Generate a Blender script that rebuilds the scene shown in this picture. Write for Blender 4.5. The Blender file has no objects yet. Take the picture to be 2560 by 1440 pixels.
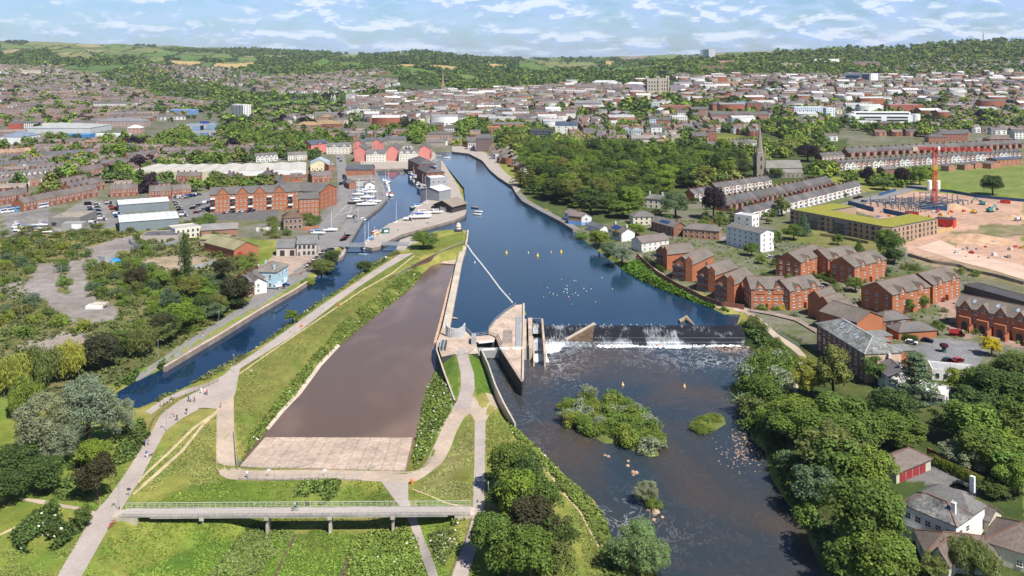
import bpy,bmesh,math,random
import numpy as np
from mathutils import Vector,Matrix
S = bpy.context.scene
COL = S.collection
R = math.radians
rng = random.Random(7)
# ---------------- camera,world,sun,exposure ----------------
F,H,VH = 2200.0,106.0,148.0          # focal length and horizon row in photo pixels (2560 wide),drone height in metres
cd = bpy.data.cameras.new("camera"); cam = bpy.data.objects.new("camera",cd); COL.objects.link(cam)
cam.location = (0,0,H); cam.rotation_euler = (R(90),0,0)
cd.sensor_width = 36; cd.lens = 36*F/2560; cd.shift_y = (VH-720)/2560
cd.clip_start = 1; cd.clip_end = 60000
S.camera = cam
SUN_EL,SUN_AZ = R(54),math.atan2(0.62,-0.785)   # azimuth from +Y towards +X
wd = bpy.data.worlds.new("World"); S.world = wd; wd.use_nodes = True
nt = wd.node_tree; nt.nodes.clear()
def nd(t,typ,**kw):
 n = t.nodes.new(typ)
 for k,v in kw.items():
  if k.startswith("i_"): n.inputs[k[2:].replace("_"," ")].default_value = v
  else: setattr(n,k,v)
 return n
def world():
 t = nt; L = t.links.new
 sky = nd(t,"ShaderNodeTexSky",sky_type='NISHITA',sun_disc=False,sun_elevation=SUN_EL,sun_rotation=SUN_AZ,
             altitude=100,air_density=1.0,dust_density=0.6,ozone_density=2.0)
 tc = nd(t,"ShaderNodeTexCoord"); sep = nd(t,"ShaderNodeSeparateXYZ"); L(tc.outputs["Generated"],sep.inputs[0])
 def M(op,a,b=None,c=None):
  n = nd(t,"ShaderNodeMath",operation=op)
  for i,x in enumerate((a,b,c)):
   if x is None: continue
   if isinstance(x,(int,float)): n.inputs[i].default_value = x
   else: L(x,n.inputs[i])
  return n.outputs[0]
 az = M('ARCTAN2',sep.outputs[0],sep.outputs[1]); el = M('ARCSINE',sep.outputs[2])
 def cloud(dz,detail=7.0):
  e = M('ADD',el,dz)
  f = M('POWER',M('MAXIMUM',e,0.0005),0.75)               # clouds pack closer towards the horizon
  cb = nd(t,"ShaderNodeCombineXYZ"); L(M('MULTIPLY',az,23.0),cb.inputs[0]); L(M('MULTIPLY',f,41.0),cb.inputs[1]); cb.inputs[2].default_value = 3.3
  n = nd(t,"ShaderNodeTexNoise",noise_dimensions='3D'); L(cb.outputs[0],n.inputs["Vector"])
  n.inputs["Scale"].default_value = 1.0; n.inputs["Detail"].default_value = detail; n.inputs["Roughness"].default_value = 0.60; n.inputs["Distortion"].default_value = 0.35
  return n.outputs[0]
 d0 = cloud(0.0); d1 = cloud(0.007)
 up = M('MULTIPLY',az,0.075)                                   # a little more cloud to the right
 up = M('ADD',up,M('MULTIPLY',el,0.5))
 def ramp(x,a,b):
  m = nd(t,"ShaderNodeMapRange",interpolation_type='SMOOTHSTEP'); L(x,m.inputs[0]); m.inputs[1].default_value = a; m.inputs[2].default_value = b
  return m.outputs[0]
 big = nd(t,"ShaderNodeTexNoise"); cb2 = nd(t,"ShaderNodeCombineXYZ"); L(M('MULTIPLY',az,7.0),cb2.inputs[0]); L(M('MULTIPLY',el,60.0),cb2.inputs[1]); L(cb2.outputs[0],big.inputs["Vector"]); big.inputs["Scale"].default_value = 1.0
 up = M('ADD',up,M('MULTIPLY_ADD',big.outputs[0],0.46,-0.23))
 dens = ramp(M('ADD',d0,up),0.44,0.64)
 lit = ramp(M('SUBTRACT',d0,d1),-0.015,0.075)
 soft = ramp(cloud(0.02,2.0),0.35,0.62)
 mixc = nd(t,"ShaderNodeMix",data_type='RGBA'); L(lit,mixc.inputs[0])
 mixc.inputs[6].default_value = (0.36,0.50,0.76,1); mixc.inputs[7].default_value = (0.68,0.745,0.86,1)
 tint = nd(t,"ShaderNodeMix",data_type='RGBA',blend_type='MULTIPLY'); tint.inputs[0].default_value = 1
 L(sky.outputs[0],tint.inputs[6]); tint.inputs[7].default_value = (0.056,0.074,0.102,1)
 base = nd(t,"ShaderNodeMix",data_type='RGBA'); L(M('MULTIPLY',M('MULTIPLY',soft,0.5),ramp(el,0.30,0.06)),base.inputs[0]); L(tint.outputs[2],base.inputs[6]); base.inputs[7].default_value = (0.42,0.56,0.80,1)
 vis = ramp(el,0.0,0.012)
 fac = M('MULTIPLY',M('MULTIPLY',dens,0.85),M('ADD',M('MULTIPLY',vis,0.75),0.25))
 up2 = ramp(el,0.42,0.10); fac = M('MULTIPLY',fac,up2)       # broken cloud thins out overhead
 fin = nd(t,"ShaderNodeMix",data_type='RGBA'); L(fac,fin.inputs[0]); L(base.outputs[2],fin.inputs[6]); L(mixc.outputs[2],fin.inputs[7])
 bg = nd(t,"ShaderNodeBackground"); L(fin.outputs[2],bg.inputs[0]); L(M('MULTIPLY_ADD',ramp(el,0.55,0.07),0.42,0.58),bg.inputs[1])
 out = nd(t,"ShaderNodeOutputWorld"); L(bg.outputs[0],out.inputs[0])
world()
sl = bpy.data.lights.new("sun",'SUN'); sl.energy = 5.0; sl.angle = R(0.53); sl.color = (1.0,0.95,0.87)
so = bpy.data.objects.new("sun",sl); COL.objects.link(so)
sd = Vector((math.sin(SUN_AZ)*math.cos(SUN_EL),math.cos(SUN_AZ)*math.cos(SUN_EL),math.sin(SUN_EL)))
so.rotation_euler = sd.to_track_quat('Z','Y').to_euler(); so.location = sd*400
S.view_settings.view_transform = 'Standard'; S.view_settings.look = 'None'; S.view_settings.exposure = 0.44; S.view_settings.gamma = 1
cy = S.cycles
cy.max_bounces = 5; cy.diffuse_bounces = 2; cy.glossy_bounces = 2; cy.transmission_bounces = 2; cy.transparent_max_bounces = 4; cy.volume_bounces = 0
cy.use_denoising = True; cy.use_adaptive_sampling = True; cy.adaptive_threshold = 0.02
cy.caustics_reflective = False; cy.caustics_refractive = False

# ---------------- numpy helpers ----------------
def vnoise(x,y,seed=0):
 xi = np.floor(x).astype(np.int64); yi = np.floor(y).astype(np.int64)
 fx = x-xi; fy = y-yi; fx = fx*fx*(3-2*fx); fy = fy*fy*(3-2*fy)
 def h(a,b):
  n = (a*374761393 + b*668265263 + seed*1442695041) & 0x7fffffff
  n = ((n ^ (n >> 13))*1274126177) & 0x7fffffff
  return ((n ^ (n >> 16)) & 0xffff)/65535.0
 return (h(xi,yi)*(1-fx)+h(xi+1,yi)*fx)*(1-fy)+(h(xi,yi+1)*(1-fx)+h(xi+1,yi+1)*fx)*fy
def fbm(x,y,seed=0,o=3):
 s = 0; a = 0.5; t = 0
 for i in range(o):
  s = s+a*vnoise(x*2**i,y*2**i,seed+i*17); t += a; a *= .55
 return s/t
def inside(px,py,poly):
 r = np.zeros(px.shape,bool); n = len(poly)
 for i in range(n):
  x1,y1 = poly[i]; x2,y2 = poly[(i+1) % n]
  if y1 == y2: continue
  c = (y1 > py) != (y2 > py)
  r ^= c & (px < (x2-x1)*(py-y1)/(y2-y1)+x1)
 return r
def sdist(px,py,poly):
 d = np.full(px.shape,1e18); n = len(poly)
 for i in range(n):
  x1,y1 = poly[i]; x2,y2 = poly[(i+1) % n]
  dx,dy = x2-x1,y2-y1; l = dx*dx+dy*dy or 1e-9
  t = np.clip(((px-x1)*dx+(py-y1)*dy)/l,0,1)
  d = np.minimum(d,(px-x1-t*dx)**2+(py-y1-t*dy)**2)
 d = np.sqrt(d)
 return np.where(inside(px,py,poly),-d,d)
def W(u,v,z=0.0):
 Y = F*(H-z)/(v-VH); return ((u-1280)/F*Y,Y)
def WP(pts,z=0.0): return [W(u,v,z) for u,v in pts]
ZU,ZF,ZL = -1.6,-3.6,-4.6            # water levels: river/harbour/canal above the weir,relief channel,river below the weir

# ---------------- terrain ----------------
TU = [-900,0,300,600,900,1050,1300,1500,1700,1900,2200,2400,2560,3500]
TY = [1000,1300,1600,2000,2500,3000,3500,4500,6000,8000,12000,16000]
TV = [[381,327,292,258,225,198,178,150,120,106,114,120],
[381,327,292,258,225,198,178,150,120,106,114,120],
[381,327,293,260,227,200,180,152,125,112,117,122],
[381,327,294,262,232,207,188,163,141,122,127,130],
[381,327,290,255,225,200,180,155,142,139,144,145],
[381,325,285,250,222,200,182,151,135,142,144,145],
[381,322,278,243,218,200,188,168,155,150,147,147],
[381,320,270,235,208,190,178,165,155,149,144,144],
[381,318,265,228,195,168,155,150,148,143,139,139],
[381,318,268,230,195,165,145,138,137,134,130,131],
[381,320,272,236,203,170,141,127,128,130,132,133],
[381,322,276,238,205,168,131,109,112,118,127,130],
[381,324,278,238,204,166,129,109,112,118,127,130],
[381,324,278,238,204,166,129,109,112,118,127,130]]
TZ = np.array([[H-(v-VH)*y/F for y,v in zip(TY,row)] for row in TV])
NA,NR = 560,640
AA = np.linspace(-0.95,0.95,NA); LY = np.linspace(math.log(110),math.log(16000),NR); YY = np.exp(LY)
GA,GY = np.meshgrid(AA,YY); GX = GA*GY
def base_z(a,y):
 u = 1280+F*a; ly = np.log(np.clip(y,700,16000))
 ks = np.log(np.array([700.]+TY)); cols = np.array([np.interp(ly,ks,np.concatenate([[0],r])) for r in TZ])
 us = np.array(TU,float); i = np.clip(np.searchsorted(us,u)-1,0,len(us)-2)
 t = np.clip((u-us[i])/(us[i+1]-us[i]),0,1); t = t*t*(3-2*t)
 fl = cols.reshape(len(us),-1); idx = np.arange(fl.shape[1]).reshape(u.shape)
 z = fl[i,idx]*(1-t)+fl[i+1,idx]*t
 far = np.clip((y-1100)/1500,0,1)
 z = z+far*(fbm(a*y/420,y/420,5,3)-.5)*np.clip(y/90,0,55)
 return np.where(y < 950,np.minimum(z,0.0),np.maximum(z,0)) * 1.0
# water outlines in photo pixels (traced at their water level)
UPPER = [(1085,380),(1110,410),(1130,442),(1147,470),(1160,505),(1166,530),(1162,540),(1135,553),(1100,562),(1050,575),(1000,590),(958,612),(950,622),(912,622),(906,612),
 (935,585),(975,560),(1025,540),(1042,518),(1090,485),(1065,482),(1048,462),(1022,432),(1010,424),(937,424),(957,462),(968,500),(950,520),(910,550),(897,572),(880,600),(862,622),(838,647),(815,678),(780,700),
 (745,724),(640,785),(560,835),(415,920),(340,955),(290,985),(310,1018),(345,1022),(375,1010),(475,963),(560,915),(640,870),(715,817),(780,768),(845,726),(890,685),(935,655),(990,625),(1022,602),(1050,592),(1085,580),(1130,577),(1172,577),(1166,640),
 (1138,730),(1122,822),(1165,842),(1222,842),(1222,830),(1266,780),(1310,762),(1330,812),(1850,812),(1838,800),(1750,759),(1640,720),(1580,689),(1545,667),(1492,627),(1460,602),(1430,574),(1400,554),(1355,532),(1305,504),(1290,484),(1280,467),(1245,444),(1225,427),(1205,402),(1172,385),(1130,380)]
LOWER = [(1206,870),(1225,915),(1242,970),(1262,1015),(1285,1060),(1330,1100),(1362,1140),(1397,1167),(1452,1220),(1492,1250),(1515,1305),(1530,1345),(1555,1377),(1600,1395),(1652,1440),(1680,1520),(2100,1520),(2052,1440),(2025,1370),(1995,1295),(1957,1250),
 (1922,1195),(1907,1127),(1875,1097),(1852,1040),(1832,1000),(1815,970),(1850,940),(1895,900),(1890,878),(1855,862),(1840,812),(1330,812),(1308,850),(1222,848)]
FLOOD = [(1140,652),(1085,662),(1055,688),(1030,722),(990,752),(952,782),(900,822),(847,870),(800,922),(747,994),(705,1040),(640,1110),(600,1166),(1010,1180),(1036,1083),(1046,1050),(1052,1020),(1066,970),(1086,932),(1088,890),(1090,860),(1108,790),(1124,720),(1136,670)]
MEADOW = [(318,1298),(560,1290),(560,1232),(640,1212),(960,1212),(985,1240),(1020,1262),(1150,1285),(1165,1300),(1120,1400),(1080,1520),(150,1520),(240,1380)]
pU,pL,pF,pM = WP(UPPER,ZU),WP(LOWER,ZL),WP(FLOOD,ZF),WP(MEADOW,-1.0)
def carve(z,x,y):
 m = (y < 1150)
 xs,ys,zz = x[m],y[m],z[m].copy()
 for poly,zl,sl_ in ((pU,ZU,0.75),(pF,ZF,0.55),(pL,ZL,0.7)):
  s = sdist(xs,ys,poly)
  zz = np.minimum(zz,np.maximum(zl-.4+np.where(s > 0,s*sl_,s*.6),zl-2.0))
 s = sdist(xs,ys,pM); k = np.clip(-s/9.0,0,1); zz = np.minimum(zz,-3.4*k*k*(3-2*k))
 z[m] = zz; return z
GZ = carve(base_z(GA,GY),GX,GY)
RIVER2,ZR2 = [(455,309),(535,306),(560,318),(520,330),(545,345),(572,368),(540,370),(500,358),(478,345),(470,330),(440,322)],-.5
R2 = WP(RIVER2,ZR2)
_m = (GY > 1000) & (GY < 1700) & (GX < -300) & (GX > -900)
_s = sdist(GX[_m],GY[_m],R2); _z = GZ[_m]; GZ[_m] = np.where(_s < 60,np.minimum(_z,np.maximum(np.clip(_s*.12-2.0,-2.5,99),-2.5)+np.clip(_s,0,8)*.2),_z)
def T(x,y):
 y = max(y,111); a = x/y
 fa = min(max((a+0.95)/1.9*(NA-1),0),NA-1.001); fy = min(max((math.log(y)-LY[0])/(LY[-1]-LY[0])*(NR-1),0),NR-1.001)
 i,j = int(fa),int(fy); fa -= i; fy -= j
 return float((GZ[j,i]*(1-fa)+GZ[j,i+1]*fa)*(1-fy)+(GZ[j+1,i]*(1-fa)+GZ[j+1,i+1]*fa)*fy)
def G(u,v,dz=0.0):
 """the point where the ground (raised by dz) lies at photo pixel u, v -> x, y, ground z"""
 a = (u-1280)/F; fa = min(max((a+0.95)/1.9*(NA-1),0),NA-1.001); i = int(fa); fa -= i
 zc = GZ[:,i]*(1-fa)+GZ[:,i+1]*fa
 vr = VH+F*(H-zc-dz)/YY
 k = int(np.argmax(vr <= v))
 if k == 0: k = 1 if vr[0] <= v else NR-1
 t = (vr[k-1]-v)/(vr[k-1]-vr[k]) if vr[k-1] != vr[k] else 0
 t = min(max(t,0),1); y = YY[k-1]+(YY[k]-YY[k-1])*t
 return (a*y,y,float(zc[k-1]+(zc[k]-zc[k-1])*t))
def GP(pts,dz=0.0): return [G(u,v,dz)[:2] for u,v in pts]
def pix(x,y,z): return (1280+F*x/y,VH+F*(H-z)/y)
# ---------------- materials ----------------
MATS = {}
def pmat(name,color=None,rough=0.85,noise=((0.6,0.25),(0.08,0.2)),bump=0.0,bscale=2.0,spec=0.3,metal=0.0,attr=None,tint2=None,stretch=None,island=0.0):
 """procedural material: base from a colour, the object's colour or a colour attribute, broken up by world-space noise"""
 m = bpy.data.materials.new(name); m.use_nodes = True; t = m.node_tree; t.nodes.clear(); L = t.links.new
 p = nd(t,"ShaderNodeBsdfPrincipled"); o = nd(t,"ShaderNodeOutputMaterial"); L(p.outputs[0],o.inputs[0])
 p.inputs["Roughness"].default_value = rough; p.inputs["Metallic"].default_value = metal; p.inputs["Specular IOR Level"].default_value = spec
 if attr: c = nd(t,"ShaderNodeAttribute",attribute_name=attr).outputs[0]
 elif color is None: c = nd(t,"ShaderNodeObjectInfo").outputs["Color"]
 else:
  r = nd(t,"ShaderNodeRGB"); r.outputs[0].default_value = (*color,1); c = r.outputs[0]
 geo = nd(t,"ShaderNodeNewGeometry"); pos = geo.outputs["Position"]
 if stretch:
  mp = nd(t,"ShaderNodeMapping"); L(pos,mp.inputs[0]); mp.inputs["Scale"].default_value = stretch; pos = mp.outputs[0]
 for i,(sc,amt) in enumerate(noise):
  n = nd(t,"ShaderNodeTexNoise"); L(pos,n.inputs["Vector"]); n.inputs["Scale"].default_value = sc; n.inputs["Detail"].default_value = 4
  mr = nd(t,"ShaderNodeMapRange"); L(n.outputs[0],mr.inputs[0]); mr.inputs[1].default_value = 0.3; mr.inputs[2].default_value = 0.7
  mr.inputs[3].default_value = 1-amt; mr.inputs[4].default_value = 1+amt
  if tint2 and i == 0:
   mx = nd(t,"ShaderNodeMix",data_type='RGBA'); mr.inputs[3].default_value = 0; mr.inputs[4].default_value = amt
   L(mr.outputs[0],mx.inputs[0]); L(c,mx.inputs[6]); mx.inputs[7].default_value = (*tint2,1); c = mx.outputs[2]
  else:
   vm = nd(t,"ShaderNodeVectorMath",operation='SCALE'); L(c,vm.inputs[0]); L(mr.outputs[0],vm.inputs["Scale"]); c = vm.outputs[0]
 if island:
  mr = nd(t,"ShaderNodeMapRange"); L(geo.outputs["Random Per Island"],mr.inputs[0]); mr.inputs[3].default_value = 1-island; mr.inputs[4].default_value = 1+island
  vm = nd(t,"ShaderNodeVectorMath",operation='SCALE'); L(c,vm.inputs[0]); L(mr.outputs[0],vm.inputs["Scale"]); c = vm.outputs[0]
 L(c,p.inputs["Base Color"])
 if bump:
  n = nd(t,"ShaderNodeTexNoise"); L(pos,n.inputs["Vector"]); n.inputs["Scale"].default_value = bscale; n.inputs["Detail"].default_value = 5
  b = nd(t,"ShaderNodeBump"); b.inputs["Strength"].default_value = bump; b.inputs["Distance"].default_value = 0.5; L(n.outputs[0],b.inputs["Height"]); L(b.outputs[0],p.inputs["Normal"])
 MATS[name] = m; return m
m_ground = pmat("ground_cover",attr="Col",rough=0.95,noise=((0.035,.16),(0.25,.18),(1.6,.2)),bump=0.5,bscale=1.2,spec=0.1)
m_path = pmat("path_tarmac",(0.39,0.335,0.30),0.9,((0.11,.12),(0.8,.08),(4,.06)),spec=0.2)
m_grit = pmat("buff_path",(0.44,0.35,0.275),0.9,((0.11,.14),(0.8,.10),(4,.06)),spec=0.2)
m_asph = pmat("asphalt",(0.22,0.21,0.205),0.9,((0.06,.12),(0.8,.10)),spec=0.2)
m_dirt = pmat("worn_earth",(0.50,0.40,0.24),0.95,((0.3,.2),(3,.15)),spec=0.1)
m_conc = pmat("pale_concrete",(0.50,0.43,0.35),0.9,((0.12,.16),(1.2,.12)),spec=0.2)
m_pinkc = pmat("pink_concrete",(0.49,0.38,0.30),0.9,((0.14,.22),(0.7,.2),(3,.12)),spec=0.2)
m_stone = pmat("quay_stone",(0.27,0.22,0.18),0.9,((0.2,.25),(1.5,.25)),spec=0.2)
m_dark = pmat("dark_wall",(0.05,0.05,0.055),0.8,((0.2,.25),(1.2,.2)))
m_wall = pmat("wall_finish",None,0.9,((0.10,.07),(1.3,.10)),spec=0.15)
m_roof = pmat("roof_cover",None,0.8,((0.15,.16),(1.6,.2),(6,.12)),spec=0.25)
m_trim = pmat("painted_trim",None,0.55,((0.5,.05),),spec=0.4)
m_white = pmat("white_paint",(0.78,0.77,0.74),0.6,((0.4,.06),),spec=0.4)
m_metal = pmat("grey_metal",(0.42,0.44,0.45),0.45,((0.5,.12),),spec=0.5,metal=0.3)
m_paint = pmat("gloss_paint",None,0.28,((0.5,.04),),spec=0.55)
m_rubber = pmat("black_rubber",(0.02,0.02,0.02),0.8,())
m_glass = pmat("window_glass",(0.035,0.045,0.055),0.12,((0.9,.3),),spec=0.6)
m_bark = pmat("bark",(0.10,0.075,0.055),0.95,((2.0,.3),),spec=0.1)
m_leaf = pmat("leaves",None,0.75,((0.35,.26),(0.05,.14)),spec=0.25,island=0.30)
m_far = pmat("far_leaves",attr="Col",rough=0.8,noise=((0.08,.25),(0.02,.15)),spec=0.15,island=0.22)
m_farb = pmat("far_buildings",attr="Col",rough=0.85,noise=((0.2,.12),),spec=0.15)
m_skin = pmat("skin",(0.55,0.36,0.27),0.6,((3,.05),))
m_cloth = pmat("cloth",None,0.9,((3,.08),))
def leaf_light(m,k=0.25):
 t = m.node_tree; L = t.links.new
 p = next(n for n in t.nodes if n.type == 'BSDF_PRINCIPLED'); o = next(n for n in t.nodes if n.type == 'OUTPUT_MATERIAL')
 tr = nd(t,"ShaderNodeBsdfTranslucent"); src = p.inputs["Base Color"].links[0].from_socket; L(src,tr.inputs[0])
 mx = nd(t,"ShaderNodeMixShader"); mx.inputs[0].default_value = k; L(p.outputs[0],mx.inputs[1]); L(tr.outputs[0],mx.inputs[2]); L(mx.outputs[0],o.inputs[0])
leaf_light(m_leaf)
def water_mat(name,c1,c2,scale,stretch,wave=0.03,wscale=0.5,rough=0.06,foam=None):
 m = bpy.data.materials.new(name); m.use_nodes = True; t = m.node_tree; t.nodes.clear(); L = t.links.new
 p = nd(t,"ShaderNodeBsdfPrincipled"); o = nd(t,"ShaderNodeOutputMaterial"); L(p.outputs[0],o.inputs[0])
 p.inputs["Roughness"].default_value = rough; p.inputs["IOR"].default_value = 1.33; p.inputs["Specular IOR Level"].default_value = 0.5
 geo = nd(t,"ShaderNodeNewGeometry")
 mp = nd(t,"ShaderNodeMapping"); L(geo.outputs["Position"],mp.inputs[0]); mp.inputs["Scale"].default_value = stretch; mp.inputs["Rotation"].default_value = (0,0,R(18))
 n = nd(t,"ShaderNodeTexNoise"); L(mp.outputs[0],n.inputs["Vector"]); n.inputs["Scale"].default_value = scale; n.inputs["Detail"].default_value = 5; n.inputs["Distortion"].default_value = 0.6
 r = nd(t,"ShaderNodeMapRange",interpolation_type='SMOOTHSTEP'); L(n.outputs[0],r.inputs[0]); r.inputs[1].default_value = 0.42; r.inputs[2].default_value = 0.68
 mx = nd(t,"ShaderNodeMix",data_type='RGBA'); L(r.outputs[0],mx.inputs[0]); mx.inputs[6].default_value = (*c1,1); mx.inputs[7].default_value = (*c2,1)
 c = mx.outputs[2]
 if foam:
  at = nd(t,"ShaderNodeAttribute",attribute_name="foam")
  f1 = nd(t,"ShaderNodeTexNoise"); L(mp.outputs[0],f1.inputs["Vector"]); f1.inputs["Scale"].default_value = foam; f1.inputs["Detail"].default_value = 8; f1.inputs["Roughness"].default_value = 0.62; f1.inputs["Distortion"].default_value = 1.4
  rid = nd(t,"ShaderNodeMath",operation='ABSOLUTE'); sb = nd(t,"ShaderNodeMath",operation='SUBTRACT'); L(f1.outputs[0],sb.inputs[0]); sb.inputs[1].default_value = 0.5; L(sb.outputs[0],rid.inputs[0])
  f2 = nd(t,"ShaderNodeMath",operation='MULTIPLY'); L(at.outputs["Fac"],f2.inputs[0]); f2.inputs[1].default_value = 0.12
  lt = nd(t,"ShaderNodeMath",operation='SUBTRACT'); L(f2.outputs[0],lt.inputs[0]); L(rid.outputs[0],lt.inputs[1])
  fr = nd(t,"ShaderNodeMapRange"); L(lt.outputs[0],fr.inputs[0]); fr.inputs[1].default_value = -0.004; fr.inputs[2].default_value = 0.035
  fm = nd(t,"ShaderNodeMix",data_type='RGBA'); L(fr.outputs[0],fm.inputs[0]); L(c,fm.inputs[6]); fm.inputs[7].default_value = (0.62,0.64,0.64,1); c = fm.outputs[2]
  rr = nd(t,"ShaderNodeMapRange"); L(fr.outputs[0],rr.inputs[0]); rr.inputs[3].default_value = rough; rr.inputs[4].default_value = 0.7; L(rr.outputs[0],p.inputs["Roughness"])
 L(c,p.inputs["Base Color"])
 w = nd(t,"ShaderNodeTexNoise"); L(geo.outputs["Position"],w.inputs["Vector"]); w.inputs["Scale"].default_value = wscale; w.inputs["Detail"].default_value = 4
 b = nd(t,"ShaderNodeBump"); b.inputs["Strength"].default_value = 1.0; b.inputs["Distance"].default_value = wave; L(w.outputs[0],b.inputs["Height"]); L(b.outputs[0],p.inputs["Normal"])
 MATS[name] = m; return m
m_river = water_mat("river_water",(0.007,0.032,0.066),(0.012,0.045,0.088),0.012,(1,1,1),0.05,0.6,0.10)
m_canal = water_mat("canal_water",(0.005,0.024,0.060),(0.009,0.034,0.078),0.02,(1,1,1),0.012,0.5,0.05)
m_lower = water_mat("lower_river_water",(0.027,0.041,0.052),(0.074,0.054,0.038),0.018,(1,.7,1),0.05,0.7,0.12,foam=0.16)
m_flood = water_mat("silty_water",(0.125,0.083,0.060),(0.225,0.148,0.106),0.028,(1,.5,1),0.012,0.4,0.16)
# ---------------- mesh builders and tags ----------------
class MB:
 def __init__(s): s.v = []; s.f = []; s.m = []
 def add(s,vs,fs,mi=0):
  k = len(s.v); s.v += [tuple(p) for p in vs]
  for f in fs: s.f.append(tuple(i+k for i in f)); s.m.append(mi)
  return s
 def box(s,x0,x1,y0,y1,z0,z1,mi=0,M=None):
  vs = [(x0,y0,z0),(x1,y0,z0),(x1,y1,z0),(x0,y1,z0),(x0,y0,z1),(x1,y0,z1),(x1,y1,z1),(x0,y1,z1)]
  if M is not None: vs = [M @ Vector(p) for p in vs]
  return s.add(vs,[(3,2,1,0),(4,5,6,7),(0,1,5,4),(1,2,6,5),(2,3,7,6),(3,0,4,7)],mi)
 def prism(s,poly,z0,z1,mi=0,mtop=None):
  a = sum(poly[i][0]*poly[(i+1) % len(poly)][1]-poly[(i+1) % len(poly)][0]*poly[i][1] for i in range(len(poly)))
  if a < 0: poly = poly[::-1]
  n = len(poly)
  s.add([(x,y,z0) for x,y in poly]+[(x,y,z1) for x,y in poly],[(i,(i+1) % n,n+(i+1) % n,n+i) for i in range(n)],mi)
  s.add([(x,y,z1) for x,y in poly],[tuple(range(n))],mi if mtop is None else mtop)
  return s
 def beam(s,p,q,w,h=None,mi=0):
  p,q = Vector(p),Vector(q); h = h or w; d = q-p; L = d.length
  if L < 1e-6: return s
  d.normalize(); up = Vector((0,0,1)) if abs(d.z) < .95 else Vector((1,0,0))
  x = d.cross(up).normalized()*(w/2); y = x.cross(d).normalized()*(h/2)
  vs = [p-x-y,p+x-y,p+x+y,p-x+y,q-x-y,q+x-y,q+x+y,q-x+y]
  return s.add(vs,[(0,1,2,3),(7,6,5,4),(4,5,1,0),(5,6,2,1),(6,7,3,2),(7,4,0,3)],mi)
 def tube(s,pts,rad,n=8,mi=0,cap=True):
  rings = []; k = len(s.v)
  for i,p in enumerate(pts):
   p = Vector(p); d = (Vector(pts[min(i+1,len(pts)-1)])-Vector(pts[max(i-1,0)]))
   d = d.normalized() if d.length > 1e-6 else Vector((0,0,1))
   up = Vector((0,0,1)) if abs(d.z) < .9 else Vector((1,0,0))
   x = d.cross(up).normalized(); y = x.cross(d)
   r = rad[i] if isinstance(rad,(list,tuple)) else rad
   for j in range(n): a = 2*math.pi*j/n; rings.append(p+x*(r*math.cos(a))+y*(r*math.sin(a)))
  s.v += [tuple(p) for p in rings]
  for i in range(len(pts)-1):
   for j in range(n):
    a,b = k+i*n+j,k+i*n+(j+1) % n; s.f.append((a,a+n,b+n,b)); s.m.append(mi)
  if cap:
   s.f.append(tuple(range(k,k+n))); s.m.append(mi)
   e = k+(len(pts)-1)*n; s.f.append(tuple(range(e+n-1,e-1,-1))); s.m.append(mi)
  return s
 def lathe(s,prof,n=16,c=(0,0,0),mi=0):
  k = len(s.v)
  for r,z in prof:
   for j in range(n): a = 2*math.pi*j/n; s.v.append((c[0]+r*math.cos(a),c[1]+r*math.sin(a),c[2]+z))
  for i in range(len(prof)-1):
   for j in range(n): s.f.append((k+i*n+j,k+i*n+(j+1) % n,k+(i+1)*n+(j+1) % n,k+(i+1)*n+j)); s.m.append(mi)
  return s
 def mesh(s,name,mats,smooth=False):
  me = bpy.data.meshes.new(name); me.from_pydata(s.v,[],s.f)
  for m in mats: me.materials.append(m)
  if len(mats) > 1: me.polygons.foreach_set("material_index",s.m)
  if smooth: me.polygons.foreach_set("use_smooth",[True]*len(s.f))
  me.update(); return me
 def obj(s,name,mats,parent=None,loc=(0,0,0),rz=0.0,color=None,smooth=False):
  if not isinstance(mats,(list,tuple)): mats = [mats]
  return put(name,s.mesh(name,mats,smooth),parent,loc,rz,color)
def put(name,me,parent=None,loc=(0,0,0),rz=0.0,color=None,sc=None):
 o = bpy.data.objects.new(name,me); COL.objects.link(o); o.location = loc
 if rz: o.rotation_euler = (0,0,rz)
 if parent is not None: o.parent = parent
 if color is not None: o.color = (*color[:3],1)
 if sc is not None: o.scale = sc if isinstance(sc,(tuple,list)) else (sc,)*3
 return o
def tag(o,label,cat,group=None,kind=None):
 o["label"] = label; o["category"] = cat
 if group: o["group"] = group
 if kind: o["kind"] = kind
 return o
def thing(name,label,cat,loc=(0,0,0),rz=0.0,group=None):
 return tag(put(name,None,None,loc,rz),label,cat,group)
def struct(o): o["kind"] = "structure"; return o
def dup(root,loc,rz,label,group=None,color=None):
 """a copy of a thing with copies of its parts and sub-parts"""
 r = root.copy(); COL.objects.link(r); r.location = loc; r.rotation_euler = (0,0,rz); r["label"] = label
 if group: r["group"] = group
 if color and r.data: r.color = (*color,1)
 for ch in KIDS.get(root,root.children):
  c = ch.copy(); COL.objects.link(c); c.parent = r
  if color and ch.get("tinted"): c.color = (*color,1)
  for g in KIDS.get(ch,ch.children):
   q = g.copy(); COL.objects.link(q); q.parent = c
 return r
KIDS = {}
def freeze(o):                      # remember a prototype's children once,looking them up again is slow
 KIDS[o] = list(o.children)
 for c in KIDS[o]: KIDS[c] = list(c.children)
 return o
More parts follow.
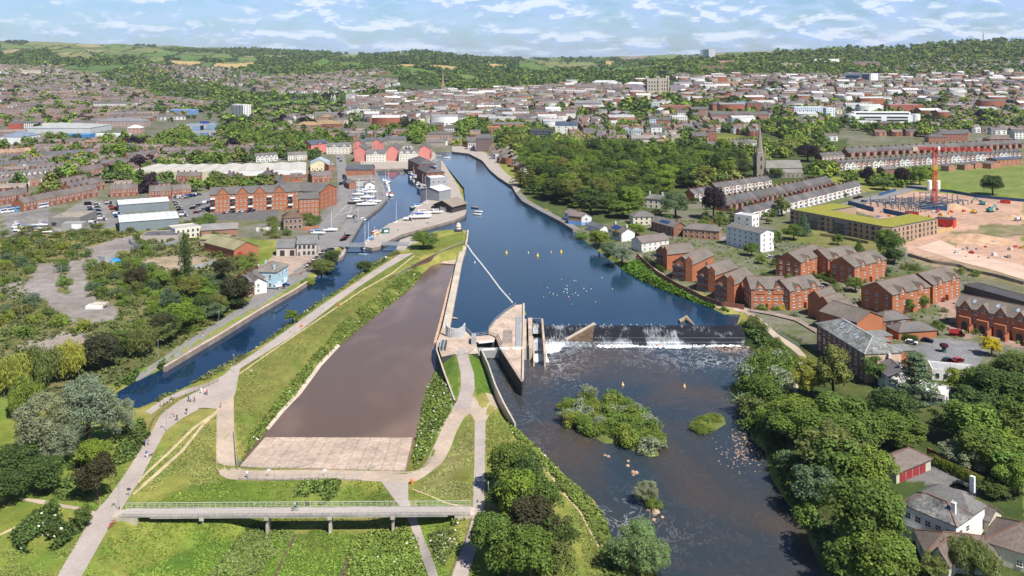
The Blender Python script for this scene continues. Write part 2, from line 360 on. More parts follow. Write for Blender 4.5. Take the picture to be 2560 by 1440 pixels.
def fastmesh(name,V,Fq,mats,cols=None,mi=None):
 """mesh from numpy arrays of vertices and quads, with an optional colour per vertex"""
 me = bpy.data.meshes.new(name); n = Fq.shape[1]
 me.vertices.add(len(V)); me.vertices.foreach_set("co",np.asarray(V,np.float32).ravel())
 me.loops.add(Fq.size); me.loops.foreach_set("vertex_index",np.asarray(Fq,np.int32).ravel())
 me.polygons.add(len(Fq)); me.polygons.foreach_set("loop_start",np.arange(0,Fq.size,n,dtype=np.int32))
 me.polygons.foreach_set("loop_total",np.full(len(Fq),n,np.int32))
 if mi is not None: me.polygons.foreach_set("material_index",np.asarray(mi,np.int32))
 for m in mats: me.materials.append(m)
 if cols is not None:
  a = me.color_attributes.new("Col",'FLOAT_COLOR','POINT'); c = np.ones((len(V),4),np.float32); c[:,:3] = cols; a.data.foreach_set("color",c.ravel())
 me.update(calc_edges=True); me.validate(); return me
def resample(pts,n):
 p = np.array(pts,float); d = np.r_[0,np.cumsum(np.hypot(*np.diff(p,axis=0).T))]
 s = np.linspace(0,d[-1],n); return np.c_[np.interp(s,d,p[:,0]),np.interp(s,d,p[:,1])]
PATHS = []
def ribbon(name,left,right,mat,dz=0.06,step=2.0,px=True):
 """a strip of surfacing laid on the ground between two edges"""
 a = GP(left) if px else left; b = GP(right) if px else right
 La = sum(math.dist(a[i],a[i+1]) for i in range(len(a)-1)); n = max(3,int(La/step)+1)
 A,B = resample(a,n),resample(b,n); k = 4; V = []; PATHS.append(list(a)+list(b)[::-1])
 for i in range(n):
  for j in range(k):
   t = j/(k-1); x,y = A[i]*(1-t)+B[i]*t; V.append((x,y,T(x,y)+dz))
 Fq = np.array([(i*k+j,i*k+j+1,(i+1)*k+j+1,(i+1)*k+j) for i in range(n-1) for j in range(k-1)])
 V = np.array(V); e = np.cross(V[Fq[0,1]]-V[Fq[0,0]],V[Fq[0,3]]-V[Fq[0,0]])
 if e[2] < 0: Fq = Fq[:,::-1]
 return struct(put(name,fastmesh(name,V,Fq,[mat])))
def sheet(name,poly,mat,z):
 me = MB(); me.add([(x,y,z) for x,y in poly],[tuple(range(len(poly)))])
 m = me.mesh(name,[mat]); bm = bmesh.new(); bm.from_mesh(m); bmesh.ops.triangulate(bm,faces=bm.faces); bmesh.ops.recalc_face_normals(bm,faces=bm.faces)
 if bm.faces and sum(f.normal.z for f in bm.faces) < 0: bmesh.ops.reverse_faces(bm,faces=bm.faces)
 bm.to_mesh(m); bm.free(); return struct(put(name,m))
def slab(name,poly,z0,z1,mats,parent=None,color=None):
 """a solid block under an outline; sides take the first material, the top the second"""
 mb = MB().prism(poly,z0,z1,0,1 if len(mats) > 1 else 0); m = mb.mesh(name,mats)
 bm = bmesh.new(); bm.from_mesh(m); bmesh.ops.triangulate(bm,faces=[f for f in bm.faces if len(f.verts) > 4]); bm.to_mesh(m); bm.free()
 return put(name,m,parent,color=color)
# ---------------- ground colours (albedo only) ----------------
GRASS,DRY,LUSH,DIRT,GREYC,ASPH,PINK,URB,WOOD,TANC = (.172,.205,.038),(.27,.245,.07),(.10,.18,.027),(.36,.27,.17),(.27,.24,.225),(.19,.185,.18),(.46,.30,.215),(.17,.155,.14),(.035,.058,.022),(.38,.32,.26)
def mixc(a,b,t): return a*(1-t)+b*t
def paint_ground():
 x,y = GX,GY; n = len
 C = np.zeros(GX.shape+(3,)); A = np.array
 n1 = fbm(x/34,y/34,1)[...,None]; n2 = fbm(x/9,y/9,2)[...,None]
 k = np.clip((n1-.36)*3.2,0,1); C[:] = mixc(A(GRASS),A(DRY),k); C[:] = mixc(C,A(LUSH),np.clip((n2-.5)*3,0,.7))
 farw = np.clip((GY-900)/700,0,1)[...,None]
 C[:] = mixc(C,mixc(A((.05,.085,.028)),A((.085,.105,.045)),n1),farw)
 cell = 330.; q = GX+(fbm(x/500,y/500,41)-.5)*260; p_ = GY*.62+(fbm(x/500,y/500,42)-.5)*260; ci,cj = np.floor(q/cell),np.floor(p_/cell); hsh = (np.abs(np.sin(ci*12.9898+cj*78.233)*43758.5453) % 1)
 pal = A([(.10,.17,.04),(.14,.18,.055),(.19,.19,.075),(.12,.16,.05),(.27,.23,.12),(.09,.15,.04),(.17,.19,.06)]); fc = pal[(hsh*6.999).astype(int)]; edge = np.minimum(np.minimum(q % cell,cell-q % cell),np.minimum(p_ % cell,cell-p_ % cell)) < 13; fc[edge] = (.035,.06,.022)
 sel = (GY > 3300) & (1280+F*GX/GY < 1900); C[sel] = fc[sel]
 wx = x+(fbm(x/11,y/11,3)-.5)*9; wy = y+(fbm(x/11,y/11,4)-.5)*9
 def zone(pts,c,amt=1.0,sharp=False,far=False,mix=None):
  P = GP(pts); ys = [p[1] for p in P]; r0 = max(np.searchsorted(YY,min(ys)*.97)-2,0); r1 = min(np.searchsorted(YY,max(ys)*1.03)+2,NR)
  s = slice(r0,r1)
  m = inside(x[s] if sharp or far else wx[s],y[s] if sharp or far else wy[s],P)
  cc = A(c)
  if mix is not None: cc = mixc(cc,A(mix),np.clip((n2[s][m]-.35)*2.2+ (n1[s][m]-.5),0,1))
  C[s][m] = mixc(C[s][m],cc,amt)
 # built-up land
 zone([(0,600),(0,180),(620,190),(900,200),(1050,240),(1300,235),(1900,205),(2560,200),(2560,420),(2100,420),(1900,330),(1440,300),(1340,330),(1240,330),(1100,400),(900,470),(860,600),(690,600),(640,600),(300,560)],URB,.85,far=True,mix=(.10,.12,.05))
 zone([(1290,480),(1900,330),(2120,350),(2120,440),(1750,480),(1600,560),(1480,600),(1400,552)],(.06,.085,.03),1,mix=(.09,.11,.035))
 zone([(1440,580),(1600,540),(1800,480),(2200,480),(2560,640),(2560,900),(2300,1000),(2060,900),(1860,770),(1640,690),(1500,620)],(.17,.16,.12),1,mix=(.10,.13,.04))
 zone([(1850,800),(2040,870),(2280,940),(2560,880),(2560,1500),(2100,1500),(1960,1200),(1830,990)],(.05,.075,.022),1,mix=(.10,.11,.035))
 # derelict land on the left bank
 zone([(0,590),(330,575),(520,600),(640,640),(620,760),(420,880),(300,960),(0,1000)],(.115,.125,.04),1,mix=(.19,.165,.075))
 zone([(0,585),(260,572),(330,585),(300,610),(200,635),(0,632)],(.24,.20,.06),1,mix=(.15,.15,.05))
 for p in ([(80,665),(150,650),(158,745),(55,748)],[(165,655),(215,648),(220,740),(170,742)],[(212,618),(330,588),(348,612),(262,662),(225,668)],[(95,745),(165,735),(235,745),(300,768),(290,800),(190,812),(165,795),(120,770)],[(0,705),(60,700),(60,745),(0,755)]): zone(p,GREYC,1,mix=(.22,.19,.16))
 zone([(45,860),(175,826),(240,850),(225,875),(110,885),(60,872)],(.36,.31,.27),1,mix=(.22,.17,.13))
 zone([(340,655),(430,635),(535,640),(540,668),(450,682),(345,690)],(.37,.29,.21),1,mix=(.28,.22,.14))
 zone([(0,500),(120,505),(125,545),(210,500),(285,500),(300,565),(205,580),(0,592)],ASPH,1,mix=(.27,.25,.23))
 zone([(425,490),(525,480),(540,548),(460,552)],ASPH,1,sharp=True)
 zone([(525,525),(700,520),(690,548),(540,548)],(.13,.13,.13),1,sharp=True)
 zone([(640,560),(700,550),(700,575),(640,585)],ASPH,1)
 zone([(690,690),(640,680),(690,632),(780,640),(800,600),(860,590),(850,615),(740,685)],(.40,.31,.25),1,sharp=True)
 zone([(880,430),(940,425),(955,460),(900,540),(800,600),(770,690),(640,770),(600,790),(640,750),(720,690),(790,640),(790,560),(830,500),(850,450)],ASPH,1,sharp=True)
 zone([(760,565),(800,560),(842,565),(840,590),(806,600),(770,580)],(.30,.14,.09),1,mix=(.24,.16,.11))
 # construction site and field on the right
 zone([(2130,520),(2200,495),(2290,478),(2560,500),(2560,700),(2480,672),(2400,660),(2300,640),(2250,612),(2345,575),(2345,545),(2200,548)],PINK,1,mix=(.42,.27,.20))
 zone([(2380,585),(2470,560),(2560,560),(2560,590),(2440,600)],(.16,.16,.07),1,mix=(.33,.24,.17))
 zone([(2320,615),(2400,590),(2410,602),(2340,632)],(.17,.16,.07),1,mix=(.33,.24,.17))
 zone([(2270,640),(2400,652),(2560,690),(2560,720),(2420,690),(2300,662)],(.16,.15,.07),1,mix=(.28,.22,.14))
 zone([(2345,425),(2560,412),(2560,490),(2400,476),(2350,450)],(.14,.19,.05),1,mix=(.20,.21,.07))
 zone([(1940,560),(2200,590),(2240,620),(2170,640),(1960,600)],(.13,.15,.04),1,mix=(.2,.18,.07))
 zone([(2280,870),(2340,845),(2480,860),(2440,920),(2340,915)],(.20,.20,.205),1,sharp=True)
 zone([(2340,720),(2560,800),(2560,870),(2480,860),(2360,830)],(.33,.22,.18),1,mix=(.25,.2,.15))
 zone([(2240,1195),(2340,1160),(2460,1225),(2420,1260),(2330,1210)],(.16,.155,.15),1,sharp=True)
 zone([(1880,632),(1990,645),(2060,690),(2140,722),(2230,700),(2330,740),(2250,770),(2120,745),(2050,722),(1960,668)],(.24,.19,.165),1,mix=(.14,.18,.05))
 # near meadows: mown,flowering and rough grass
 zone([(300,1270),(560,1200),(960,1205),(1010,1262)],(.075,.135,.020),.75,mix=(.14,.16,.035))
 zone([(330,1440),(520,1330),(1040,1330),(1080,1440)],(.065,.135,.018),.85,mix=(.12,.15,.035))
 zone([(590,900),(900,725),(1050,660),(960,770),(760,960),(600,1150)],(.17,.165,.045),.8,mix=(.115,.15,.03))
 zone([(1060,1200),(1185,1030),(1182,1262),(1030,1230)],(.15,.17,.035),.8,mix=(.26,.22,.10))
 zone([(1100,900),(1137,890),(1150,960),(1138,1000)],(.10,.17,.028),1,sharp=True); zone([(1172,885),(1205,890),(1243,990),(1190,990)],(.10,.175,.025),1,sharp=True)
 zone([(1080,600),(1160,580),(1168,610),(1050,640),(880,740),(840,790),(800,820),(870,730),(1000,640)],(.15,.17,.035),.8,mix=(.10,.15,.03))
 zone([(1275,370),(1355,372),(1350,390),(1290,388)],(.20,.20,.06),1,far=True)
 zone([(505,352),(560,345),(680,372),(640,385)],(.16,.17,.06),1,far=True)
 # fields on the far hills
 g1,g2,ol,tn,gd,pk = (.10,.17,.035),(.14,.185,.055),(.19,.195,.075),(.29,.24,.12),(.42,.31,.13),(.26,.20,.16)
 for c,p in ((ol,[(45,112),(100,104),(160,106),(185,115),(120,117)]),(ol,[(115,121),(150,113),(176,118),(165,121),(125,127)]),(g2,[(120,128),(160,119),(215,124),(205,127),(145,133)]),
  (ol,[(140,138),(215,127),(240,143),(220,147),(165,146)]),(tn,[(185,112),(260,113),(250,118),(190,116)]),(tn,[(0,126),(40,121),(60,125),(30,134),(0,136)]),(g2,[(225,129),(275,132),(245,140)]),
  (g2,[(265,120),(310,116),(340,122),(300,128)]),(ol,[(330,121),(400,117),(412,121),(330,125)]),(g1,[(350,139),(390,128),(445,131),(425,142),(400,143)]),(g1,[(428,143),(450,133),(510,140),(520,147),(480,150)]),
  (g2,[(505,143),(540,133),(575,135),(590,146),(555,148)]),(gd,[(415,155),(430,151),(510,155),(480,165),(445,164)]),(gd,[(500,172),(540,157),(640,154),(635,160),(615,170),(560,173)]),(g2,[(350,148),(390,146),(415,150),(385,159)]),
  (ol,[(655,138),(710,139),(755,140),(710,144),(660,144)]),(g1,[(770,159),(800,147),(820,147),(843,155),(800,166)]),(g1,[(845,158),(870,154),(905,158),(890,167),(860,166)]),(ol,[(830,143),(860,137),(900,136),(890,145)]),
  (g2,[(995,136),(1030,134),(1032,141)]),(gd,[(990,159),(1040,162),(1042,165),(1000,167)]),(gd,[(1062,163),(1100,162),(1145,167),(1145,174),(1110,172)]),(g1,[(950,160),(985,163),(1060,172),(1085,178),(1102,188),(1060,181),(1000,173)]),
  (g2,[(1020,182),(1050,185),(1035,191)]),(gd,[(1211,160),(1240,158),(1270,166),(1230,172)]),(g2,[(1130,186),(1180,188),(1205,196),(1160,198)]),(g1,[(1292,158),(1320,153),(1390,172),(1350,177),(1295,169)]),
  (ol,[(1330,154),(1420,157),(1420,161),(1340,161)]),(gd,[(1510,154),(1540,154),(1530,162),(1512,160)]),(pk,[(1545,145),(1600,140),(1620,147),(1560,150)]),(g2,[(1620,140),(1700,136),(1690,147),(1640,148)]),
  (tn,[(1770,136),(1850,131),(1930,128),(1930,132),(1780,140)]),(ol,[(1450,170),(1480,165),(1460,177)]),(g1,[(845,236),(870,227),(900,227),(900,234),(860,239)]),(g1,[(640,263),(660,255),(800,248),(800,256),(660,269)]),
  (g2,[(0,105),(45,112),(110,121),(110,126),(0,120)]),(g2,[(590,145),(640,141),(650,150),(600,155)]),(ol,[(1350,160),(1480,155),(1500,165),(1400,170)])): zone(p,c,1,far=True); FIELDS.append(p)
 return C.reshape(-1,3)
FIELDS = []
def build_ground():
 V = np.stack([GX,GY,GZ],-1).reshape(-1,3); i = np.arange((NR-1)*NA).reshape(NR-1,NA)[:,:-1].ravel()
 Fq = np.stack([i,i+1,i+NA+1,i+NA],-1)
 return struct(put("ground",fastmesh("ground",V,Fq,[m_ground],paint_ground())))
build_ground()
sheet("river",R2,m_river,ZR2)
def grid_sheet(name,pts,z,mat,step=3.0,foam=None):
 """a level water surface inside an outline, cut into small cells so that foam can vary over it"""
 P = WP(pts,z); xs = [p[0] for p in P]; ys = [p[1] for p in P]
 gx = np.arange(min(xs),max(xs)+step,step); gy = np.arange(min(ys),max(ys)+step,step); X,Y = np.meshgrid(gx,gy)
 m = inside(X+step/2,Y+step/2,P)[:-1,:-1]; nx = len(gx); idx = np.arange(X.size).reshape(X.shape)[:-1,:-1][m]
 Fq = np.stack([idx,idx+1,idx+nx+1,idx+nx],-1); u,inv = np.unique(Fq,return_inverse=True); V = np.stack([X.ravel()[u],Y.ravel()[u],np.full(len(u),z)],-1)
 me = fastmesh(name,V,inv.reshape(Fq.shape),[mat])
 if foam is not None:
  a = me.attributes.new("foam",'FLOAT','POINT'); a.data.foreach_set("value",np.asarray(foam(V[:,0],V[:,1]),np.float32))
 return struct(put(name,me))
sheet("river",WP([(1356,813.6),(1330,800),(1262,850),(1210,845),(1118,832),(1152,640),(1167,610),(1110,585),(1105,570),(1166,545),(1160,470),(1080,372),(1060,368),(1200,372),(1320,460),(1450,545),(1620,650),(1860,760),(1842,813.6)],ZU),m_river,ZU)
sheet("canal",WP([(1105,570),(1110,585),(1150,612),(1040,650),(900,725),(640,905),(420,1060),(330,1060),(240,1005),(280,950),(420,885),(640,760),(800,640),(845,560),(860,470),(920,412),(1080,405),(1166,545)],ZU+.01),m_canal,ZU+.01)
def foam_low(x,y):
 f = np.exp(-((y-338)/7)**2)*.8*(x > 10)*(x < 92)+np.exp(-(((x-17)/9)**2+((y-318)/20)**2))*1.0+np.exp(-(((x-78)/26)**2+((y-322)/9)**2))*.9
 f += np.exp(-(((x-60)/40)**2+((y-325)/14)**2))*.35+np.exp(-(((x-4)/10)**2+((y-262)/30)**2))*.35+np.exp(-(((x-30)/6)**2+((y-218)/9)**2))*.5+np.exp(-(((x-25)/6)**2+((y-212)/6)**2))*.6+np.exp(-(((x-33)/12)**2+((y-205)/7)**2))*.45
 return np.clip(f*.15,0,.28)
grid_sheet("lower_river",[(1190,862),(1200,845),(1310,845),(1330,868),(1870,866),(1990,880),(1990,1200),(2120,1380),(2160,1530),(1620,1530),(1480,1330),(1300,1130),(1250,1060)],ZL,m_lower,2.0,foam_low)
sheet("relief_channel",WP([(1160,640),(1050,660),(880,790),(560,1170),(1040,1190),(1080,1060),(1095,930),(1100,830),(1135,740)],ZF),m_flood,ZF)
m_quay = pmat('quay_paving',(.38,.33,.29),.9,((.12,.12),(1.2,.10)),spec=.2)
# apron,quays and walls
def wall_strip(name,pts,w,z0,z1,mats,px=True,side=1,zpx=0.0):
 P = [W(u,v,zpx) for u,v in pts] if px else pts; o = []
 for i in range(len(P)):
  a,b = Vector(P[max(i-1,0)]),Vector(P[min(i+1,len(P)-1)]); d = (b-a).normalized(); o.append((P[i][0]-d.y*w*side,P[i][1]+d.x*w*side))
 return slab(name,P+o[::-1],z0,z1,mats)
struct(slab("harbour_quay",WP([(1085,380),(1110,408),(1130,440),(1147,468),(1160,503),(1166,527),(1162,538),(1135,550.5),(1100,560),(1050,573),(1000,588),(958,609),(950,617),(930,620),(912,617),(907,608),(935,583),(975,558),(1025,538),(1042,516),(1090,484),(1065,480),(1048,460),(1022,430),(1010,421),(1000,400),(1040,385)]),-5,.08,[m_stone,m_quay]))
struct(slab("boatyard_quay",WP([(937,423),(957,459),(968,497),(950,517),(910,547),(897,569),(880,597),(862,620),(835,612),(845,585),(860,560),(905,500),(880,430),(905,421)]),-5,.08,[m_stone,m_asph]))
struct(slab("basin_head_quay",WP([(905,421),(937,423),(1010,421),(1000,400),(900,404)]),-5,.07,[m_stone,m_quay]))
struct(slab("lock_wall",WP([(838,645),(862,621),(866,624),(858,640),(828,656),(800,664)]),-5,.09,[m_stone,m_quay]))
struct(slab("lock_quay",WP([(990,624),(1000,600),(1022,592),(1085,582),(1078,600),(1030,610),(1010,628)]),-5,.07,[m_stone,m_quay]))
tag(wall_strip("canal_wall",[(778,700),(745,722.5),(690,754),(640,783.5),(560,833),(490,874),(415,918.5)],1.2,-4,.35,[m_stone,m_pinkc],side=-1),"long low stone canal wall beside the waterside lane","wall")
struct(slab("riverside_quay",WP([(1130,379),(1172,384),(1205,401),(1225,425.5),(1245,442.5),(1280,465.5),(1290,483),(1302,474),(1290,452),(1262,430),(1247,412),(1232,392),(1190,370),(1130,362)]),-5,.08,[m_stone,m_quay]))
tag(wall_strip("river_wall",[(1290,484),(1305,503),(1355,531),(1400,553.5),(1432,574)],5.0,-4,.3,[m_stone,m_asph]),"stone river wall with path below the wooded bank","wall")
tag(wall_strip("spit_wall",[(1172,576),(1170,596),(1166.5,614)],1.0,-4,.3,[m_stone,m_conc],side=-1),"stone wall along the tip of the grassy spit","wall")
tag(wall_strip("dividing_wall",[(1167,612),(1155,655),(1143,720),(1133,772),(1124,820)],3.0,-5,-.3,[m_conc,m_conc],side=-1),"long pale concrete wall dividing the river from the relief channel","wall")
tag(wall_strip("retaining_wall",[(1092,856),(1090,880),(1108,935),(1135,1008)],.5,-5,.9,[m_dark,m_conc],side=1),"dark retaining wall on the right of the relief channel","wall")
tag(wall_strip("channel_wall",[(1203,872),(1222,912),(1240,965),(1262,1012),(1290,1062)],.5,-5.5,.5,[m_conc,m_conc],side=-1),"concrete wall above the narrow sluice outlet","wall")
mb = MB(); pts = [W(u,v) for u,v in [(968,700),(1000,683),(1050,655),(1095,633),(1130,620),(1166,609)]]; pr = resample(pts,90)
for i in range(len(pr)-1):
 d = .25 if i % 2 else 0; p,q = pr[i],pr[i+1]; n = np.array([q[1]-p[1],-(q[0]-p[0])]); n = n/np.hypot(*n)*d; mb.beam((p[0]+n[0],p[1]+n[1],-1.9),(q[0]+n[0],q[1]+n[1],-1.9),.25,4.6)
m_rust = pmat("rusty_steel",(.13,.075,.06),.85,((.3,.3),(2,.3)))
tag(mb.obj("sheet_piling",m_rust),"rust brown sheet pile wall at the head of the relief channel","wall")
def apron():
 a,b = [W(668,1084,ZF),W(1034,1084,ZF)],[W(598,1167),W(1012,1177)]; mb = MB(); n = 14
 for i in range(n):
  t0,t1 = i/n+.0012,(i+1)/n-.0012; q = []
  for t in (t0,t1): q.append((a[0][0]*(1-t)+a[1][0]*t,a[0][1]*(1-t)+a[1][1]*t,ZF-.35)); q.append((b[0][0]*(1-t)+b[1][0]*t,b[0][1]*(1-t)+b[1][1]*t,.08+.02*((i*7) % 3)))
  vs = [q[0],q[2],q[3],q[1]]; mb.add(vs+[(x,y,z-1.2) for x,y,z in vs],[(0,1,2,3),(1,0,4,5),(2,1,5,6),(3,2,6,7),(0,3,7,4)])
 return struct(mb.obj("concrete_apron",m_pinkc))
apron()
struct(sheet("sand_bar",WP([(1100,658),(1152,662),(1164,628),(1135,636)],-3.2),m_pinkc,-3.2))
# weir with its sloping face,and the white water below it
def weir():
 t = thing("weir","long sloping river weir with dark wet face and falling white water","weir",(50,347,ZL))
 x0,x1 = 12.0,92.5; nx,ny = 160,16; prof = [(355.4,ZU+.02),(354.6,ZU-.05),(346.5,-3.55),(346.3,-3.75),(343.0,-4.15),(342.8,-4.35),(338.5,-4.75)]
 py = np.linspace(0,len(prof)-1,ny*2); V = []; wv = []
 for p in py:
  i = min(int(p),len(prof)-2); f = p-i; yy = prof[i][0]*(1-f)+prof[i+1][0]*f; zz = prof[i][1]*(1-f)+prof[i+1][1]*f
  for k in range(nx):
   x = x0+(x1-x0)*k/(nx-1); u = 1280+F*x/350
   w = .58 if u < 1480 else .56 if u < 1572 else .02 if u < 1608 else .80 if u < 1690 else .12
   if u > 1608 and yy > 352: w *= .6
   if yy < 343.2: w += .4 if u < 1700 and not (1420 < u < 1490) else .3
   if yy < 340.6 and not (1420 < u < 1485): w += .2
   V.append((x-50,yy-347,zz-ZL)); wv.append(w)
 n = len(py); Fq = np.array([(a*nx+b,(a+1)*nx+b,(a+1)*nx+b+1,a*nx+b+1) for a in range(n-1) for b in range(nx-1)])
 me = fastmesh("weir_face",np.array(V),Fq,[m_weir]); at = me.attributes.new("foam",'FLOAT','POINT'); at.data.foreach_set("value",np.array(wv,np.float32)); put("weir_face",me,t)
 a,b,c = Vector((*W(1486,812,-1.5),-1.4)),Vector((*W(1481,856,-4.3),-4.2)),Vector((*W(1414,853,-4.3),-4.2)); o = Vector((50,347,ZL))
 mb = MB(); vs = [a-o,b-o,c-o]; up = Vector((0,0,.25)); mb.add([v+up for v in vs]+[v-up*4 for v in vs],[(0,2,1),(0,1,4,3),(1,2,5,4),(2,0,3,5)]); mb.obj("stone_ramp",m_ramp,t)
 MB().beam(a-o+up*1.5,c-o+up*1.5,.9,.8).obj("dividing_kerb",m_conc,t)
def weir_mat():
 m = bpy.data.materials.new("falling_water"); m.use_nodes = True; t = m.node_tree; t.nodes.clear(); L = t.links.new
 p = nd(t,"ShaderNodeBsdfPrincipled"); o = nd(t,"ShaderNodeOutputMaterial"); L(p.outputs[0],o.inputs[0]); geo = nd(t,"ShaderNodeNewGeometry")
 mp = nd(t,"ShaderNodeMapping"); L(geo.outputs["Position"],mp.inputs[0]); mp.inputs["Scale"].default_value = (1,.13,.13)
 n = nd(t,"ShaderNodeTexNoise"); L(mp.outputs[0],n.inputs["Vector"]); n.inputs["Scale"].default_value = 2.2; n.inputs["Detail"].default_value = 6; n.inputs["Roughness"].default_value = .65
 n2 = nd(t,"ShaderNodeTexNoise"); L(geo.outputs["Position"],n2.inputs["Vector"]); n2.inputs["Scale"].default_value = .12
 at = nd(t,"ShaderNodeAttribute",attribute_name="foam"); ad = nd(t,"ShaderNodeMath",operation='ADD'); L(n.outputs[0],ad.inputs[0])
 a2 = nd(t,"ShaderNodeMath",operation='MULTIPLY_ADD'); L(at.outputs["Fac"],a2.inputs[0]); a2.inputs[1].default_value = .36; L(n2.outputs[0],a2.inputs[2]); L(a2.outputs[0],ad.inputs[1])
 r = nd(t,"ShaderNodeMapRange"); L(ad.outputs[0],r.inputs[0]); r.inputs[1].default_value = 1.17; r.inputs[2].default_value = 1.74
 mx = nd(t,"ShaderNodeMix",data_type='RGBA'); L(r.outputs[0],mx.inputs[0]); mx.inputs[6].default_value = (.018,.018,.020,1); mx.inputs[7].default_value = (.70,.74,.77,1)
 L(mx.outputs[2],p.inputs["Base Color"]); p.inputs["Roughness"].default_value = .35; return m
m_weir = weir_mat(); m_ramp = pmat('wet_brown_stone',(.12,.08,.05),.7,((.4,.4),(1.5,.3)))
m_foam = pmat("white_water",(.74,.76,.75),.7,((.9,.2),(3,.2)),bump=.6,bscale=2.5)
weir()
def froth(name,pts,z,h,n=900,seed=1):
 """churned white water: a heap of small irregular lumps spread over an outline"""
 P = WP(pts,z); r = random.Random(seed); xs = [p[0] for p in P]; ys = [p[1] for p in P]; mb = MB(); c = 0
 while c < n:
  x,y = r.uniform(min(xs),max(xs)),r.uniform(min(ys),max(ys))
  if not inside(np.array([x]),np.array([y]),P)[0]: continue
  c += 1; s = r.uniform(.15,.55); hh = h*r.uniform(.2,1); k = 6; a0 = r.random()*6
  vs = [(x+s*math.cos(a0+6.283*i/k)*r.uniform(.6,1.5),y+s*math.sin(a0+6.283*i/k)*r.uniform(.6,1.5),z-.03) for i in range(k)]+[(x+r.uniform(-.1,.1),y+r.uniform(-.1,.1),z+hh)]
  mb.add(vs,[(i,(i+1) % k,k) for i in range(k)])
 return struct(mb.obj(name,m_foam))
froth("white_water",[(1362,862),(1412,850),(1414,856),(1395,880),(1366,884)],ZL,.45,500,2)
froth("white_water",[(1490,862),(1575,862),(1620,866),(1700,863),(1760,862),(1850,862),(1850,866),(1740,868),(1690,872),(1600,868),(1500,870)],ZL,.4,520,3)
froth("white_water",[(1334,885),(1364,885),(1372,905),(1352,902),(1336,906)],ZL,.35,420,4)
# paths
ribbon("path",[(120,1500),(144,1440),(232,1287),(265,1250),(302,1202),(332,1155),(380,1078),(400,1040),(440,1008),(480,985),(547,955),(582,918),(640,880),(700,838),(812,757),(870,720),(930,680),(997,637)],
       [(172,1500),(205,1440),(272,1320),(296,1288),(327,1235),(358,1185),(412,1080),(457,1045),(505,1019),(545,1023),(587,990),(600,922),(642,896),(740,835),(835,762),(893,720),(960,676),(1035,632)],m_path)
ribbon("path",[(362,1030),(420,990),(470,972),(520,958),(560,938),(582,915)],[(378,1036),(428,1000),(478,981),(530,966),(566,946),(590,920)],m_path,.05)
ribbon("path",[(542,1018),(541,1090),(540,1162),(551,1190),(575,1199),(640,1202),(790,1200),(902,1202),(1000,1206),(1035,1207),(1062,1192),(1106,1157),(1126,1122),(1141,1080),(1160,1045),(1186,1026)],
       [(584,985),(585,1077),(587,1160),(596,1170),(610,1176),(660,1177),(765,1175),(900,1177),(980,1179),(1020,1180),(1040,1178),(1065,1158),(1090,1105),(1108,1062),(1130,1020),(1160,1008)],m_grit,.07)
ribbon("path",[(1112,872),(1130,880),(1142,890),(1152,935),(1152,970),(1142,1005),(1128,1022)],[(1160,870),(1166,880),(1172,893),(1185,935),(1187,970),(1180,995),(1180,1020)],m_path,.09)
ribbon("path",[(1150,1010),(1180,1040),(1188,1056)],[(1245,991),(1256,1014),(1214,1054)],m_grit,.08)
ribbon("path",[(1187,1050),(1186,1150),(1182,1262),(1178,1300),(1130,1440),(1105,1510)],[(1214,1050),(1213,1150),(1211,1265),(1208,1320),(1170,1440),(1150,1510)],m_asph if False else m_path,.05)
ribbon("path",[(952,1204),(978,1240),(1003,1272),(1025,1310),(1045,1362),(1070,1440),(1092,1510)],[(1020,1206),(1021,1250),(1030,1275),(1050,1312),(1068,1362),(1095,1440),(1118,1510)],m_path,.10)
ribbon("trodden_path",[(310,1240),(365,1180),(420,1130),(480,1070),(540,1028)],[(316,1240),(372,1182),(428,1131),(487,1072),(546,1030)],m_dirt,.05)
ribbon("trodden_path",[(330,1235),(385,1185),(450,1128),(505,1060),(545,1022)],[(336,1238),(392,1190),(457,1131),(512,1062),(552,1026)],m_dirt,.055)
ribbon("trodden_path",[(585,942),(700,862),(800,795),(900,727),(980,682),(1035,638)],[(586,945),(702,864),(802,797),(902,729),(982,684),(1037,640)],m_dirt,.04,2.5)
ribbon("trodden_path",[(1340,1158),(1375,1190),(1395,1222),(1430,1260),(1455,1295),(1490,1360),(1530,1440)],[(1346,1157),(1384,1188),(1405,1222),(1440,1262),(1461,1290),(1497,1358),(1540,1440)],m_dirt,.06)
ribbon("trodden_path",[(1030,1222),(1060,1232),(1120,1258),(1180,1268)],[(1031,1225),(1060,1235),(1120,1262),(1180,1272)],m_dirt,.06)
ribbon("path",[(50,1245),(110,1250),(150,1260),(200,1268),(240,1280)],[(50,1250),(110,1262),(150,1268),(195,1276),(235,1290)],m_grit,.05)
ribbon("trodden_path",[(0,1335),(50,1310),(110,1270)],[(0,1340),(55,1314),(116,1272)],m_dirt,.05)
ribbon("trodden_path",[(285,1165),(330,1130),(352,1115)],[(286,1167),(331,1133),(354,1118)],m_dirt,.05)
ribbon("stone_edge",[(672,1078),(710,1032),(751,990),(803,918),(851,866)],[(664,1074),(701,1028),(742,985),(794,914),(843,862)],m_conc,.35)
sheet("stream",WP([(735,1335),(742,1338),(725,1370),(705,1410),(690,1445),(682,1445),(700,1405),(722,1362)],-3.3),m_flood,-3.3); sheet("stream",WP([(898,1340),(905,1345),(885,1380),(878,1445),(848,1445),(858,1410),(880,1375)],-3.3),m_flood,-3.3)
for p_ in ([(824,553),(850,530),(874,506)],[(827,554),(900,548)],[(850,538),(897,522)],[(862,530),(884,530)],[(826,556),(860,568),(870,590)],[(872,508),(880,514),(873,536)],[(706,707),(735,709)]): ribbon('road_marking',p_,[(a+.4,b+.25) for a,b in p_],m_white,.13)
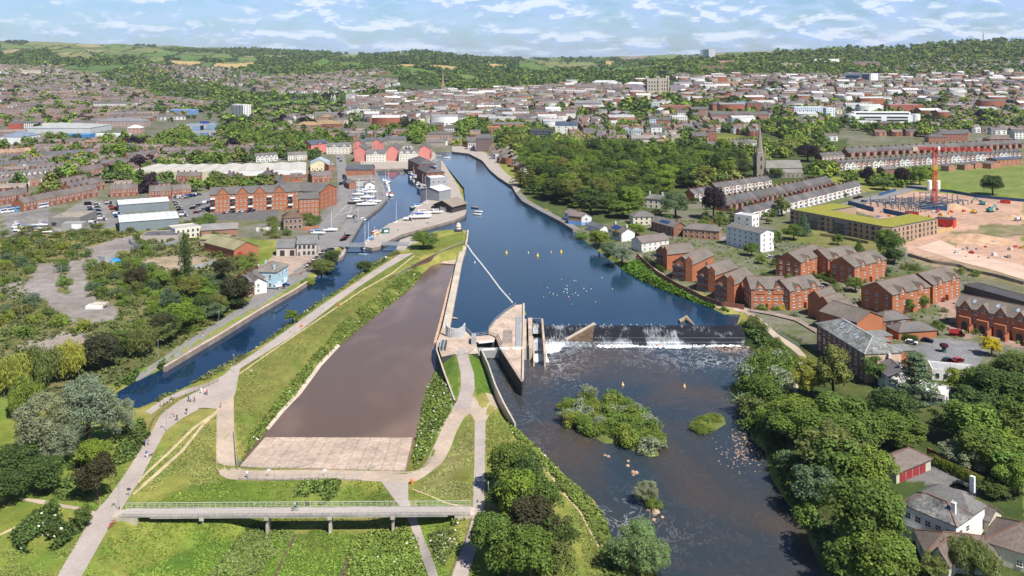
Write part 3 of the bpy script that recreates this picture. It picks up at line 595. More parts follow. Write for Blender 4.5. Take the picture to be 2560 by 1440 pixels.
# lanes and roads
ribbon("road",[(795,640),(740,680),(690,705),(640,738),(600,770),(540,808),(470,850),(410,893),(330,950)],[(838,650),(775,697),(740,716),(690,748),(640,778),(560,826),(488,868),(416,908),(345,955)],m_asph,.10)
ribbon("road",[(842,420),(845,460),(850,500),(830,530),(800,560),(790,590),(800,620),(795,640)],[(868,420),(870,460),(895,500),(880,530),(845,565),(850,590),(862,615),(838,650)],m_asph,.10)
ribbon("road",[(838,380),(842,420)],[(860,380),(868,420)],m_asph,.10)
ribbon("haul_road",[(2290,620),(2400,655),(2480,675),(2560,700),(2620,716)],[(2350,600),(2420,630),(2500,650),(2560,665),(2620,680)],pmat("pink_earth",(.56,.40,.31),.95,((.1,.12),(1,.15))),.12)
ribbon("road",[(1700,560),(1800,590),(1860,600),(1960,590)],[(1700,566),(1790,600),(1860,612),(1960,600)],m_asph,.10)
ribbon("road",[(2100,510),(2200,485),(2300,460)],[(2110,522),(2215,498),(2310,468)],m_asph,.10)
ribbon("footway",[(1590,640),(1640,688),(1700,725),(1750,752),(1800,773),(1862,780),(1890,800),(1930,842),(1975,870),(2000,892),(1990,940),(1980,985)],[(1600,638),(1655,683),(1712,718),(1760,742),(1812,762),(1870,772),(1905,797),(1945,836),(1995,868),(2036,912),(2008,930),(1990,985)],m_grit,.10)
ribbon("kerbside_wall_path",[(1870,782),(1930,790),(1990,805),(2040,835)],[(1875,776),(1935,783),(1996,798),(2044,826)],m_stone,.5)
# ---------------- trees ----------------
DENS,LS = 2.5,.60
def leafcloud(clumps,per,size,seed,up=.35,thin=1.0,droop=0.0,core=True,flat=1.0):
 """leaf-sized faces spread over many overlapping clumps -> vertices, quads"""
 g = np.random.default_rng(seed); Vs = []; size = size*LS
 for (cx,cy,cz,r) in clumps:
  n = max(6,int(per*DENS*(r/1.8)**1.6)); d = g.normal(size=(n,3)); d /= np.linalg.norm(d,axis=1)[:,None]
  d[:,2] = np.where(d[:,2] < -.45,-d[:,2],d[:,2])
  rad = r*(0.72+.36*g.random(n)); p = d*rad[:,None]; p[:,2] *= flat; p += (cx,cy,cz); p[:,2] -= droop*g.random(n)*r
  nn = d+g.normal(size=(n,3))*.42; nn[:,2] += up; nn /= np.linalg.norm(nn,axis=1)[:,None]
  t = np.cross(nn,g.normal(size=(n,3))); t /= np.linalg.norm(t,axis=1)[:,None]+1e-9
  if droop: t = t*.3+np.array((0,0,-1.)); t -= nn*(t*nn).sum(1)[:,None]; t /= np.linalg.norm(t,axis=1)[:,None]+1e-9
  b = np.cross(nn,t); s = size*(.6+.8*g.random(n))[:,None]; w = s*thin
  Vs.append(np.stack([p-t*s*.5,p+b*w*.5+t*s*.08,p+t*s*.5,p-b*w*.5+t*s*.08],1).reshape(-1,3))
 V = np.concatenate(Vs); Fq = np.arange(len(V)).reshape(-1,4); return V,Fq
def clumps_round(rx,rz,cz,n,seed,rc=(.26,.40),bias=0.25):
 r = random.Random(seed); o = []
 lop = [(r.uniform(0,6.28),r.uniform(.8,1.2)) for _ in range(3)]
 for i in range(n):
  z = r.uniform(-.75,1); a = i*2.39996+r.uniform(-.5,.5); k = math.sqrt(max(0,1-z*z)); f = r.uniform(.58,.86) if r.random() > bias else r.uniform(.1,.5)
  l = 1+.18*math.cos(a-lop[0][0])+.12*math.cos(2*a-lop[1][0])
  o.append((rx*f*k*l*math.cos(a),rx*f*k*l*math.sin(a),cz+rz*f*z*(1.0 if z > 0 else .8),rx*r.uniform(*rc)))
 return o
def trunk_mesh(h,r,n=7,limbs=5,seed=0,spread=.4):
 rr = random.Random(seed); mb = MB(); mb.tube([(0,0,-.6),(.02*h,0,h*.25),(0,.01*h,h*.55)],[r*1.3,r,r*.6],n)
 for i in range(limbs):
  a = i*2.4+rr.random(); z0 = h*rr.uniform(.28,.5); L = h*spread*rr.uniform(.7,1.1)
  mb.tube([(0,0,z0),(math.cos(a)*L*.5,math.sin(a)*L*.5,z0+L*.45),(math.cos(a)*L,math.sin(a)*L,z0+L*.8)],[r*.55,r*.35,r*.12],5)
 return mb.mesh("trunk",[m_bark],True)
PROTO = {}
def proto(key,h,r,V,Fq,tr):
 PROTO[key] = (fastmesh("crown",V,Fq,[m_leaf]),tr,h,r)
for s in range(3):
 proto(("oak",s),13,6.2,*leafcloud(clumps_round(6.2,5.2,7.6,46,s+1),62,.85,s+10),trunk_mesh(13,.42,seed=s))
 proto(("round",s),11,4.6,*leafcloud(clumps_round(4.6,4.9,6.0,38,s+31),62,.75,s+40),trunk_mesh(11,.3,seed=s+3))
 proto(("tall",s),17,4.4,*leafcloud(clumps_round(4.4,7.6,9.2,46,s+61),62,.80,s+70),trunk_mesh(17,.36,seed=s+6))
 proto(("bush",s),3.0,2.3,*leafcloud(clumps_round(2.3,1.9,1.15,16,s+91,(.32,.5)),60,.5,s+92),trunk_mesh(2.2,.09,5,4,s))
for s in range(2):
 proto(("willow",s),17,7.0,*leafcloud(clumps_round(7.0,7.6,9.2,60,s+121,(.18,.32)),88,1.0,s+122,thin=.34,up=.25),trunk_mesh(17,.5,limbs=7,seed=s,spread=.5))
 proto(("weeping",s),12,6.6,*leafcloud(clumps_round(6.2,5.0,7.0,44,s+141,(.2,.34)),105,1.7,s+142,thin=.2,droop=1.6),trunk_mesh(12,.45,limbs=7,seed=s,spread=.5))
 cl = [(1.3*math.cos(i*2.4)*f,1.3*math.sin(i*2.4)*f,1.6+i*.62,1.5*f) for i in range(33) for f in [min(1,.35+i*.06)*(1-max(0,i-20)/17)]]
 proto(("poplar",s),22,2.6,*leafcloud(cl,70,.62,s+151,up=.5),trunk_mesh(22,.3,limbs=2,seed=s,spread=.1))
 cl = []; rr = random.Random(s+5)
 for k in range(9):
  z = 3.2+k*1.55; R_ = 6.8*(1-k/10.5)*rr.uniform(.8,1.1)
  for j in range(9):
   a = j*.7+k*1.1; f = rr.uniform(.35,1); cl.append((R_*f*math.cos(a),R_*f*math.sin(a),z-.3*f,1.35))
 proto(("cedar",s),17,6.8,*leafcloud(cl,58,.7,s+161,up=1.2,flat=.38),trunk_mesh(16,.5,limbs=6,seed=s,spread=.3))
 cl = [(.55*R_*math.cos(j*2.1+k),.55*R_*math.sin(j*2.1+k),1.6+k*1.1,.62*R_+.3) for k in range(11) for R_ in [3.0*(1-k/11.5)] for j in range(3)]
 proto(("conifer",s),14,3.2,*leafcloud(cl,80,.6,s+171,up=.1,droop=.3),trunk_mesh(14,.25,limbs=1,seed=s,spread=.05))
GR = dict(mid=(.118,.178,.032),dark=(.072,.114,.028),bright=(.175,.25,.032),olive=(.165,.185,.046),silver=(.24,.285,.175),yellow=(.28,.30,.05),lime=(.22,.27,.042),sage=(.17,.24,.085),
          copper=(.030,.020,.026),umber=(.066,.064,.028),fresh=(.150,.225,.036),blue=(.110,.165,.080),gold=(.52,.44,.02))
CNAME = dict(mid="mid green",dark="dark green",bright="bright green",olive="olive green",silver="silvery green",yellow="yellow green",lime="lime green",copper="purple leaved",umber="brownish dark green",fresh="fresh green",sage="sage green",blue="grey green",gold="golden yellow")
KNAME = dict(oak=("broad tree","broadleaf_tree"),round=("round tree","broadleaf_tree"),tall=("tall tree","broadleaf_tree"),bush=("bush","bush"),willow=("willow","willow_tree"),weeping=("weeping willow","weeping_willow"),
             poplar=("narrow poplar","poplar_tree"),cedar=("spreading cedar","cedar_tree"),conifer=("pointed conifer","conifer_tree"))
tri = 0
def tree(kind,u,v,h,r=None,col="mid",where="",group=None,label=None,xy=None,jit=.12):
 """one tree or bush: an empty at its foot with trunk and crown"""
 global tri; tri += 1
 x,y,z = G(u,v) if xy is None else (*xy,T(*xy))
 s = tri % (3 if kind in ("oak","round","tall","bush") else 2); cr,tr,H0,R0 = PROTO[(kind,s)]
 kz = h/H0; kx = (r/R0) if r else kz
 nm,name = KNAME[kind]; lab = label or f"{CNAME[col]} {nm} {where}"
 t = thing(name,lab,"bush" if kind == "bush" else "tree",(x,y,z-.1),rng.uniform(0,6.28),group)
 t.scale = (kx,kx*rng.uniform(.92,1.08),kz)
 c = GR[col]; j = [1+rng.uniform(-jit,jit) for _ in range(2)]
 put("trunk",tr,t); put("crown",cr,t,color=(c[0]*j[0],c[1]*(j[0]+j[1])/2,c[2]*j[1]))
 return t
def fill(poly,step,kinds,cols,hs,where,group,rs=None,seed=1,keep=1.0,avoid=(),zmin=-1.2):
 P = GP(poly); xs = [p[0] for p in P]; ys = [p[1] for p in P]; r = random.Random(seed); y = min(ys); row = 0
 while y < max(ys):
  x = min(xs)+(row % 2)*step/2
  while x < max(xs):
   px,py = x+r.uniform(-.33,.33)*step,y+r.uniform(-.33,.33)*step
   if inside(np.array([px]),np.array([py]),P)[0] and r.random() < keep and T(px,py) > zmin and not any(inside(np.array([px]),np.array([py]),q)[0] for q in avoid):
    h = r.uniform(*hs); tree(r.choice(kinds),0,0,h,r.uniform(*rs) if rs else None,r.choice(cols),where,group,xy=(px,py))
   x += step
  y += step*.87; row += 1
# ---------------- buildings ----------------
BRICK,ORBR,DKBR,SLATE,TILE,WHITE,CREAM,STONE,PINKW,LGREY,DGREY,TERRA,SAND,BLUEW = (.30,.115,.07),(.38,.15,.085),(.17,.07,.05),(.115,.108,.105),(.15,.115,.095),(.74,.73,.70),(.66,.59,.45),(.36,.31,.25),(.66,.25,.22),(.50,.50,.49),(.10,.10,.105),(.27,.13,.08),(.46,.38,.28),(.38,.52,.58)
_win = {}
def winmesh(w,h,style=0):
 k = (round(w,2),round(h,2),style)
 if k not in _win:
  mb = MB(); f = .09 if style != 2 else .05
  mb.box(-w/2,w/2,-.10,.05,0,h,0); mb.add([(-w/2+f,-.115,f),(w/2-f,-.115,f),(w/2-f,-.115,h-f),(-w/2+f,-.115,h-f)],[(0,1,2,3)],1)
  if style == 0: mb.box(-.03,.03,-.14,-.10,f,h-f,0); mb.box(-w/2+f,w/2-f,-.135,-.10,h*.5-.03,h*.5+.03,0)
  mb.box(-w/2-.08,w/2+.08,-.2,.02,-.12,-.005,0)
  _win[k] = mb.mesh("window",[m_trim_dark if style == 2 else m_white,m_glass])
 return _win[k]
m_trim_dark = pmat("dark_frame",(.06,.065,.07),.5,())
m_timber = pmat("door_paint",None,.5,((.8,.08),))
def roof_gable(mb,L,D,h,rise,ridge='x',ov=.4,th=.22,x0=0,y0=0):
 if ridge == 'x':
  for s,ya,yb in ((1,-ov,D/2),(-1,D+ov,D/2)):
   k = rise/(D/2); za = h-ov*k; vs = [(x0-ov,y0+ya,za),(x0+L+ov,y0+ya,za),(x0+L+ov,y0+yb,h+rise),(x0-ov,y0+yb,h+rise)]
   up = [(x,y,z+th) for x,y,z in vs]; fs = [(0,3,2,1),(4,5,6,7),(0,1,5,4),(1,2,6,5),(2,3,7,6),(3,0,4,7)]
   mb.add(vs+up,fs if s > 0 else [f[::-1] for f in fs])
 else:
  for s,xa,xb in ((-1,-ov,L/2),(1,L+ov,L/2)):
   k = rise/(L/2); za = h-ov*k; vs = [(x0+xa,y0-ov,za),(x0+xa,y0+D+ov,za),(x0+xb,y0+D+ov,h+rise),(x0+xb,y0-ov,h+rise)]
   up = [(x,y,z+th) for x,y,z in vs]; fs = [(0,3,2,1),(4,5,6,7),(0,1,5,4),(1,2,6,5),(2,3,7,6),(3,0,4,7)]
   mb.add(vs+up,fs if s > 0 else [f[::-1] for f in fs])
def roof_hip(mb,L,D,h,rise,ov=.4,half=(1,1)):
 a = [(-ov,-ov,h),(L+ov,-ov,h),(L+ov,D+ov,h),(-ov,D+ov,h)]; i = min(L,D)/2
 if L >= D: b = [(i*half[0]-ov*(1-half[0]),D/2,h+rise),(L-i*half[1]+ov*(1-half[1]),D/2,h+rise)]; fs = [(0,1,5,4),(2,3,4,5),(1,2,5),(3,0,4)]
 else: b = [(L/2,i*half[0]-ov*(1-half[0]),h+rise),(L/2,D-i*half[1]+ov*(1-half[1]),h+rise)]; fs = [(0,1,4),(1,2,5,4),(2,3,5),(3,0,4,5)]
 mb.add(a+b,fs+[(3,2,1,0)])
 mb.box(-ov,L+ov,-ov,D+ov,h-.22,h-.004)
def front_gable(wb,rb,c,w,h,rise,D,mrise,y=0.0,proud=.25,depth=None,drop=0.0):
 """a cross gable on the front: its wall and its small roof running back into the main roof"""
 k = mrise/(D/2); yb = min(D/2,rise/k) if depth is None else depth
 wb.add([(c-w/2,y-proud,h-drop-2.2),(c+w/2,y-proud,h-drop-2.2),(c+w/2,y-proud,h),(c,y-proud,h+rise),(c-w/2,y-proud,h),(c-w/2,.3,h-drop-2.2),(c+w/2,.3,h-drop-2.2),(c+w/2,.3,h),(c-w/2,.3,h)],[(0,1,2,3,4),(1,6,7,2),(5,0,4,8)])
 o = .25; th = .16
 for s in (-1,1):
  vs = [(c+s*(w/2+o),y-proud-o,h-o*rise/(w/2)),(c,y-proud-o,h+rise),(c,yb+.3,h+rise),(c+s*(w/2+o),.2,h-o*rise/(w/2))]; up = [(x,yy,z+th) for x,yy,z in vs]
  fs = [(0,1,2,3),(7,6,5,4),(0,4,5,1),(1,5,6,2),(2,6,7,3),(3,7,4,0)]; rb.add(vs+up,fs if s < 0 else [f[::-1] for f in fs])
def wgrid(a,b,z0,n,m,fh,w,h):
 """centres of an n by m grid of windows along a wall"""
 return [(a+(b-a)*(i+.5)/n,z0+j*fh) for i in range(n) for j in range(m)]
def place(P1,P2,h=0.0):
 """front line given by two photo points at height h above the ground -> origin, length, heading, ground"""
 a = G(*P1,h); b = G(*P2,h); L = math.dist(a[:2],b[:2]); return a,L,math.atan2(b[1]-a[1],b[0]-a[0]),min(a[2],b[2])
def bld(name,label,cat,P1,P2,D,h,roof='gable',rise=None,ridge='x',wall=BRICK,rc=SLATE,at='eave',fl=2,wn=(4,2,2,0),ww=1.1,wh=1.25,chim=(),gab=(),gabw=4.0,gabr=2.2,gcol=None,group=None,style=0,
  parts=None,ov=.4,door=None,half=(1,1),par=.5,base_col=None,fh=None,wz=1.0,sky=(),rmat=None,ridge_col=(.21,.12,.09),L=None,dormer=()):
 a,L0,ang,z0 = place(P1,P2,h if at == 'eave' else 0.0)
 L = L or L0; y0 = a[1]; x0 = a[0]
 t = thing(name,label,cat,(x0,y0,z0),ang,group); t["dims"] = (L,D,h)
 rise = rise if rise is not None else (0 if roof == 'flat' else min(min(L,D)*.28,5.0))
 parts = (y0 < 520) if parts is None else parts
 wb = MB(); rb = MB(); wb.box(0,L,0,D,-2.5,h,0)
 if roof == 'gable':
  if ridge == 'x':
   for xx in (0,L): wb.add([(xx,0,h),(xx,D,h),(xx,D/2,h+rise)],[(0,1,2) if xx else (0,2,1)])
  else:
   for yy in (0,D): wb.add([(0,yy,h),(L,yy,h),(L/2,yy,h+rise)],[(0,1,2) if not yy else (0,2,1)])
  roof_gable(rb,L,D,h,rise,ridge,ov)
 elif roof == 'hip': roof_hip(rb,L,D,h,rise,ov,half)
 elif roof == 'saw':
  n = max(1,int(round(D/12))); w = D/n
  for i in range(n):
   roof_gable(rb,L,w,h,rise,'x',0.1,.15,0,i*w)
   for xx in (0,L): wb.add([(xx,i*w,h),(xx,(i+1)*w,h),(xx,(i+.5)*w,h+rise)],[(0,1,2) if xx else (0,2,1)])
 elif roof == 'zig':
  n = max(1,int(round(L/14))); w = L/n
  for i in range(n):
   roof_gable(rb,w,D,h,rise,'y',0.05,.15,i*w,0)
   for yy in (0,D): wb.add([(i*w,yy,h),((i+1)*w,yy,h),((i+.5)*w,yy,h+rise)],[(0,1,2) if not yy else (0,2,1)])
 else:
  p = .25
  for b in ((0,L,0,p),(0,L,D-p,D),(0,p,p,D-p),(L-p,L,p,D-p)): wb.box(*b,h,h+par)
  rb.box(p,L-p,p,D-p,h,h+.08)
  for i in range(int(L*D/260)): q,w_ = rng.uniform(.1,.85)*L,rng.uniform(.15,.75)*D; rb.box(q,q+rng.uniform(1,2.5),w_,w_+rng.uniform(1,2),h+.08,h+rng.uniform(.5,1.4))
 for c in gab: front_gable(wb,rb,c*L,gabw,h,gabr,D,max(rise,.5))
 for c in dormer:
  k = rise/(D/2); yy = D*.14; wb.box(c*L-.8,c*L+.8,yy,yy+2.2/k*.6,h+yy*k-.1,h+yy*k+1.35); rb.box(c*L-1,c*L+1,yy-.25,yy+2.4/k*.6,h+yy*k+1.35,h+yy*k+1.5)
 fh = fh or (h-.3)/fl; spots = []
 for side,n in enumerate(wn):
  if not n: continue
  ln = L if side in (0,3) else D
  for q,z in wgrid(.4,ln-.4,wz,n,fl,fh,ww,wh):
   if z+wh > h-.05: continue
   loc,rz = ((q,-.02,z),0) if side == 0 else ((L+.02,q,z),math.pi/2) if side == 1 else ((-.02,ln-q,z),-math.pi/2) if side == 2 else ((L-q,D+.02,z),math.pi)
   if door is not None and side == 0 and z < fh and abs(q-door*L) < 1.3: continue
   spots.append((loc,rz))
 for c in gab:
  if gabr > 1.6: spots.append(((c*L,-.28,h-.55),0))
 mats = [m_wall,m_glass,m_white]
 if not parts:
  for (x,y,z),rz in spots:
   Mx = Matrix.Translation((x,y,z)) @ Matrix.Rotation(rz,4,'Z'); fr = 2 if style != 2 else 1
   if style != 2: wb.box(-ww/2-.1,ww/2+.1,-.10,.02,-.12,wh+.1,2,Mx)
   wb.add([Mx @ Vector(p) for p in ((-ww/2,-.16,0),(ww/2,-.16,0),(ww/2,-.16,wh),(-ww/2,-.16,wh))],[(0,1,2,3)],1)
 wo = wb.obj("wall",mats,t,color=wall)
 ro = rb.obj("roof",rmat or m_roof,t,color=rc)
 if parts and roof in ('hip','gable') and rise > 1 and y0 < 480:
  q = MB(); i = min(L,D)/2; zr = h+rise+.05; o_ = ov
  if roof == 'gable': ends = [(0-o_,D/2),(L+o_,D/2)] if ridge == 'x' else [(L/2,-o_),(L/2,D+o_)]; zr += .2
  else: ends = [(i,D/2),(L-i,D/2)] if L >= D else [(L/2,i),(L/2,D-i)]
  if math.dist(*ends) > .3: q.beam((*ends[0],zr),(*ends[1],zr),.34,.16)
  if roof == 'hip':
   for cx,cy in ((-o_,-o_),(L+o_,-o_),(L+o_,D+o_),(-o_,D+o_)): e = min(ends,key=lambda p: math.dist(p,(cx,cy))); q.beam((cx,cy,h+.06),(*e,zr),.3,.14)
  q.obj('ridge_tiles',m_wall,ro,color=ridge_col)
 if base_col: MB().box(-.06,L+.06,-.06,D+.06,-2.4,fh*.95).obj("ground_storey",m_wall,t,color=base_col)
 if parts:
  for loc,rz in spots[:100]: put("window",winmesh(ww,wh,style),t,loc,rz)
 for (fx,fy) in chim:
  k = h+(rise*(1-abs(fy-.5)*2) if ridge == 'x' or roof == 'hip' else rise*(1-abs(fx-.5)*2))
  cb = MB().box(fx*L-.45,fx*L+.45,fy*D-.35,fy*D+.35,k-1.6,k+1.5); cb.box(fx*L-.52,fx*L+.52,fy*D-.42,fy*D+.42,k+1.5,k+1.68)
  for q in (-.22,.22): cb.tube([(fx*L+q,fy*D,k+1.68),(fx*L+q,fy*D,k+2.1)],.12,6)
  cb.obj("chimney",m_wall,ro,color=gcol or (BRICK if wall not in (WHITE,CREAM,BLUEW) else wall))
 for (fx,fy) in sky:
  k = rise/(D/2) if ridge == 'x' else 0; z = h+fy*D*k if fy < .5 else h+(1-fy)*D*k; s = 1 if fy < .5 else -1; d = Vector((0,s,k)).normalized(); n = Vector((0,-k,s)).normalized()*s; c = Vector((fx*L,fy*D,z))+n*.3
  MB().add([c+Vector((q,0,0))+d*e for q,e in ((-.6,-.8),(.6,-.8),(.6,.8),(-.6,.8))],[(0,1,2,3) if s > 0 else (3,2,1,0)]).obj("skylight",m_pale,ro)
 if door is not None:
  MB().box(door*L-.55,door*L+.55,-.12,.05,0,2.15).obj("door",m_timber,t,color=(.08,.12,.2))
 return t
m_pale = pmat("pale_glass",(.35,.42,.48),.15,((.9,.2),),spec=.6)
# terraced houses: one prototype of each kind,copied along a row
def terr_proto(kind,W_=5.2,D=10.0,h=5.4):
 t = thing("terraced_house","","house"); wb,rb = MB(),MB(); rise = 3.5
 wb.box(0,W_,0,D,-2.5,h)
 for xx in (0,W_): wb.add([(xx,0,h),(xx,D,h),(xx,D/2,h+rise)],[(0,1,2) if xx else (0,2,1)])
 roof_gable(rb,W_,D,h,rise,'x',.02,.2)
 if kind == 'gabled': front_gable(wb,rb,W_*.36,W_*.66,h,2.3,D,rise)
 if kind == 'rear':
  wb.box(.1,W_*.52,-4.2,0,-2.5,h-1.2); wb.add([(.1,-4.2,h-1.2),(W_*.52,-4.2,h-1.2),(W_*.31,-4.2,h)],[(0,1,2)]); roof_gable(rb,W_*.52-.1,6.2,h-1.2,1.15,'y',.12,.16,.1,-4.2)
 wl = wb.obj("wall",m_wall,t); wl["tinted"] = 1
 ro = rb.obj("roof",m_roof,t,color=SLATE)
 cb = MB().box(-.3,.55,D*.5-.7,D*.5+.7,h+rise-.9,h+rise+1.35)
 for q in (-.4,0,.4): cb.tube([(.12,D*.5+q,h+rise+1.35),(.12,D*.5+q,h+rise+1.75)],.13,5)
 cb.obj("chimney",m_wall,ro,color=DKBR)
 if kind in ('bay','gabled'):
  bb = MB(); x0,x1 = W_*.1,W_*.6
  bb.prism([(x0,0),(x0+.5,-.8),(x1-.5,-.8),(x1,0)],0,h-.3); bb.obj("bay_window",m_white,t)
  for z in (.9,3.5): MB().add([(x0+.6,-.82,z),(x1-.6,-.82,z),(x1-.6,-.82,z+1.5),(x0+.6,-.82,z+1.5)],[(0,1,2,3)]).obj("window",m_glass,t)
  put("window",winmesh(1.0,1.5),t,(W_*.8,0,3.5)); MB().box(W_*.7,W_*.9,-.06,.05,0,2.2).obj("door",m_timber,t,color=(.1,.16,.3))
  if kind == 'gabled': put("window",winmesh(.9,1.1),t,(W_*.36,-.25,h+.1))
 elif kind == 'rear':
  put("window",winmesh(1.0,1.3),t,(W_*.31,-4.2,2.9)); put("window",winmesh(1.0,1.4),t,(W_*.31,-4.2,.6)); put("window",winmesh(1.1,1.4),t,(W_*.77,0,3.6))
 else:
  for q in (.28,.74): put("window",winmesh(1.1,1.35),t,(W_*q,0,3.5))
  put("window",winmesh(1.3,1.35),t,(W_*.28,0,.9)); MB().box(W_*.66,W_*.84,-.06,.05,0,2.15).obj("door",m_timber,t,color=(.2,.05,.05))
 return freeze(t)
TPROTO = {}
def row(kind,P1,P2,n,label,group,cols,rcols=(SLATE,DGREY,(.13,.12,.115),(.10,.098,.10)),at='eave',h=5.4,step=0.0,flip=False,seed=0,hs=1.0):
 """a street of n terraced houses between two photo points"""
 r = random.Random(seed+n); a,L,ang,z0 = place(P1,P2,h*hs if at == 'eave' else 0)
 first = kind not in TPROTO
 if first: TPROTO[kind] = terr_proto(kind)
 p = TPROTO[kind]; w = L/n
 for i in range(n):
  x,y = a[0]+math.cos(ang)*w*i,a[1]+math.sin(ang)*w*i
  if first and i == 0: o = p; o["group"] = group
  else: o = dup(p,(0,0,0),0,label,group)
  o["label"] = label; o.location = (x,y,T(x,y)); o.rotation_euler = (0,0,ang); o.scale = (w/5.2*.998,1,hs)
  if flip: o.location = (x+math.cos(ang)*w,y+math.sin(ang)*w,T(x,y)); o.rotation_euler = (0,0,ang+math.pi)
  c = cols[i % len(cols)] if isinstance(cols,list) else r.choice(cols); rc = r.choice(rcols)
  for ch in (o.children if not (first and i == 0) else KIDS[p]):
   if ch.get("tinted"): j = r.uniform(.9,1.1); ch.color = (*[q*j for q in c],1)
   elif ch.name.startswith("roof"): j = r.uniform(.85,1.2); ch.color = (*[q*j for q in rc],1)
# ---------------- right bank: houses,flats,mill,terraces,building site ----------------
ORB = (.41,.155,.078)
m_lichen = pmat('lichened_slate',None,.85,((.35,.45),(1.4,.4),(5,.25)),spec=.2)
def near_right():
 t = bld("garage_block","long garage with four red doors and hipped tiled roof","garage",(2241,1181),(2327,1146),7.2,2.9,'hip',2.3,wall=(.55,.53,.42),rc=(.17,.14,.12),wn=(0,0,0,0))
 for i in range(4): put("garage_door",gdoor,t,((i+1.35)*14.4/5.2-1.2,-.03,0),color=(.30,.04,.045))
 t = bld("white_house","white rendered house with twin hipped slate roofs at lower right","house",(2254,1257.5),(2390,1314),7.0,7.2,'hip',2.6,wall=WHITE,rc=(.16,.155,.15),wn=(5,2,0,0),fl=2,ww=1.3,wh=1.3,chim=[(.86,.35)],sky=[],rmat=m_lichen)
 L,D = t["dims"][0],13.5
 wb = MB().box(.3,L-.2,7.0,D,-2.5,7.2); wb.obj("rear_wall",m_wall,t,color=WHITE); rb = MB(); roof_hip(rb,L-.1,D-6.6,7.2,2.6,.3); o = rb.obj("rear_roof",m_roof,t,(.05,6.8,0),color=(.15,.145,.14))
 MB().box(L*.62-.5,L*.62+.5,10,10.8,7.4,11.0).obj("chimney",m_wall,o,color=WHITE)
 MB().box(1.2,5.0,-1.5,0,2.7,2.85).box(1.2,5.0,-1.5,-1.44,2.85,3.7).box(1.25,1.4,-1.45,-1.3,0,2.7).box(4.8,4.95,-1.45,-1.3,0,2.7).obj("balcony",m_white,t)
 bld("tiled_hall","large low hall with broad brown tiled hipped roof in the lower right corner","hall",(2318,1384),(2500,1402),9,3.4,'hip',2.6,wall=(.60,.57,.47),rc=(.155,.125,.105),wn=(6,0,1,0),fl=1,ww=1.2,wh=1.5)
 bld("tiled_house","cream house with steep tiled roof beside the white house","house",(2462,1352),(2640,1408),12,4.0,'hip',3.6,wall=(.60,.57,.47),rc=(.165,.13,.11),wn=(3,0,2,0),fl=1)
 bld("porch_wing","small cream gabled wing with arched window at the bottom right","house",(2322,1392),(2372,1412),7,3.2,'gable',2.6,ridge='y',wall=(.60,.57,.47),rc=(.165,.13,.11),wn=(1,0,0,0),fl=1)
 bld("link_wing","low cream wing with dark framed window behind the white house","house",(2420,1282),(2472,1303),6,4.4,'gable',1.8,wall=(.60,.55,.42),rc=(.15,.13,.12),wn=(1,0,0,0),fl=1,ww=2,wh=1.6,style=2)
 t = bld("mill_building","three storey brick mill with lichened grey hipped roof and cream end wall","mill",(2042,809),(2162.5,884),12.7,9.6,'hip',3.4,wall=(.22,.095,.07),rc=(.20,.205,.195),rmat=m_lichen,ridge_col=(.42,.43,.43),fl=3,wn=(9,0,0,0),ww=1.2,wh=1.9,sky=[(.3,.35),(.36,.3),(.5,.25),(.62,.3),(.68,.25)])
 MB().box(t["dims"][0],t["dims"][0]+.12,-.02,12.72,-2.5,9.35).obj("end_wall",m_wall,t,color=(.62,.45,.34))
 for k,(x,w,d) in enumerate(((7,6,9),(14,5,5),(22.5,6,8))):
  wb = MB().box(x,x+w,12.7,12.7+d,-2.5,8.2); wb.obj("rear_wing",m_wall,t,color=ORB); MB().box(x-.2,x+w+.2,12.8,12.9+d,8.2,8.5).obj("wing_roof",m_roof,t,color=(.22,.22,.21))
 bld("white_villa","small white villa with slate roof and tall chimney beside the mill","house",(2181,907),(2222,942),9,5.6,'gable',2.2,wall=WHITE,rc=(.15,.135,.14),wn=(2,2,0,0),chim=[(.2,.5),(.85,.5)],gcol=WHITE)
 bld("garden_pavilion","low white pavilion partly hidden under the cedar","pavilion",(2268,972),(2362,992),9,3.4,'flat',wall=WHITE,rc=(.6,.6,.58),wn=(6,2,0,0),fl=1,ww=1.2,wh=1.6,style=2)
 bld("pavilion_wing","white flat roofed wing behind the cedar","pavilion",(2330,925),(2440,935),8,3.2,'flat',wall=WHITE,rc=(.35,.35,.36),wn=(5,2,0,0),fl=1,style=2)
 bld("garage_block","brick garage with slate hipped roof in front of the car park","garage",(2247,830),(2342,824),8,3.0,'hip',2.4,wall=ORB,rc=(.14,.13,.125),wn=(0,0,0,0))
 t = bld("garage_block","brick garage with one pale blue door behind the mill","garage",(2208,802),(2275,795),8,3.0,'hip',2.4,wall=ORB,rc=(.14,.13,.125),wn=(0,0,0,0))
 L = t["dims"][0]
 for i,c in enumerate(((.06,.06,.07),(.06,.06,.07),(.30,.50,.62))): put("garage_door",gdoor,t,(L*(.2+.27*i),-.03,0),color=c)
 # riverside flats: stepped brick blocks,gable to the river on the left,lit brick wall towards us
 fl = dict(wall=ORB,rc=(.165,.14,.12),style=0,fl=3,ww=1.2,wh=1.25)
 pos = [((1668,636),(1737,628),9.5,"farthest"),((1730,662),(1784,637),10,"second"),((1787,688),(1842,668),9,"third"),((1835,711),(1884,690),9,"fourth")]
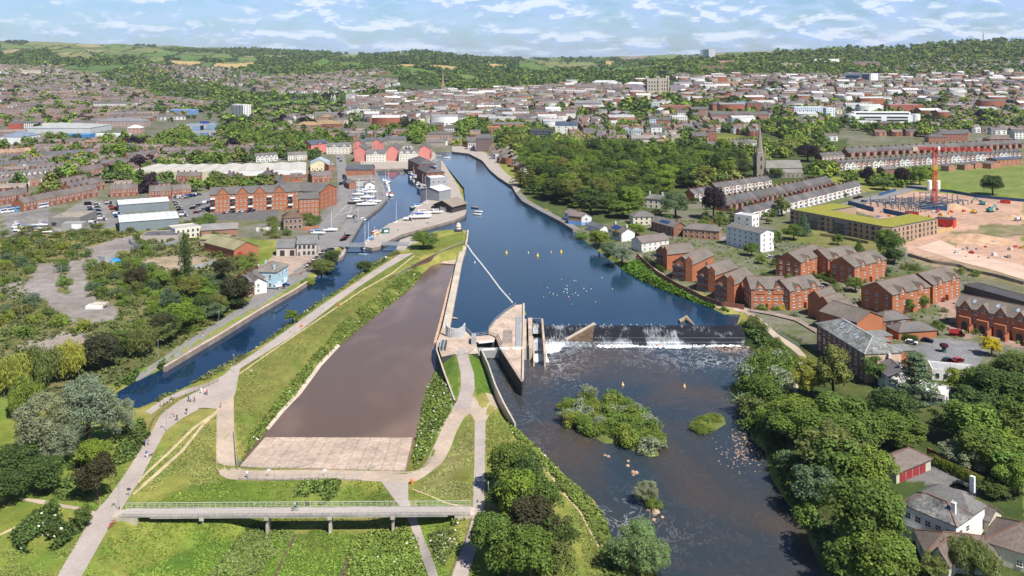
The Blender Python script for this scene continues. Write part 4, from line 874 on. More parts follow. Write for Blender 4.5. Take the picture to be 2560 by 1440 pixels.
 for P1,P2,D,w in pos:
  t = bld("riverside_flats",f"brick riverside flats with balconies facing the river, {w} block of the row","apartment block",P1,P2,D,8.2,'gable',3.4,wn=(0,1,2,0),group="brick flats along the river path",**fl)
  L = t["dims"][0]
  MB().prism([(-.35,-.3),(0,-.3),(0,3.2),(-.35,3.2)],-2.4,10.2).add([(-.36,-.4,10.2),(-.36,3.3,10.2),(-.36,1.45,12.2),(.05,-.4,10.2),(.05,3.3,10.2),(.05,1.45,12.2)],[(0,2,1),(3,4,5),(0,3,5,2),(1,2,5,4),(0,1,4,3)]).obj("gable_fin",m_wall,t,color=ORB)
  for k in range(3): MB().box(-1.5,0,3.6,D-.4,.4+2.7*k,.6+2.7*k).box(-1.5,-1.42,3.6,D-.4,.6+2.7*k,1.5+2.7*k).obj("balcony",m_dkmetal,t)
  MB().box(L*.62,L*.62+.9,-.5,0,2.2,6.4).obj("oriel_window",m_dkmetal,t)
 for P1,P2,D,h,lab in (((1878,722),(1968,722),13,8.6,"brick flats with stepped gables above the path bend"),((1975,728),(2052,713),11,8.2,"brick flats with open balconies beside the yellow bush"),
  ((2231,737),(2325,716),15,8.8,"three storey brick flats with big plain gable wall on its left"),((2332,712),(2400,692),13,8.4,"brick flats stepping back behind the plain gable block"),
  ((2002,656),(2064,634),13,8.6,"brick flats with dark dormers behind the round hedge"),((2070,648),(2148,637),13,8.4,"brick flats in the middle of the rear court"),((2136,668),(2216,648),13,8.6,"brick flats next to the big lone leafy tree")):
  t = bld("brick_flats",lab,"apartment block",P1,P2,D,h,'gable',3.6,wn=(5,2,3,0),gab=(.25,.75),gabw=4.2,gabr=2.4,group="brick flats in the courts",**fl)
  MB().box(t["dims"][0]*.5-1,t["dims"][0]*.5+1,-1.4,0,0,2.6).obj("porch",m_wall,t,color=ORB)
 for k in range(4):
  P1 = (2052+21*k,748+15*k); t = bld("stepped_flats","brick flats with tall stepped gable beside the mill","apartment block",P1,(P1[0]+40,P1[1]-12),5.6,8.0-.6*k,'gable',2.6,wn=(1,0,1,0),group="stepped gables beside the mill",**fl)
  MB().add([(-.3,-.2,-2),(-.3,5.8,-2),(-.3,5.8,8.6-.6*k),(-.3,2.8,11.2-.6*k),(-.3,-.2,8.6-.6*k),(.1,-.2,-2),(.1,5.8,-2),(.1,5.8,8.6-.6*k),(.1,2.8,11.2-.6*k),(.1,-.2,8.6-.6*k)],[(0,4,3,2,1),(5,6,7,8,9),(0,5,9,4),(4,9,8,3),(3,8,7,2),(2,7,6,1)]).obj("gable_fin",m_wall,t,color=ORB)
 bld("brick_flats","brick flats with long slate roof right behind the mill","apartment block",(2142,806),(2207,791),17,7.2,'gable',3.0,ridge='y',wn=(0,0,0,0),**fl)
 t = bld("arched_houses","row of tall brick houses with arched porches and outside stairs at the right edge","house",(2390,764),(2590,806),11,8.4,'gable',3.6,wn=(10,0,2,0),gab=(.13,.36,.58,.82),gabw=4.4,gabr=2.8,sky=[(.2,.3),(.5,.3),(.75,.3)],**fl)
 L = t["dims"][0]
 for c in (.13,.36,.58,.82):
  MB().prism([(c*L-2.1,-1.6),(c*L+2.1,-1.6),(c*L+2.1,0),(c*L-2.1,0)],-1,5.0).obj("porch",m_wall,t,color=ORB)
  mb = MB()
  a = [(-1.1,0),(1.1,0)]+[(1.1*math.cos(q),2.2+1.1*math.sin(q)) for q in [math.pi*i/8 for i in range(9)]]
  mb.add([(c*L+x,-1.63,z) for x,z in a],[tuple(range(len(a)))]); mb.obj("archway",m_dark,t)
  st = MB()
  for i in range(8): st.box(c*L+2.2,c*L+3.3,-1.4-.45*(i+1),-1.4-.45*i,-.5,3.0-.36*i)
  st.box(c*L+3.3,c*L+3.5,-5.2,0,-.5,2.4); st.obj("outside_stairs",m_wall,t,color=ORB)
 bld("long_shed","long low shed with dark curved roof at the right edge","shed",(2410,712),(2600,764),8,3.6,'hip',1.6,wall=DGREY,rc=(.085,.085,.09),wn=(0,0,0,0))
 # houses between the wood and the flats
 t = bld("boathouse_pub","white waterside building with blue paintwork below the wood","pub",(1411,531),(1452,541),8,5.8,'gable',2.2,wall=(.62,.62,.62),rc=(.19,.155,.14),wn=(5,1,0,0),base_col=(.22,.36,.60),chim=[(.6,.5)])
 bld("pub_extension","brown brick end of the waterside building with blue base","pub",(1453,542),(1467,537),9,5.6,'gable',2.0,ridge='y',wall=(.30,.20,.12),rc=(.19,.155,.14),wn=(1,1,0,0),base_col=(.16,.30,.60))
 bld("garden_building","low grey roofed outbuilding right of the waterside pub","outbuilding",(1467,562),(1500,572),7,3.0,'gable',1.8,wall=WHITE,rc=(.12,.12,.13),wn=(2,0,0,0),fl=1)
 t = bld("solar_house","white house with solar panels near the riverbank bushes","house",(1519,571),(1554,583),9,5.0,'gable',2.4,wall=WHITE,rc=(.17,.135,.12),wn=(3,0,0,0),chim=[(.1,.5),(.9,.5)]); panel(t,.15,.65)
 bld("cream_house","cream house with wide hipped grey roof under the trees","house",(1583,542),(1638,541),11,5.4,'hip',2.8,wall=CREAM,rc=(.155,.145,.135),wn=(4,0,0,0))
 bld("cream_villa","cream villa with two tall chimneys in front of the wood","house",(1607,495),(1664,500),10,6.6,'hip',2.6,wall=(.70,.64,.52),rc=(.16,.15,.145),wn=(4,2,0,0),chim=[(.2,.5),(.75,.5)],gcol=WHITE)
 t = bld("solar_house","brown brick house with large solar array on its roof","house",(1628,553),(1684,568),9,5.6,'gable',2.8,wall=(.26,.12,.08),rc=(.17,.15,.14),wn=(5,1,0,0),chim=[(.92,.5)]); panel(t,.3,.72)
 bld("brick_house","angled brick house with hipped roof and two chimneys by the lane","house",(1707,571),(1797,578),10,5.4,'hip',2.8,wall=(.36,.19,.12),rc=(.16,.14,.13),wn=(6,1,1,0),chim=[(.25,.5),(.78,.5)])
 bld("semi_detached_house","house with brick gable and white front above the river meadow","house",(1604,607),(1672,598),9,5.4,'gable',2.6,wall=(.66,.64,.60),rc=(.17,.14,.13),wn=(5,1,0,0),chim=[(.12,.5)])
 t = bld("white_flats","plain white four storey flats with grey low roof","apartment block",(1816,566),(1901,584),11,10.5,'gable',1.6,wall=(.72,.72,.71),rc=(.15,.145,.14),wn=(6,2,0,0),fl=4,ww=1.1,wh=1.2,parts=True)
 bld("modern_white_house","modern white cube house with corner window beside the terrace","house",(1836,536),(1880,542),9,7.2,'flat',wall=WHITE,rc=(.5,.5,.5),wn=(2,2,0,0),style=2)
 bld("stone_school","long grey stone building behind the wood","school",(1690,402),(1780,395),10,6.0,'gable',4.0,wall=(.36,.34,.32),rc=(.20,.19,.185),wn=(6,0,0,0),fl=1)
 bld("old_chapel","grey gabled stone house left of the long school","house",(1680,403),(1694,400),12,6.0,'gable',4.5,ridge='y',wall=(.40,.42,.45),rc=(.2,.19,.185),wn=(1,0,0,0),fl=1)
 # terraces
 WB = [BRICK,BRICK,(.62,.58,.52),(.42,.2,.14),BRICK,WHITE]
 row('bay',(1792,471),(1930,451),15,"terraced house with white bay windows in the upper terrace beside the wood","upper terrace beside the wood",WB,seed=1)
 row('bay',(1736,487),(1788,478),5,"terraced house with dark brick gable left of the purple tree","upper terrace beside the wood",[BRICK,DKBR],seed=2)
 row('rear',(1812,509),(2080,452),23,"terraced house showing its brick back addition in the middle terrace","middle terrace backs",[BRICK,(.33,.14,.085),DKBR,BRICK],seed=3)
 row('bay',(1868,535),(2155,464),23,"terraced house with red and white front facing the care home","lower terrace by the care home",[(.5,.3,.25),WHITE,(.46,.2,.15),(.66,.6,.56)],seed=4)
 row('gabled',(2098,411),(2556,381),36,"gabled terraced house facing the field and crane","long gabled terrace",[BRICK,WHITE,WHITE,(.42,.2,.14),BRICK],h=5.8,seed=5)
 row('bay',(2055,392),(2112,388),6,"terraced house with white bays at the left end behind the long terrace","terrace behind the gabled houses",[BRICK,(.4,.18,.12)],seed=6)
 row('rear',(2120,380),(2560,357),26,"slate roofed terraced house in the street behind the long gabled terrace","second street of terraces",[BRICK,DKBR,(.35,.15,.1)],seed=7)
 for i,(a,b) in enumerate((((2372,416),(2390,414)),((2412,413),(2434,411)),((2438,410),(2456,408)),((2478,410),(2500,407)))):
  bld("brick_house",f"small brick house with low gable at the field edge, number {i+1} of four from left","house",a,b,8,4.8,'gable',1.8,ridge='y',wall=(.42,.2,.13),rc=(.15,.135,.13),wn=(2,0,0,0),parts=False,group="small houses at the field edge")
 bld("brick_hall","brown brick hall with low grey roof left of the field","hall",(2211,424),(2248,421),9,4.2,'gable',2,wall=(.2,.1,.08),rc=(.15,.14,.135),wn=(3,0,0,0),fl=1)
 bld("barrel_roof_house","modern brick building with navy barrel roof at the right edge","house",(2492,400),(2556,396),12,6.4,'gable',1.6,wall=(.40,.19,.12),rc=(.07,.09,.15),wn=(6,0,1,0),style=2)
m_dkmetal = pmat("dark_metal",(.07,.075,.085),.5,())
m_solar = pmat("solar_panel",(.03,.06,.16),.15,((2,.25),),spec=.6)
gdoor = MB().box(-1.25,1.25,-.06,.04,0,2.25).box(-1.25,1.25,-.09,-.06,1.05,1.12).mesh("garage_door",[m_timber])
def panel(t,a,b):
 L,D,h = t["dims"]; k = 2.5/(D/2); mb = MB()
 for i in range(6):
  for j in range(2):
   x = L*(a+(b-a)*i/6); y = D*.08+j*D*.17; d = (b-a)*L/6-.08; e = D*.16
   mb.add([(x,y,h+y*k+.42),(x+d,y,h+y*k+.42),(x+d,y+e,h+(y+e)*k+.42),(x,y+e,h+(y+e)*k+.42),(x,y,h+y*k+.3),(x+d,y,h+y*k+.3),(x+d,y+e,h+(y+e)*k+.3),(x,y+e,h+(y+e)*k+.3)],[(0,1,2,3),(0,4,5,1),(1,5,6,2),(2,6,7,3),(3,7,4,0)])
 mb.obj("solar_array",m_solar,t)
near_right()
def care_home():
 t = thing("care_home","three storey buff brick care home with mossy green flat roof","care home",(0,0,0)); h = 9.0
 O = [(1975,525),(2205,568),(2232,570),(2344,548),(2275,535),(2203,550),(2080,527),(2140,517),(2083,509)]; P = [G(u,v,h)[:2] for u,v in O]
 slab("wall",P,-2,h,[m_wall],t,(.40,.28,.20))
 c = np.mean(P,0); mb = MB(); ins = []
 for i in range(len(P)):
  a,b,d = np.array(P[i-1]),np.array(P[i]),np.array(P[(i+1) % len(P)]); e1 = (b-a)/np.linalg.norm(b-a); e2 = (d-b)/np.linalg.norm(d-b)
  n1 = np.array((-e1[1],e1[0])); n2 = np.array((-e2[1],e2[0])); area = sum(P[k][0]*P[(k+1) % len(P)][1]-P[(k+1) % len(P)][0]*P[k][1] for k in range(len(P))); s = 1 if area > 0 else -1
  q = (n1+n2)*s; q = q/max(.4,(1+n1@n2)); ins.append(tuple(b+q*.9))
 slab("roof_edge",P,h,h+.35,[m_dkmetal],t); slab("green_roof",ins,h+.3,h+.5,[m_moss],t)
 for a,b,n in ((0,1,17),(2,3,11)):
  p,q = np.array(P[a]),np.array(P[b]); L = np.linalg.norm(q-p); ang = math.atan2(*(q-p)[::-1])
  for i in range(n):
   if a == 0 and i in (4,5,9,10): continue
   for k in range(3): x,y = p+(q-p)*(i+.5)/n; put("window",winmesh(1.2 if i % 3 else 2.0,1.7,2),t,(x+math.sin(ang)*.02,y-math.cos(ang)*.02,.8+2.9*k),ang)
  if a == 0:
   for c0 in (5.0,10.0):
    mb = MB(); x,y = p+(q-p)*c0/n
    for k in range(3): mb.box(-4.2,4.2,-2.6,0,2.9*k+.1,2.9*k+.3); mb.box(-4.2,4.2,-2.62,-2.56,2.9*k+.3,2.9*k+1.3)
    for s in (-4.1,-1.4,1.4,4.1): mb.box(s-.08,s+.08,-2.6,-2.45,0,7)
    mb.obj("balcony",m_glassy,t,(x,y,0),ang)
m_moss = pmat("sedum_roof",(.27,.25,.035),.95,((.12,.35),(.9,.2)),tint2=(.16,.19,.03))
m_glassy = pmat("balcony_glass",(.06,.09,.11),.2,((.5,.3),),spec=.6)
care_home()
def site():
 m_steel = pmat("steelwork",(.10,.13,.17),.6,((.5,.2),)); m_red = pmat("red_paint",(.55,.05,.035),.5,((.4,.1),)); m_blue = pmat("blue_hoarding",(.02,.08,.20),.6,((.3,.15),)); m_yel = pmat("yellow_paint",(.75,.45,.03),.5,((.4,.1),)); m_teal = pmat("teal_paint",(.05,.28,.28),.45,((.4,.1),))
 x,y,z = G(2337,519)
 t = thing("tower_crane","tall red lattice tower crane with yellow band standing on the building site","crane",(x,y,0)); b = 1.1; hs = [0,8,24,29,44]
 def lattice(p,q,w,mat,name,n):
  p,q = Vector(p),Vector(q); d = q-p; up = Vector((0,0,1)) if abs(d.normalized().z) < .9 else Vector((1,0,0)); X = d.cross(up).normalized()*w/2; Yv = X.cross(d.normalized()).normalized()*w/2; mb = MB(); C = [X+Yv,X-Yv,-X-Yv,-X+Yv]
  for c in C: mb.beam(p+c,q+c,.28)
  for i in range(n):
   a,e = p+d*i/n,p+d*(i+1)/n
   for k in range(4): mb.beam(a+C[k],e+C[(k+1) % 4],.16); mb.beam(a+C[k],a+C[(k+1) % 4],.14)
  return mb.obj(name,mat,t)
 lattice((0,0,0),(0,0,27),2.4,m_red,"mast",12); lattice((0,0,27),(0,0,31),2.4,m_yel,"mast_band",2); lattice((0,0,31),(0,0,41),2.4,m_red,"upper_mast",5)
 lattice((-14,4,42),(36,-9,42),1.8,m_red,"jib",26); MB().box(-1.4,1.4,-1.4,1.4,41,43).obj("slewing_ring",m_red,t); MB().box(-14.5,-11,2.2,5.2,40,43).obj("counterweight",m_conc,t); MB().box(1,2.6,-2.8,-1.2,41.5,43.8).obj("cab",m_white,t)
 for (u1,v1,u2,v2,D,h,lab) in ((2304,523,2368,527,14,3.2,"square of blue hoarding round the foot of the crane"),(2120,512,2182,529,1,3,"long blue hoarding wall left of the steel frame"),(2207,532,2270,545,1,3,"blue hoarding wall behind the care home courtyard")):
  a,L,ang,z0 = place((u1,v1),(u2,v2)); t = thing("hoarding",lab,"hoarding",(a[0],a[1],z0),ang); mb = MB()
  for q in ((0,L,0,.25),(0,L,D-.25,D),(0,.25,0,D),(L-.25,L,0,D)): mb.box(*q,0,h)
  mb.obj("panel",m_blue,t); MB().box(.25,L-.25,.25,max(D-.25,.3),0,h*.5).obj("infill",m_dirt,t)
 for i,(u1,v1,u2,v2,lab) in enumerate(((2338,566,2384,571,"red stacked site cabins beside the yellow fence"),(2262,538,2296,541,"low red container by the crane base"),(2500,508,2526,510,"red container at the right end of the site"))):
  a,L,ang,z0 = place((u1,v1),(u2,v2)); t = thing("site_cabin",lab,"site cabin",(a[0],a[1],z0),ang); hh = (5.2,2.6,2.7)[i]; mb = MB().box(0,L,0,8 if i == 0 else 3,0,hh)
  for q in range(int(L/.6)): mb.box(q*.6,q*.6+.3,-.06,0,.1,hh-.1)
  mb.obj("shell",m_red,t); MB().box(0,L,0,8 if i == 0 else 3,hh,hh+.12).obj("roof",m_dark,t); MB().box(L*.3,L*.4,-.1,0,0,2.1).obj("door",m_dark,t)
 # steel frame of the new building
 t = thing("steel_frame","grey steel skeleton of a new building on the pink ground","building frame",G(2180,520)); o = Vector(t.location); P = [(2160,512),(2330,500),(2420,512),(2290,533)]
 c00,c10,c11,c01 = [Vector(G(*p)) for p in P]; nx,ny = 11,7; mb,mc = MB(),MB(); r = random.Random(4)
 q = lambda i,j: (c00*(1-i/nx)*(1-j/ny)+c10*(i/nx)*(1-j/ny)+c11*(i/nx)*(j/ny)+c01*(1-i/nx)*(j/ny))-o
 for i in range(nx+1):
  for j in range(ny+1):
   h = r.choice((3.4,3.4,6.4,2.2)); MB().beam(q(i,j),q(i,j)+Vector((0,0,h)),.45).obj('column',m_steel,t)
   if i < nx and r.random() < .8: mb.beam(q(i,j)+Vector((0,0,3.2)),q(i+1,j)+Vector((0,0,3.2)),.4)
   if j < ny and r.random() < .7: mb.beam(q(i,j)+Vector((0,0,3.2)),q(i,j+1)+Vector((0,0,3.2)),.35)
 mb.obj("beams",m_steel,t)
 for (u,v,rz,lab) in ((2455,512,2.7,"teal excavator with raised arm at the back of the site"),(2475,530,.4,"teal excavator digging at the right of the site")):
  t = thing("excavator",lab,"excavator",G(u,v),rz); MB().box(-2,2,-1.5,-.8,0,.9).box(-2,2,.8,1.5,0,.9).obj("tracks",m_rubber,t); MB().box(-2.2,1.4,-1.4,1.4,1.0,2.2).box(-2.3,-.6,-1.4,1.4,2.2,2.7).obj("body",m_teal,t)
  MB().box(.1,1.4,.2,1.4,2.2,3.5).obj("cab",m_glass,t); MB().beam((1.3,-.3,2),(4.3,-.3,5.0),.5,.7).beam((4.3,-.3,5.0),(6.6,-.3,2.2),.4,.6).obj("arm",m_teal,t); MB().prism([(6.0,-.9),(7.3,-.9),(7.3,.3),(6.0,.3)],.9,2.2).obj("bucket",m_dkmetal,t)
 t = thing("dump_truck","brown site dumper standing between heaps","dumper",G(2435,533),.8); MB().box(-2.5,0,-1.2,1.2,1,2.2).obj("skip",m_yel,t); MB().box(.3,2.2,-1.1,1.1,1,2.7).obj("cab",m_dirt,t)
 for q in (-1.6,1.4):
  for s in (-1.25,1.0): MB().tube([(q,s,.7),(q,s+.3,.7)],.7,12).obj("wheel",m_rubber,t)
 for i,(u,lab) in enumerate(((2324,"white cement silo left of the crane mast"),(2345,"white cement silo behind the crane mast"))):
  t = thing("silo",lab,"silo",G(u,484)); MB().lathe([(0,10.5),(1.2,10.4),(1.7,9.8),(1.7,3.6),(.4,1.8),(.4,1.5)],14).obj("tank",m_white,t)
  for k in range(4): MB().beam((1.2*math.cos(k*1.57),1.2*math.sin(k*1.57),0),(1.5*math.cos(k*1.57),1.5*math.sin(k*1.57),4),.2).obj("leg",m_metal,t)
 for i,(u,v,w,h,lab) in enumerate(((2385,522,12,4.0,"tall heap of orange sand beside the crane hoarding"),(2350,535,6,1.5,"low pink spoil heap in front of the steel frame"),(2540,545,16,3,"wide brown earth mound at the right edge"),(2440,600,22,4,"long brown earth bank above the haul road"))):
  mb = MB(); n = 22; r = random.Random(i); mb.v = [(0,0,h)]
  for k in (1,2,3): mb.v += [(w*k/3*math.cos(6.283*j/n)*r.uniform(.8,1.15),w*k/3*.7*math.sin(6.283*j/n)*r.uniform(.8,1.15),h*(1-k/3)*r.uniform(.8,1.2)-(.3 if k == 3 else 0)) for j in range(n)]
  mb.f = [(0,1+j,1+(j+1) % n) for j in range(n)]+[(1+(k-1)*n+j,1+k*n+j,1+k*n+(j+1) % n,1+(k-1)*n+(j+1) % n) for k in (1,2) for j in range(n)]; mb.m = [0]*len(mb.f)
  tag(mb.obj("spoil_heap",m_heap,None,G(u,v),smooth=True),lab,"earth heap")
 r = random.Random(9)
 for k in range(46):
  u,v = (r.uniform(2380,2560),r.uniform(600,650)) if k < 26 else (r.uniform(2190,2420),r.uniform(528,552)); c = r.choice([(.6,.58,.55),(.5,.06,.04),(.35,.3,.26),(.6,.3,.1),(.12,.2,.3),(.62,.5,.42)]); s = r.uniform(.6,1.6)
  mb = MB().box(-s,s,-s*.5,s*.5,0,s*.7); mb.box(-s*.9,s*.5,-s*.45,s*.4,s*.7,s*1.1)
  for q in (-.6,.6): mb.box(s*q-.1,s*q+.1,-s*.55,s*.55,-.05,.02)
  kn = {(.6,.58,.55): "pale",(.5,.06,.04): "red",(.35,.3,.26): "brown",(.6,.3,.1): "orange",(.12,.2,.3): "blue",(.62,.5,.42): "buff"}[c]
  tag(mb.obj("material_stack",m_trim,None,G(u,v),r.uniform(0,3),c),f"{kn} stack of building material {'on the earth bank' if k < 26 else 'in front of the steel frame'}","material stack","stacks of building material")
 for P,h,m,nm,lab in (([(2198,490),(2240,478)],2.2,m_blue,"hoarding","blue site fence left of the purple trees"),([(2265,470),(2310,475),(2380,482),(2445,494),(2560,505)],2.2,m_blue,"hoarding","blue panelled fence along the back of the site"),([(2330,585),(2380,575),(2384,560)],2.0,m_yel2,"timber_fence","yellow timber fence beside the red cabins"),([(2050,590),(2110,598),(2170,610)],1.6,m_wood,"timber_fence","low timber fence in front of the care home")):
  fence_solid(nm,P,h,m,lab)
m_heap = pmat("loose_earth",(.46,.30,.19),.95,((.3,.25),(2,.2)),bump=.4)
m_yel2 = pmat("new_timber",(.55,.38,.16),.8,((.6,.15),)); m_wood = pmat("old_timber",(.22,.16,.11),.85,((.6,.2),))
def fence_solid(nm,P,h,mat,lab,base=None,post=2.4,w=.1):
 """a boarded fence or wall with posts through photo points"""
 Q = resample(GP(P),max(2,int(sum(math.dist(a,b) for a,b in zip(GP(P),GP(P)[1:]))/post)+1)); o = Vector((*Q[0],T(*Q[0]))); t = thing(nm,lab,"fence",o); a,b = MB(),MB()
 for i,(x,y) in enumerate(Q):
  z = T(x,y); b.box(x-o.x-.09,x-o.x+.09,y-o.y-.09,y-o.y+.09,z-o.z-.3,z-o.z+h+.1)
  if i: x0,y0 = Q[i-1]; z0 = T(x0,y0); a.beam((x0-o.x,y0-o.y,z0-o.z+h/2),(x-o.x,y-o.y,z-o.z+h/2),w,h)
 a.obj("panel",mat,t); b.obj("posts",mat,t); return t
site()
def church(name,lab,u,v,th,sh,w,L,ang,col,rcol,side=1):
 """parish church: square tower with buttresses, pinnacles and a tall spire, and a long nave"""
 x,y,z = G(u,v); t = thing(name,lab,"church",(x,y,z),ang)
 mb = MB().box(-w/2,w/2,-w/2,w/2,-3,th)
 for a in (-1,1):
  for b in (-1,1): mb.box(a*w/2-.5*(a < 0)-.1,a*w/2+.5*(a > 0)+.1,b*w/2-.5*(b < 0)-.1,b*w/2+.5*(b > 0)+.1,-3,th*.85); mb.lathe([(.7,0),(.7,2),(0,6)],6,(a*w*.46,b*w*.46,th))
 mb.obj("tower",m_wall,t,color=col)
 sp = MB().lathe([(w*.5,0),(w*.44,.4),(w*.25,(sh-th)*.45),(0.05,sh-th)],8,(0,0,th)); sp.obj("spire",m_wall,t,color=col); MB().beam((0,0,sh-.2),(0,0,sh+1.6),.15).beam((-.5,0,sh+1),(.5,0,sh+1),.12).obj("cross",m_metal,t)
 for k,zz in enumerate((th*.35,th*.68)):
  for rz in (0,-math.pi/2,math.pi/2):
   a = [(-.8,0),(.8,0),(.8,2.6),(0,4),(-.8,2.6)]; MB().add([(p,-w/2-.12,q+zz) for p,q in a],[(0,1,2,3,4)]).obj("belfry_window",m_dark,t,(0,0,0),rz)
 wb,rb = MB(),MB(); D = w*1.5; x0 = w/2 if side > 0 else -w/2-L; wb.box(x0,x0+L,-D/2,D/2,-3,th*.38)
 for xx in (x0,x0+L): wb.add([(xx,-D/2,th*.38),(xx,D/2,th*.38),(xx,0,th*.38+D*.55)],[(0,1,2) if xx > 0 else (0,2,1)])
 roof_gable(rb,L,D,th*.38,D*.55,'x',.3,.25,x0,-D/2)
 wb.box(x0+1,x0+L-1,-D/2-4,-D/2,-3,th*.2); rb.add([(x0+.8,-D/2-4.3,th*.2),(x0+L-.8,-D/2-4.3,th*.2),(x0+L-.8,-D/2,th*.33),(x0+.8,-D/2,th*.33)],[(0,1,2,3)])
 wb.obj("nave_wall",m_wall,t,color=col); rb.obj("roof",m_roof,t,color=rcol)
 n = int(L/4)
 for i in range(n): MB().add([(p+x0+(i+.5)*L/n,-D/2-.05-4.0,q) for p,q in ((-.5,.8),(.5,.8),(.5,2.4),(0,3.2),(-.5,2.4))],[(0,1,2,3,4)]).obj("window",m_glass,t)
 return t
church("stone_church","grey stone church with tall spire above the terraces",1899,442,22,50,7.5,34,.12,(.27,.235,.19),(.20,.19,.17))
# ---------------- sluice,island,fish pass ----------------
def rail_line(mb,Q,h=1.1,post=2.0,r=.045,rails=(1.0,.5)):
 P = resample([q[:2] for q in Q],max(2,int(sum(math.dist(a[:2],b[:2]) for a,b in zip(Q,Q[1:]))/post)+1)); z = Q[0][2]
 for i,(x,y) in enumerate(P):
  mb.beam((x,y,z),(x,y,z+h),r*2)
  if i:
   for k in rails: mb.beam((*P[i-1],z+h*k),(x,y,z+h*k),r*1.6)
def centre():
 isl = [(1266,779),(1290,763),(1310,761),(1309,870),(1308,950),(1304,956),(1250,872),(1238,842),(1222,836),(1221,826),(1240,800)]
 P = WP(isl); o = Vector((*W(1280,850),0)); t = thing("weir_island","long pointed pale concrete island between the sluice and the weir","concrete pier",o)
 L_ = [(x-o.x,y-o.y) for x,y in P]; slab("body",L_,-6,.12,[m_dark,m_pinkc],t)
 slab("dark_slab",[(x-o.x,y-o.y) for x,y in WP([(1258,826),(1281,826),(1281,860),(1255,860)])],.12,.2,[m_conc,pmat("weathered_slab",(.27,.22,.19),.9)],t)
 slab("fish_ladder_cover",[(x-o.x,y-o.y) for x,y in WP([(1290,795),(1302,790),(1302,868),(1289,868)])],.12,.45,[m_conc,m_metal],t)
 mb = MB(); Q = [(*[a-b for a,b in zip(W(u,v,.1),o[:2])],.1) for u,v in [(1240,842),(1222,832),(1222,824),(1240,800),(1266,779),(1290,763)]]; rail_line(mb,Q); Q = [(*[a-b for a,b in zip(W(u,v,.1),o[:2])],.1) for u,v in [(1250,872),(1304,954)]]; rail_line(mb,Q); mb.obj("railing",m_metal,t)
 mb = MB(); a,b = [Vector((*[p-q for p,q in zip(W(u,v,.1),o[:2])],.1)) for u,v in ((1309.5,762),(1307,952))]; mb.beam(a+Vector((0,0,.4)),b+Vector((0,0,.4)),.7,.8); mb.obj("parapet",m_conc,t)
 for u0,u1 in ((1249,1273),(1281,1306)):
  a,b = [Vector((*[p-q for p,q in zip(W(u,874),o[:2])],0)) for u in (u0,u1)]; MB().beam(a+Vector((0,0,.5)),b+Vector((0,0,.5)),.45,.7).obj("low_wall",m_white,t)
 # fish pass
 o = Vector((*W(1344,850),ZL)); t = thing("fish_pass","stepped concrete fish pass with two white cascades left of the weir","fish pass",o); rel = lambda u,v,z=0: tuple(p-q for p,q in zip(W(u,v,z),o[:2]))
 for nm,pts,z1 in (("pier",[(1320,795),(1331,795),(1331,822),(1321,822)],4.7),("pier",[(1322,838),(1333,838),(1331,868),(1323,868)],4.2),("side_wall",[(1353,796),(1358,796),(1365,884),(1360,884)],4.4),("side_wall",[(1333,855),(1336,855),(1337,884),(1333,884)],2.0),("channel_wall",[(1309,795),(1316,795),(1316,868),(1308,868)],4.2)):
  slab(nm,[rel(*p) for p in pts],-2,z1,[m_conc,m_pinkc],t)
 MB().beam((*rel(1331,796,1),5.6),(*rel(1356,796,1),5.6),.12).obj("handrail",m_metal,t)
 for nm,rows in (("upper_cascade",((806,3.0),(812,2.6),(828,1.35),(834,1.2))),("lower_cascade",((843,1.15),(850,.8),(880,-.1),(892,-.25)))):
  V = []; wv = []
  for i,(v,z) in enumerate(rows):
   for k in range(9): V.append((*rel(1332.5+(1355.5 if v < 840 else 1360.5)*0+((1355 if v < 840 else 1361)-1332.5)*k/8,v,z+ZL),z)); wv.append(1.35 if v > 806 and v != 843 else .2)
  Fq = np.array([(r_*9+k,(r_+1)*9+k,(r_+1)*9+k+1,r_*9+k+1) for r_ in range(3) for k in range(8)]); me = fastmesh(nm,np.array(V),Fq,[m_weir]); me.attributes.new("foam",'FLOAT','POINT').data.foreach_set("value",np.array(wv,np.float32)); put(nm,me,t)
 # sluice deck with its curved screen,gates and footbridge
 o = Vector((*W(1160,850),0)); t = thing("sluice_platform","pale concrete sluice platform at the lower end of the dividing wall","sluice",o); rel = lambda u,v,z=0: tuple(p-q for p,q in zip(W(u,v,z),o[:2]))
 slab("deck",[rel(*p) for p in [(1092,858),(1104,822),(1122,818),(1162,826),(1178,842),(1222,838),(1238,844),(1236,852),(1190,856),(1196,884),(1135,886),(1104,892)]],-6,.05,[m_dark,m_pinkc],t)
 c = rel(1139,839); mb = MB(); n = 26; V = []
 for i in range(n+1):
  a = math.pi*(.98+1.0*i/n); r = 3.7; z = 4.9+(.8 if i < 3 else 0)-1.4*math.sin(math.pi*i/n); q = .12*(i % 2)
  V += [(c[0]+(r+q)*math.cos(a),c[1]+(r+q)*math.sin(a)*.8,0),(c[0]+(r+q)*math.cos(a),c[1]+(r+q)*math.sin(a)*.8,z),(c[0]+(r-.4)*math.cos(a),c[1]+(r-.4)*math.sin(a)*.8,z),(c[0]+(r-.4)*math.cos(a),c[1]+(r-.4)*math.sin(a)*.8,0)]
 mb.v = V; mb.f = [(4*i+k,4*i+4+k,4*i+4+(k+1) % 4,4*i+(k+1) % 4) for i in range(n) for k in range(4)]; mb.m = [0]*len(mb.f); mb.obj("curved_screen",pmat("grey_cladding",(.44,.45,.45),.7,((.5,.15),)),t)
 Q = [(*rel(u,v),.05) for u,v in [(1160,824),(1172,832),(1182,843),(1222,838)]]; mb = MB(); rail_line(mb,Q,1.3); mb.obj("railing",m_metal,t)
 MB().box(*sorted((rel(1179,856)[0],rel(1190,856)[0])),rel(1180,862)[1],rel(1180,850)[1],0,2.6).obj("control_box",m_metal,t)
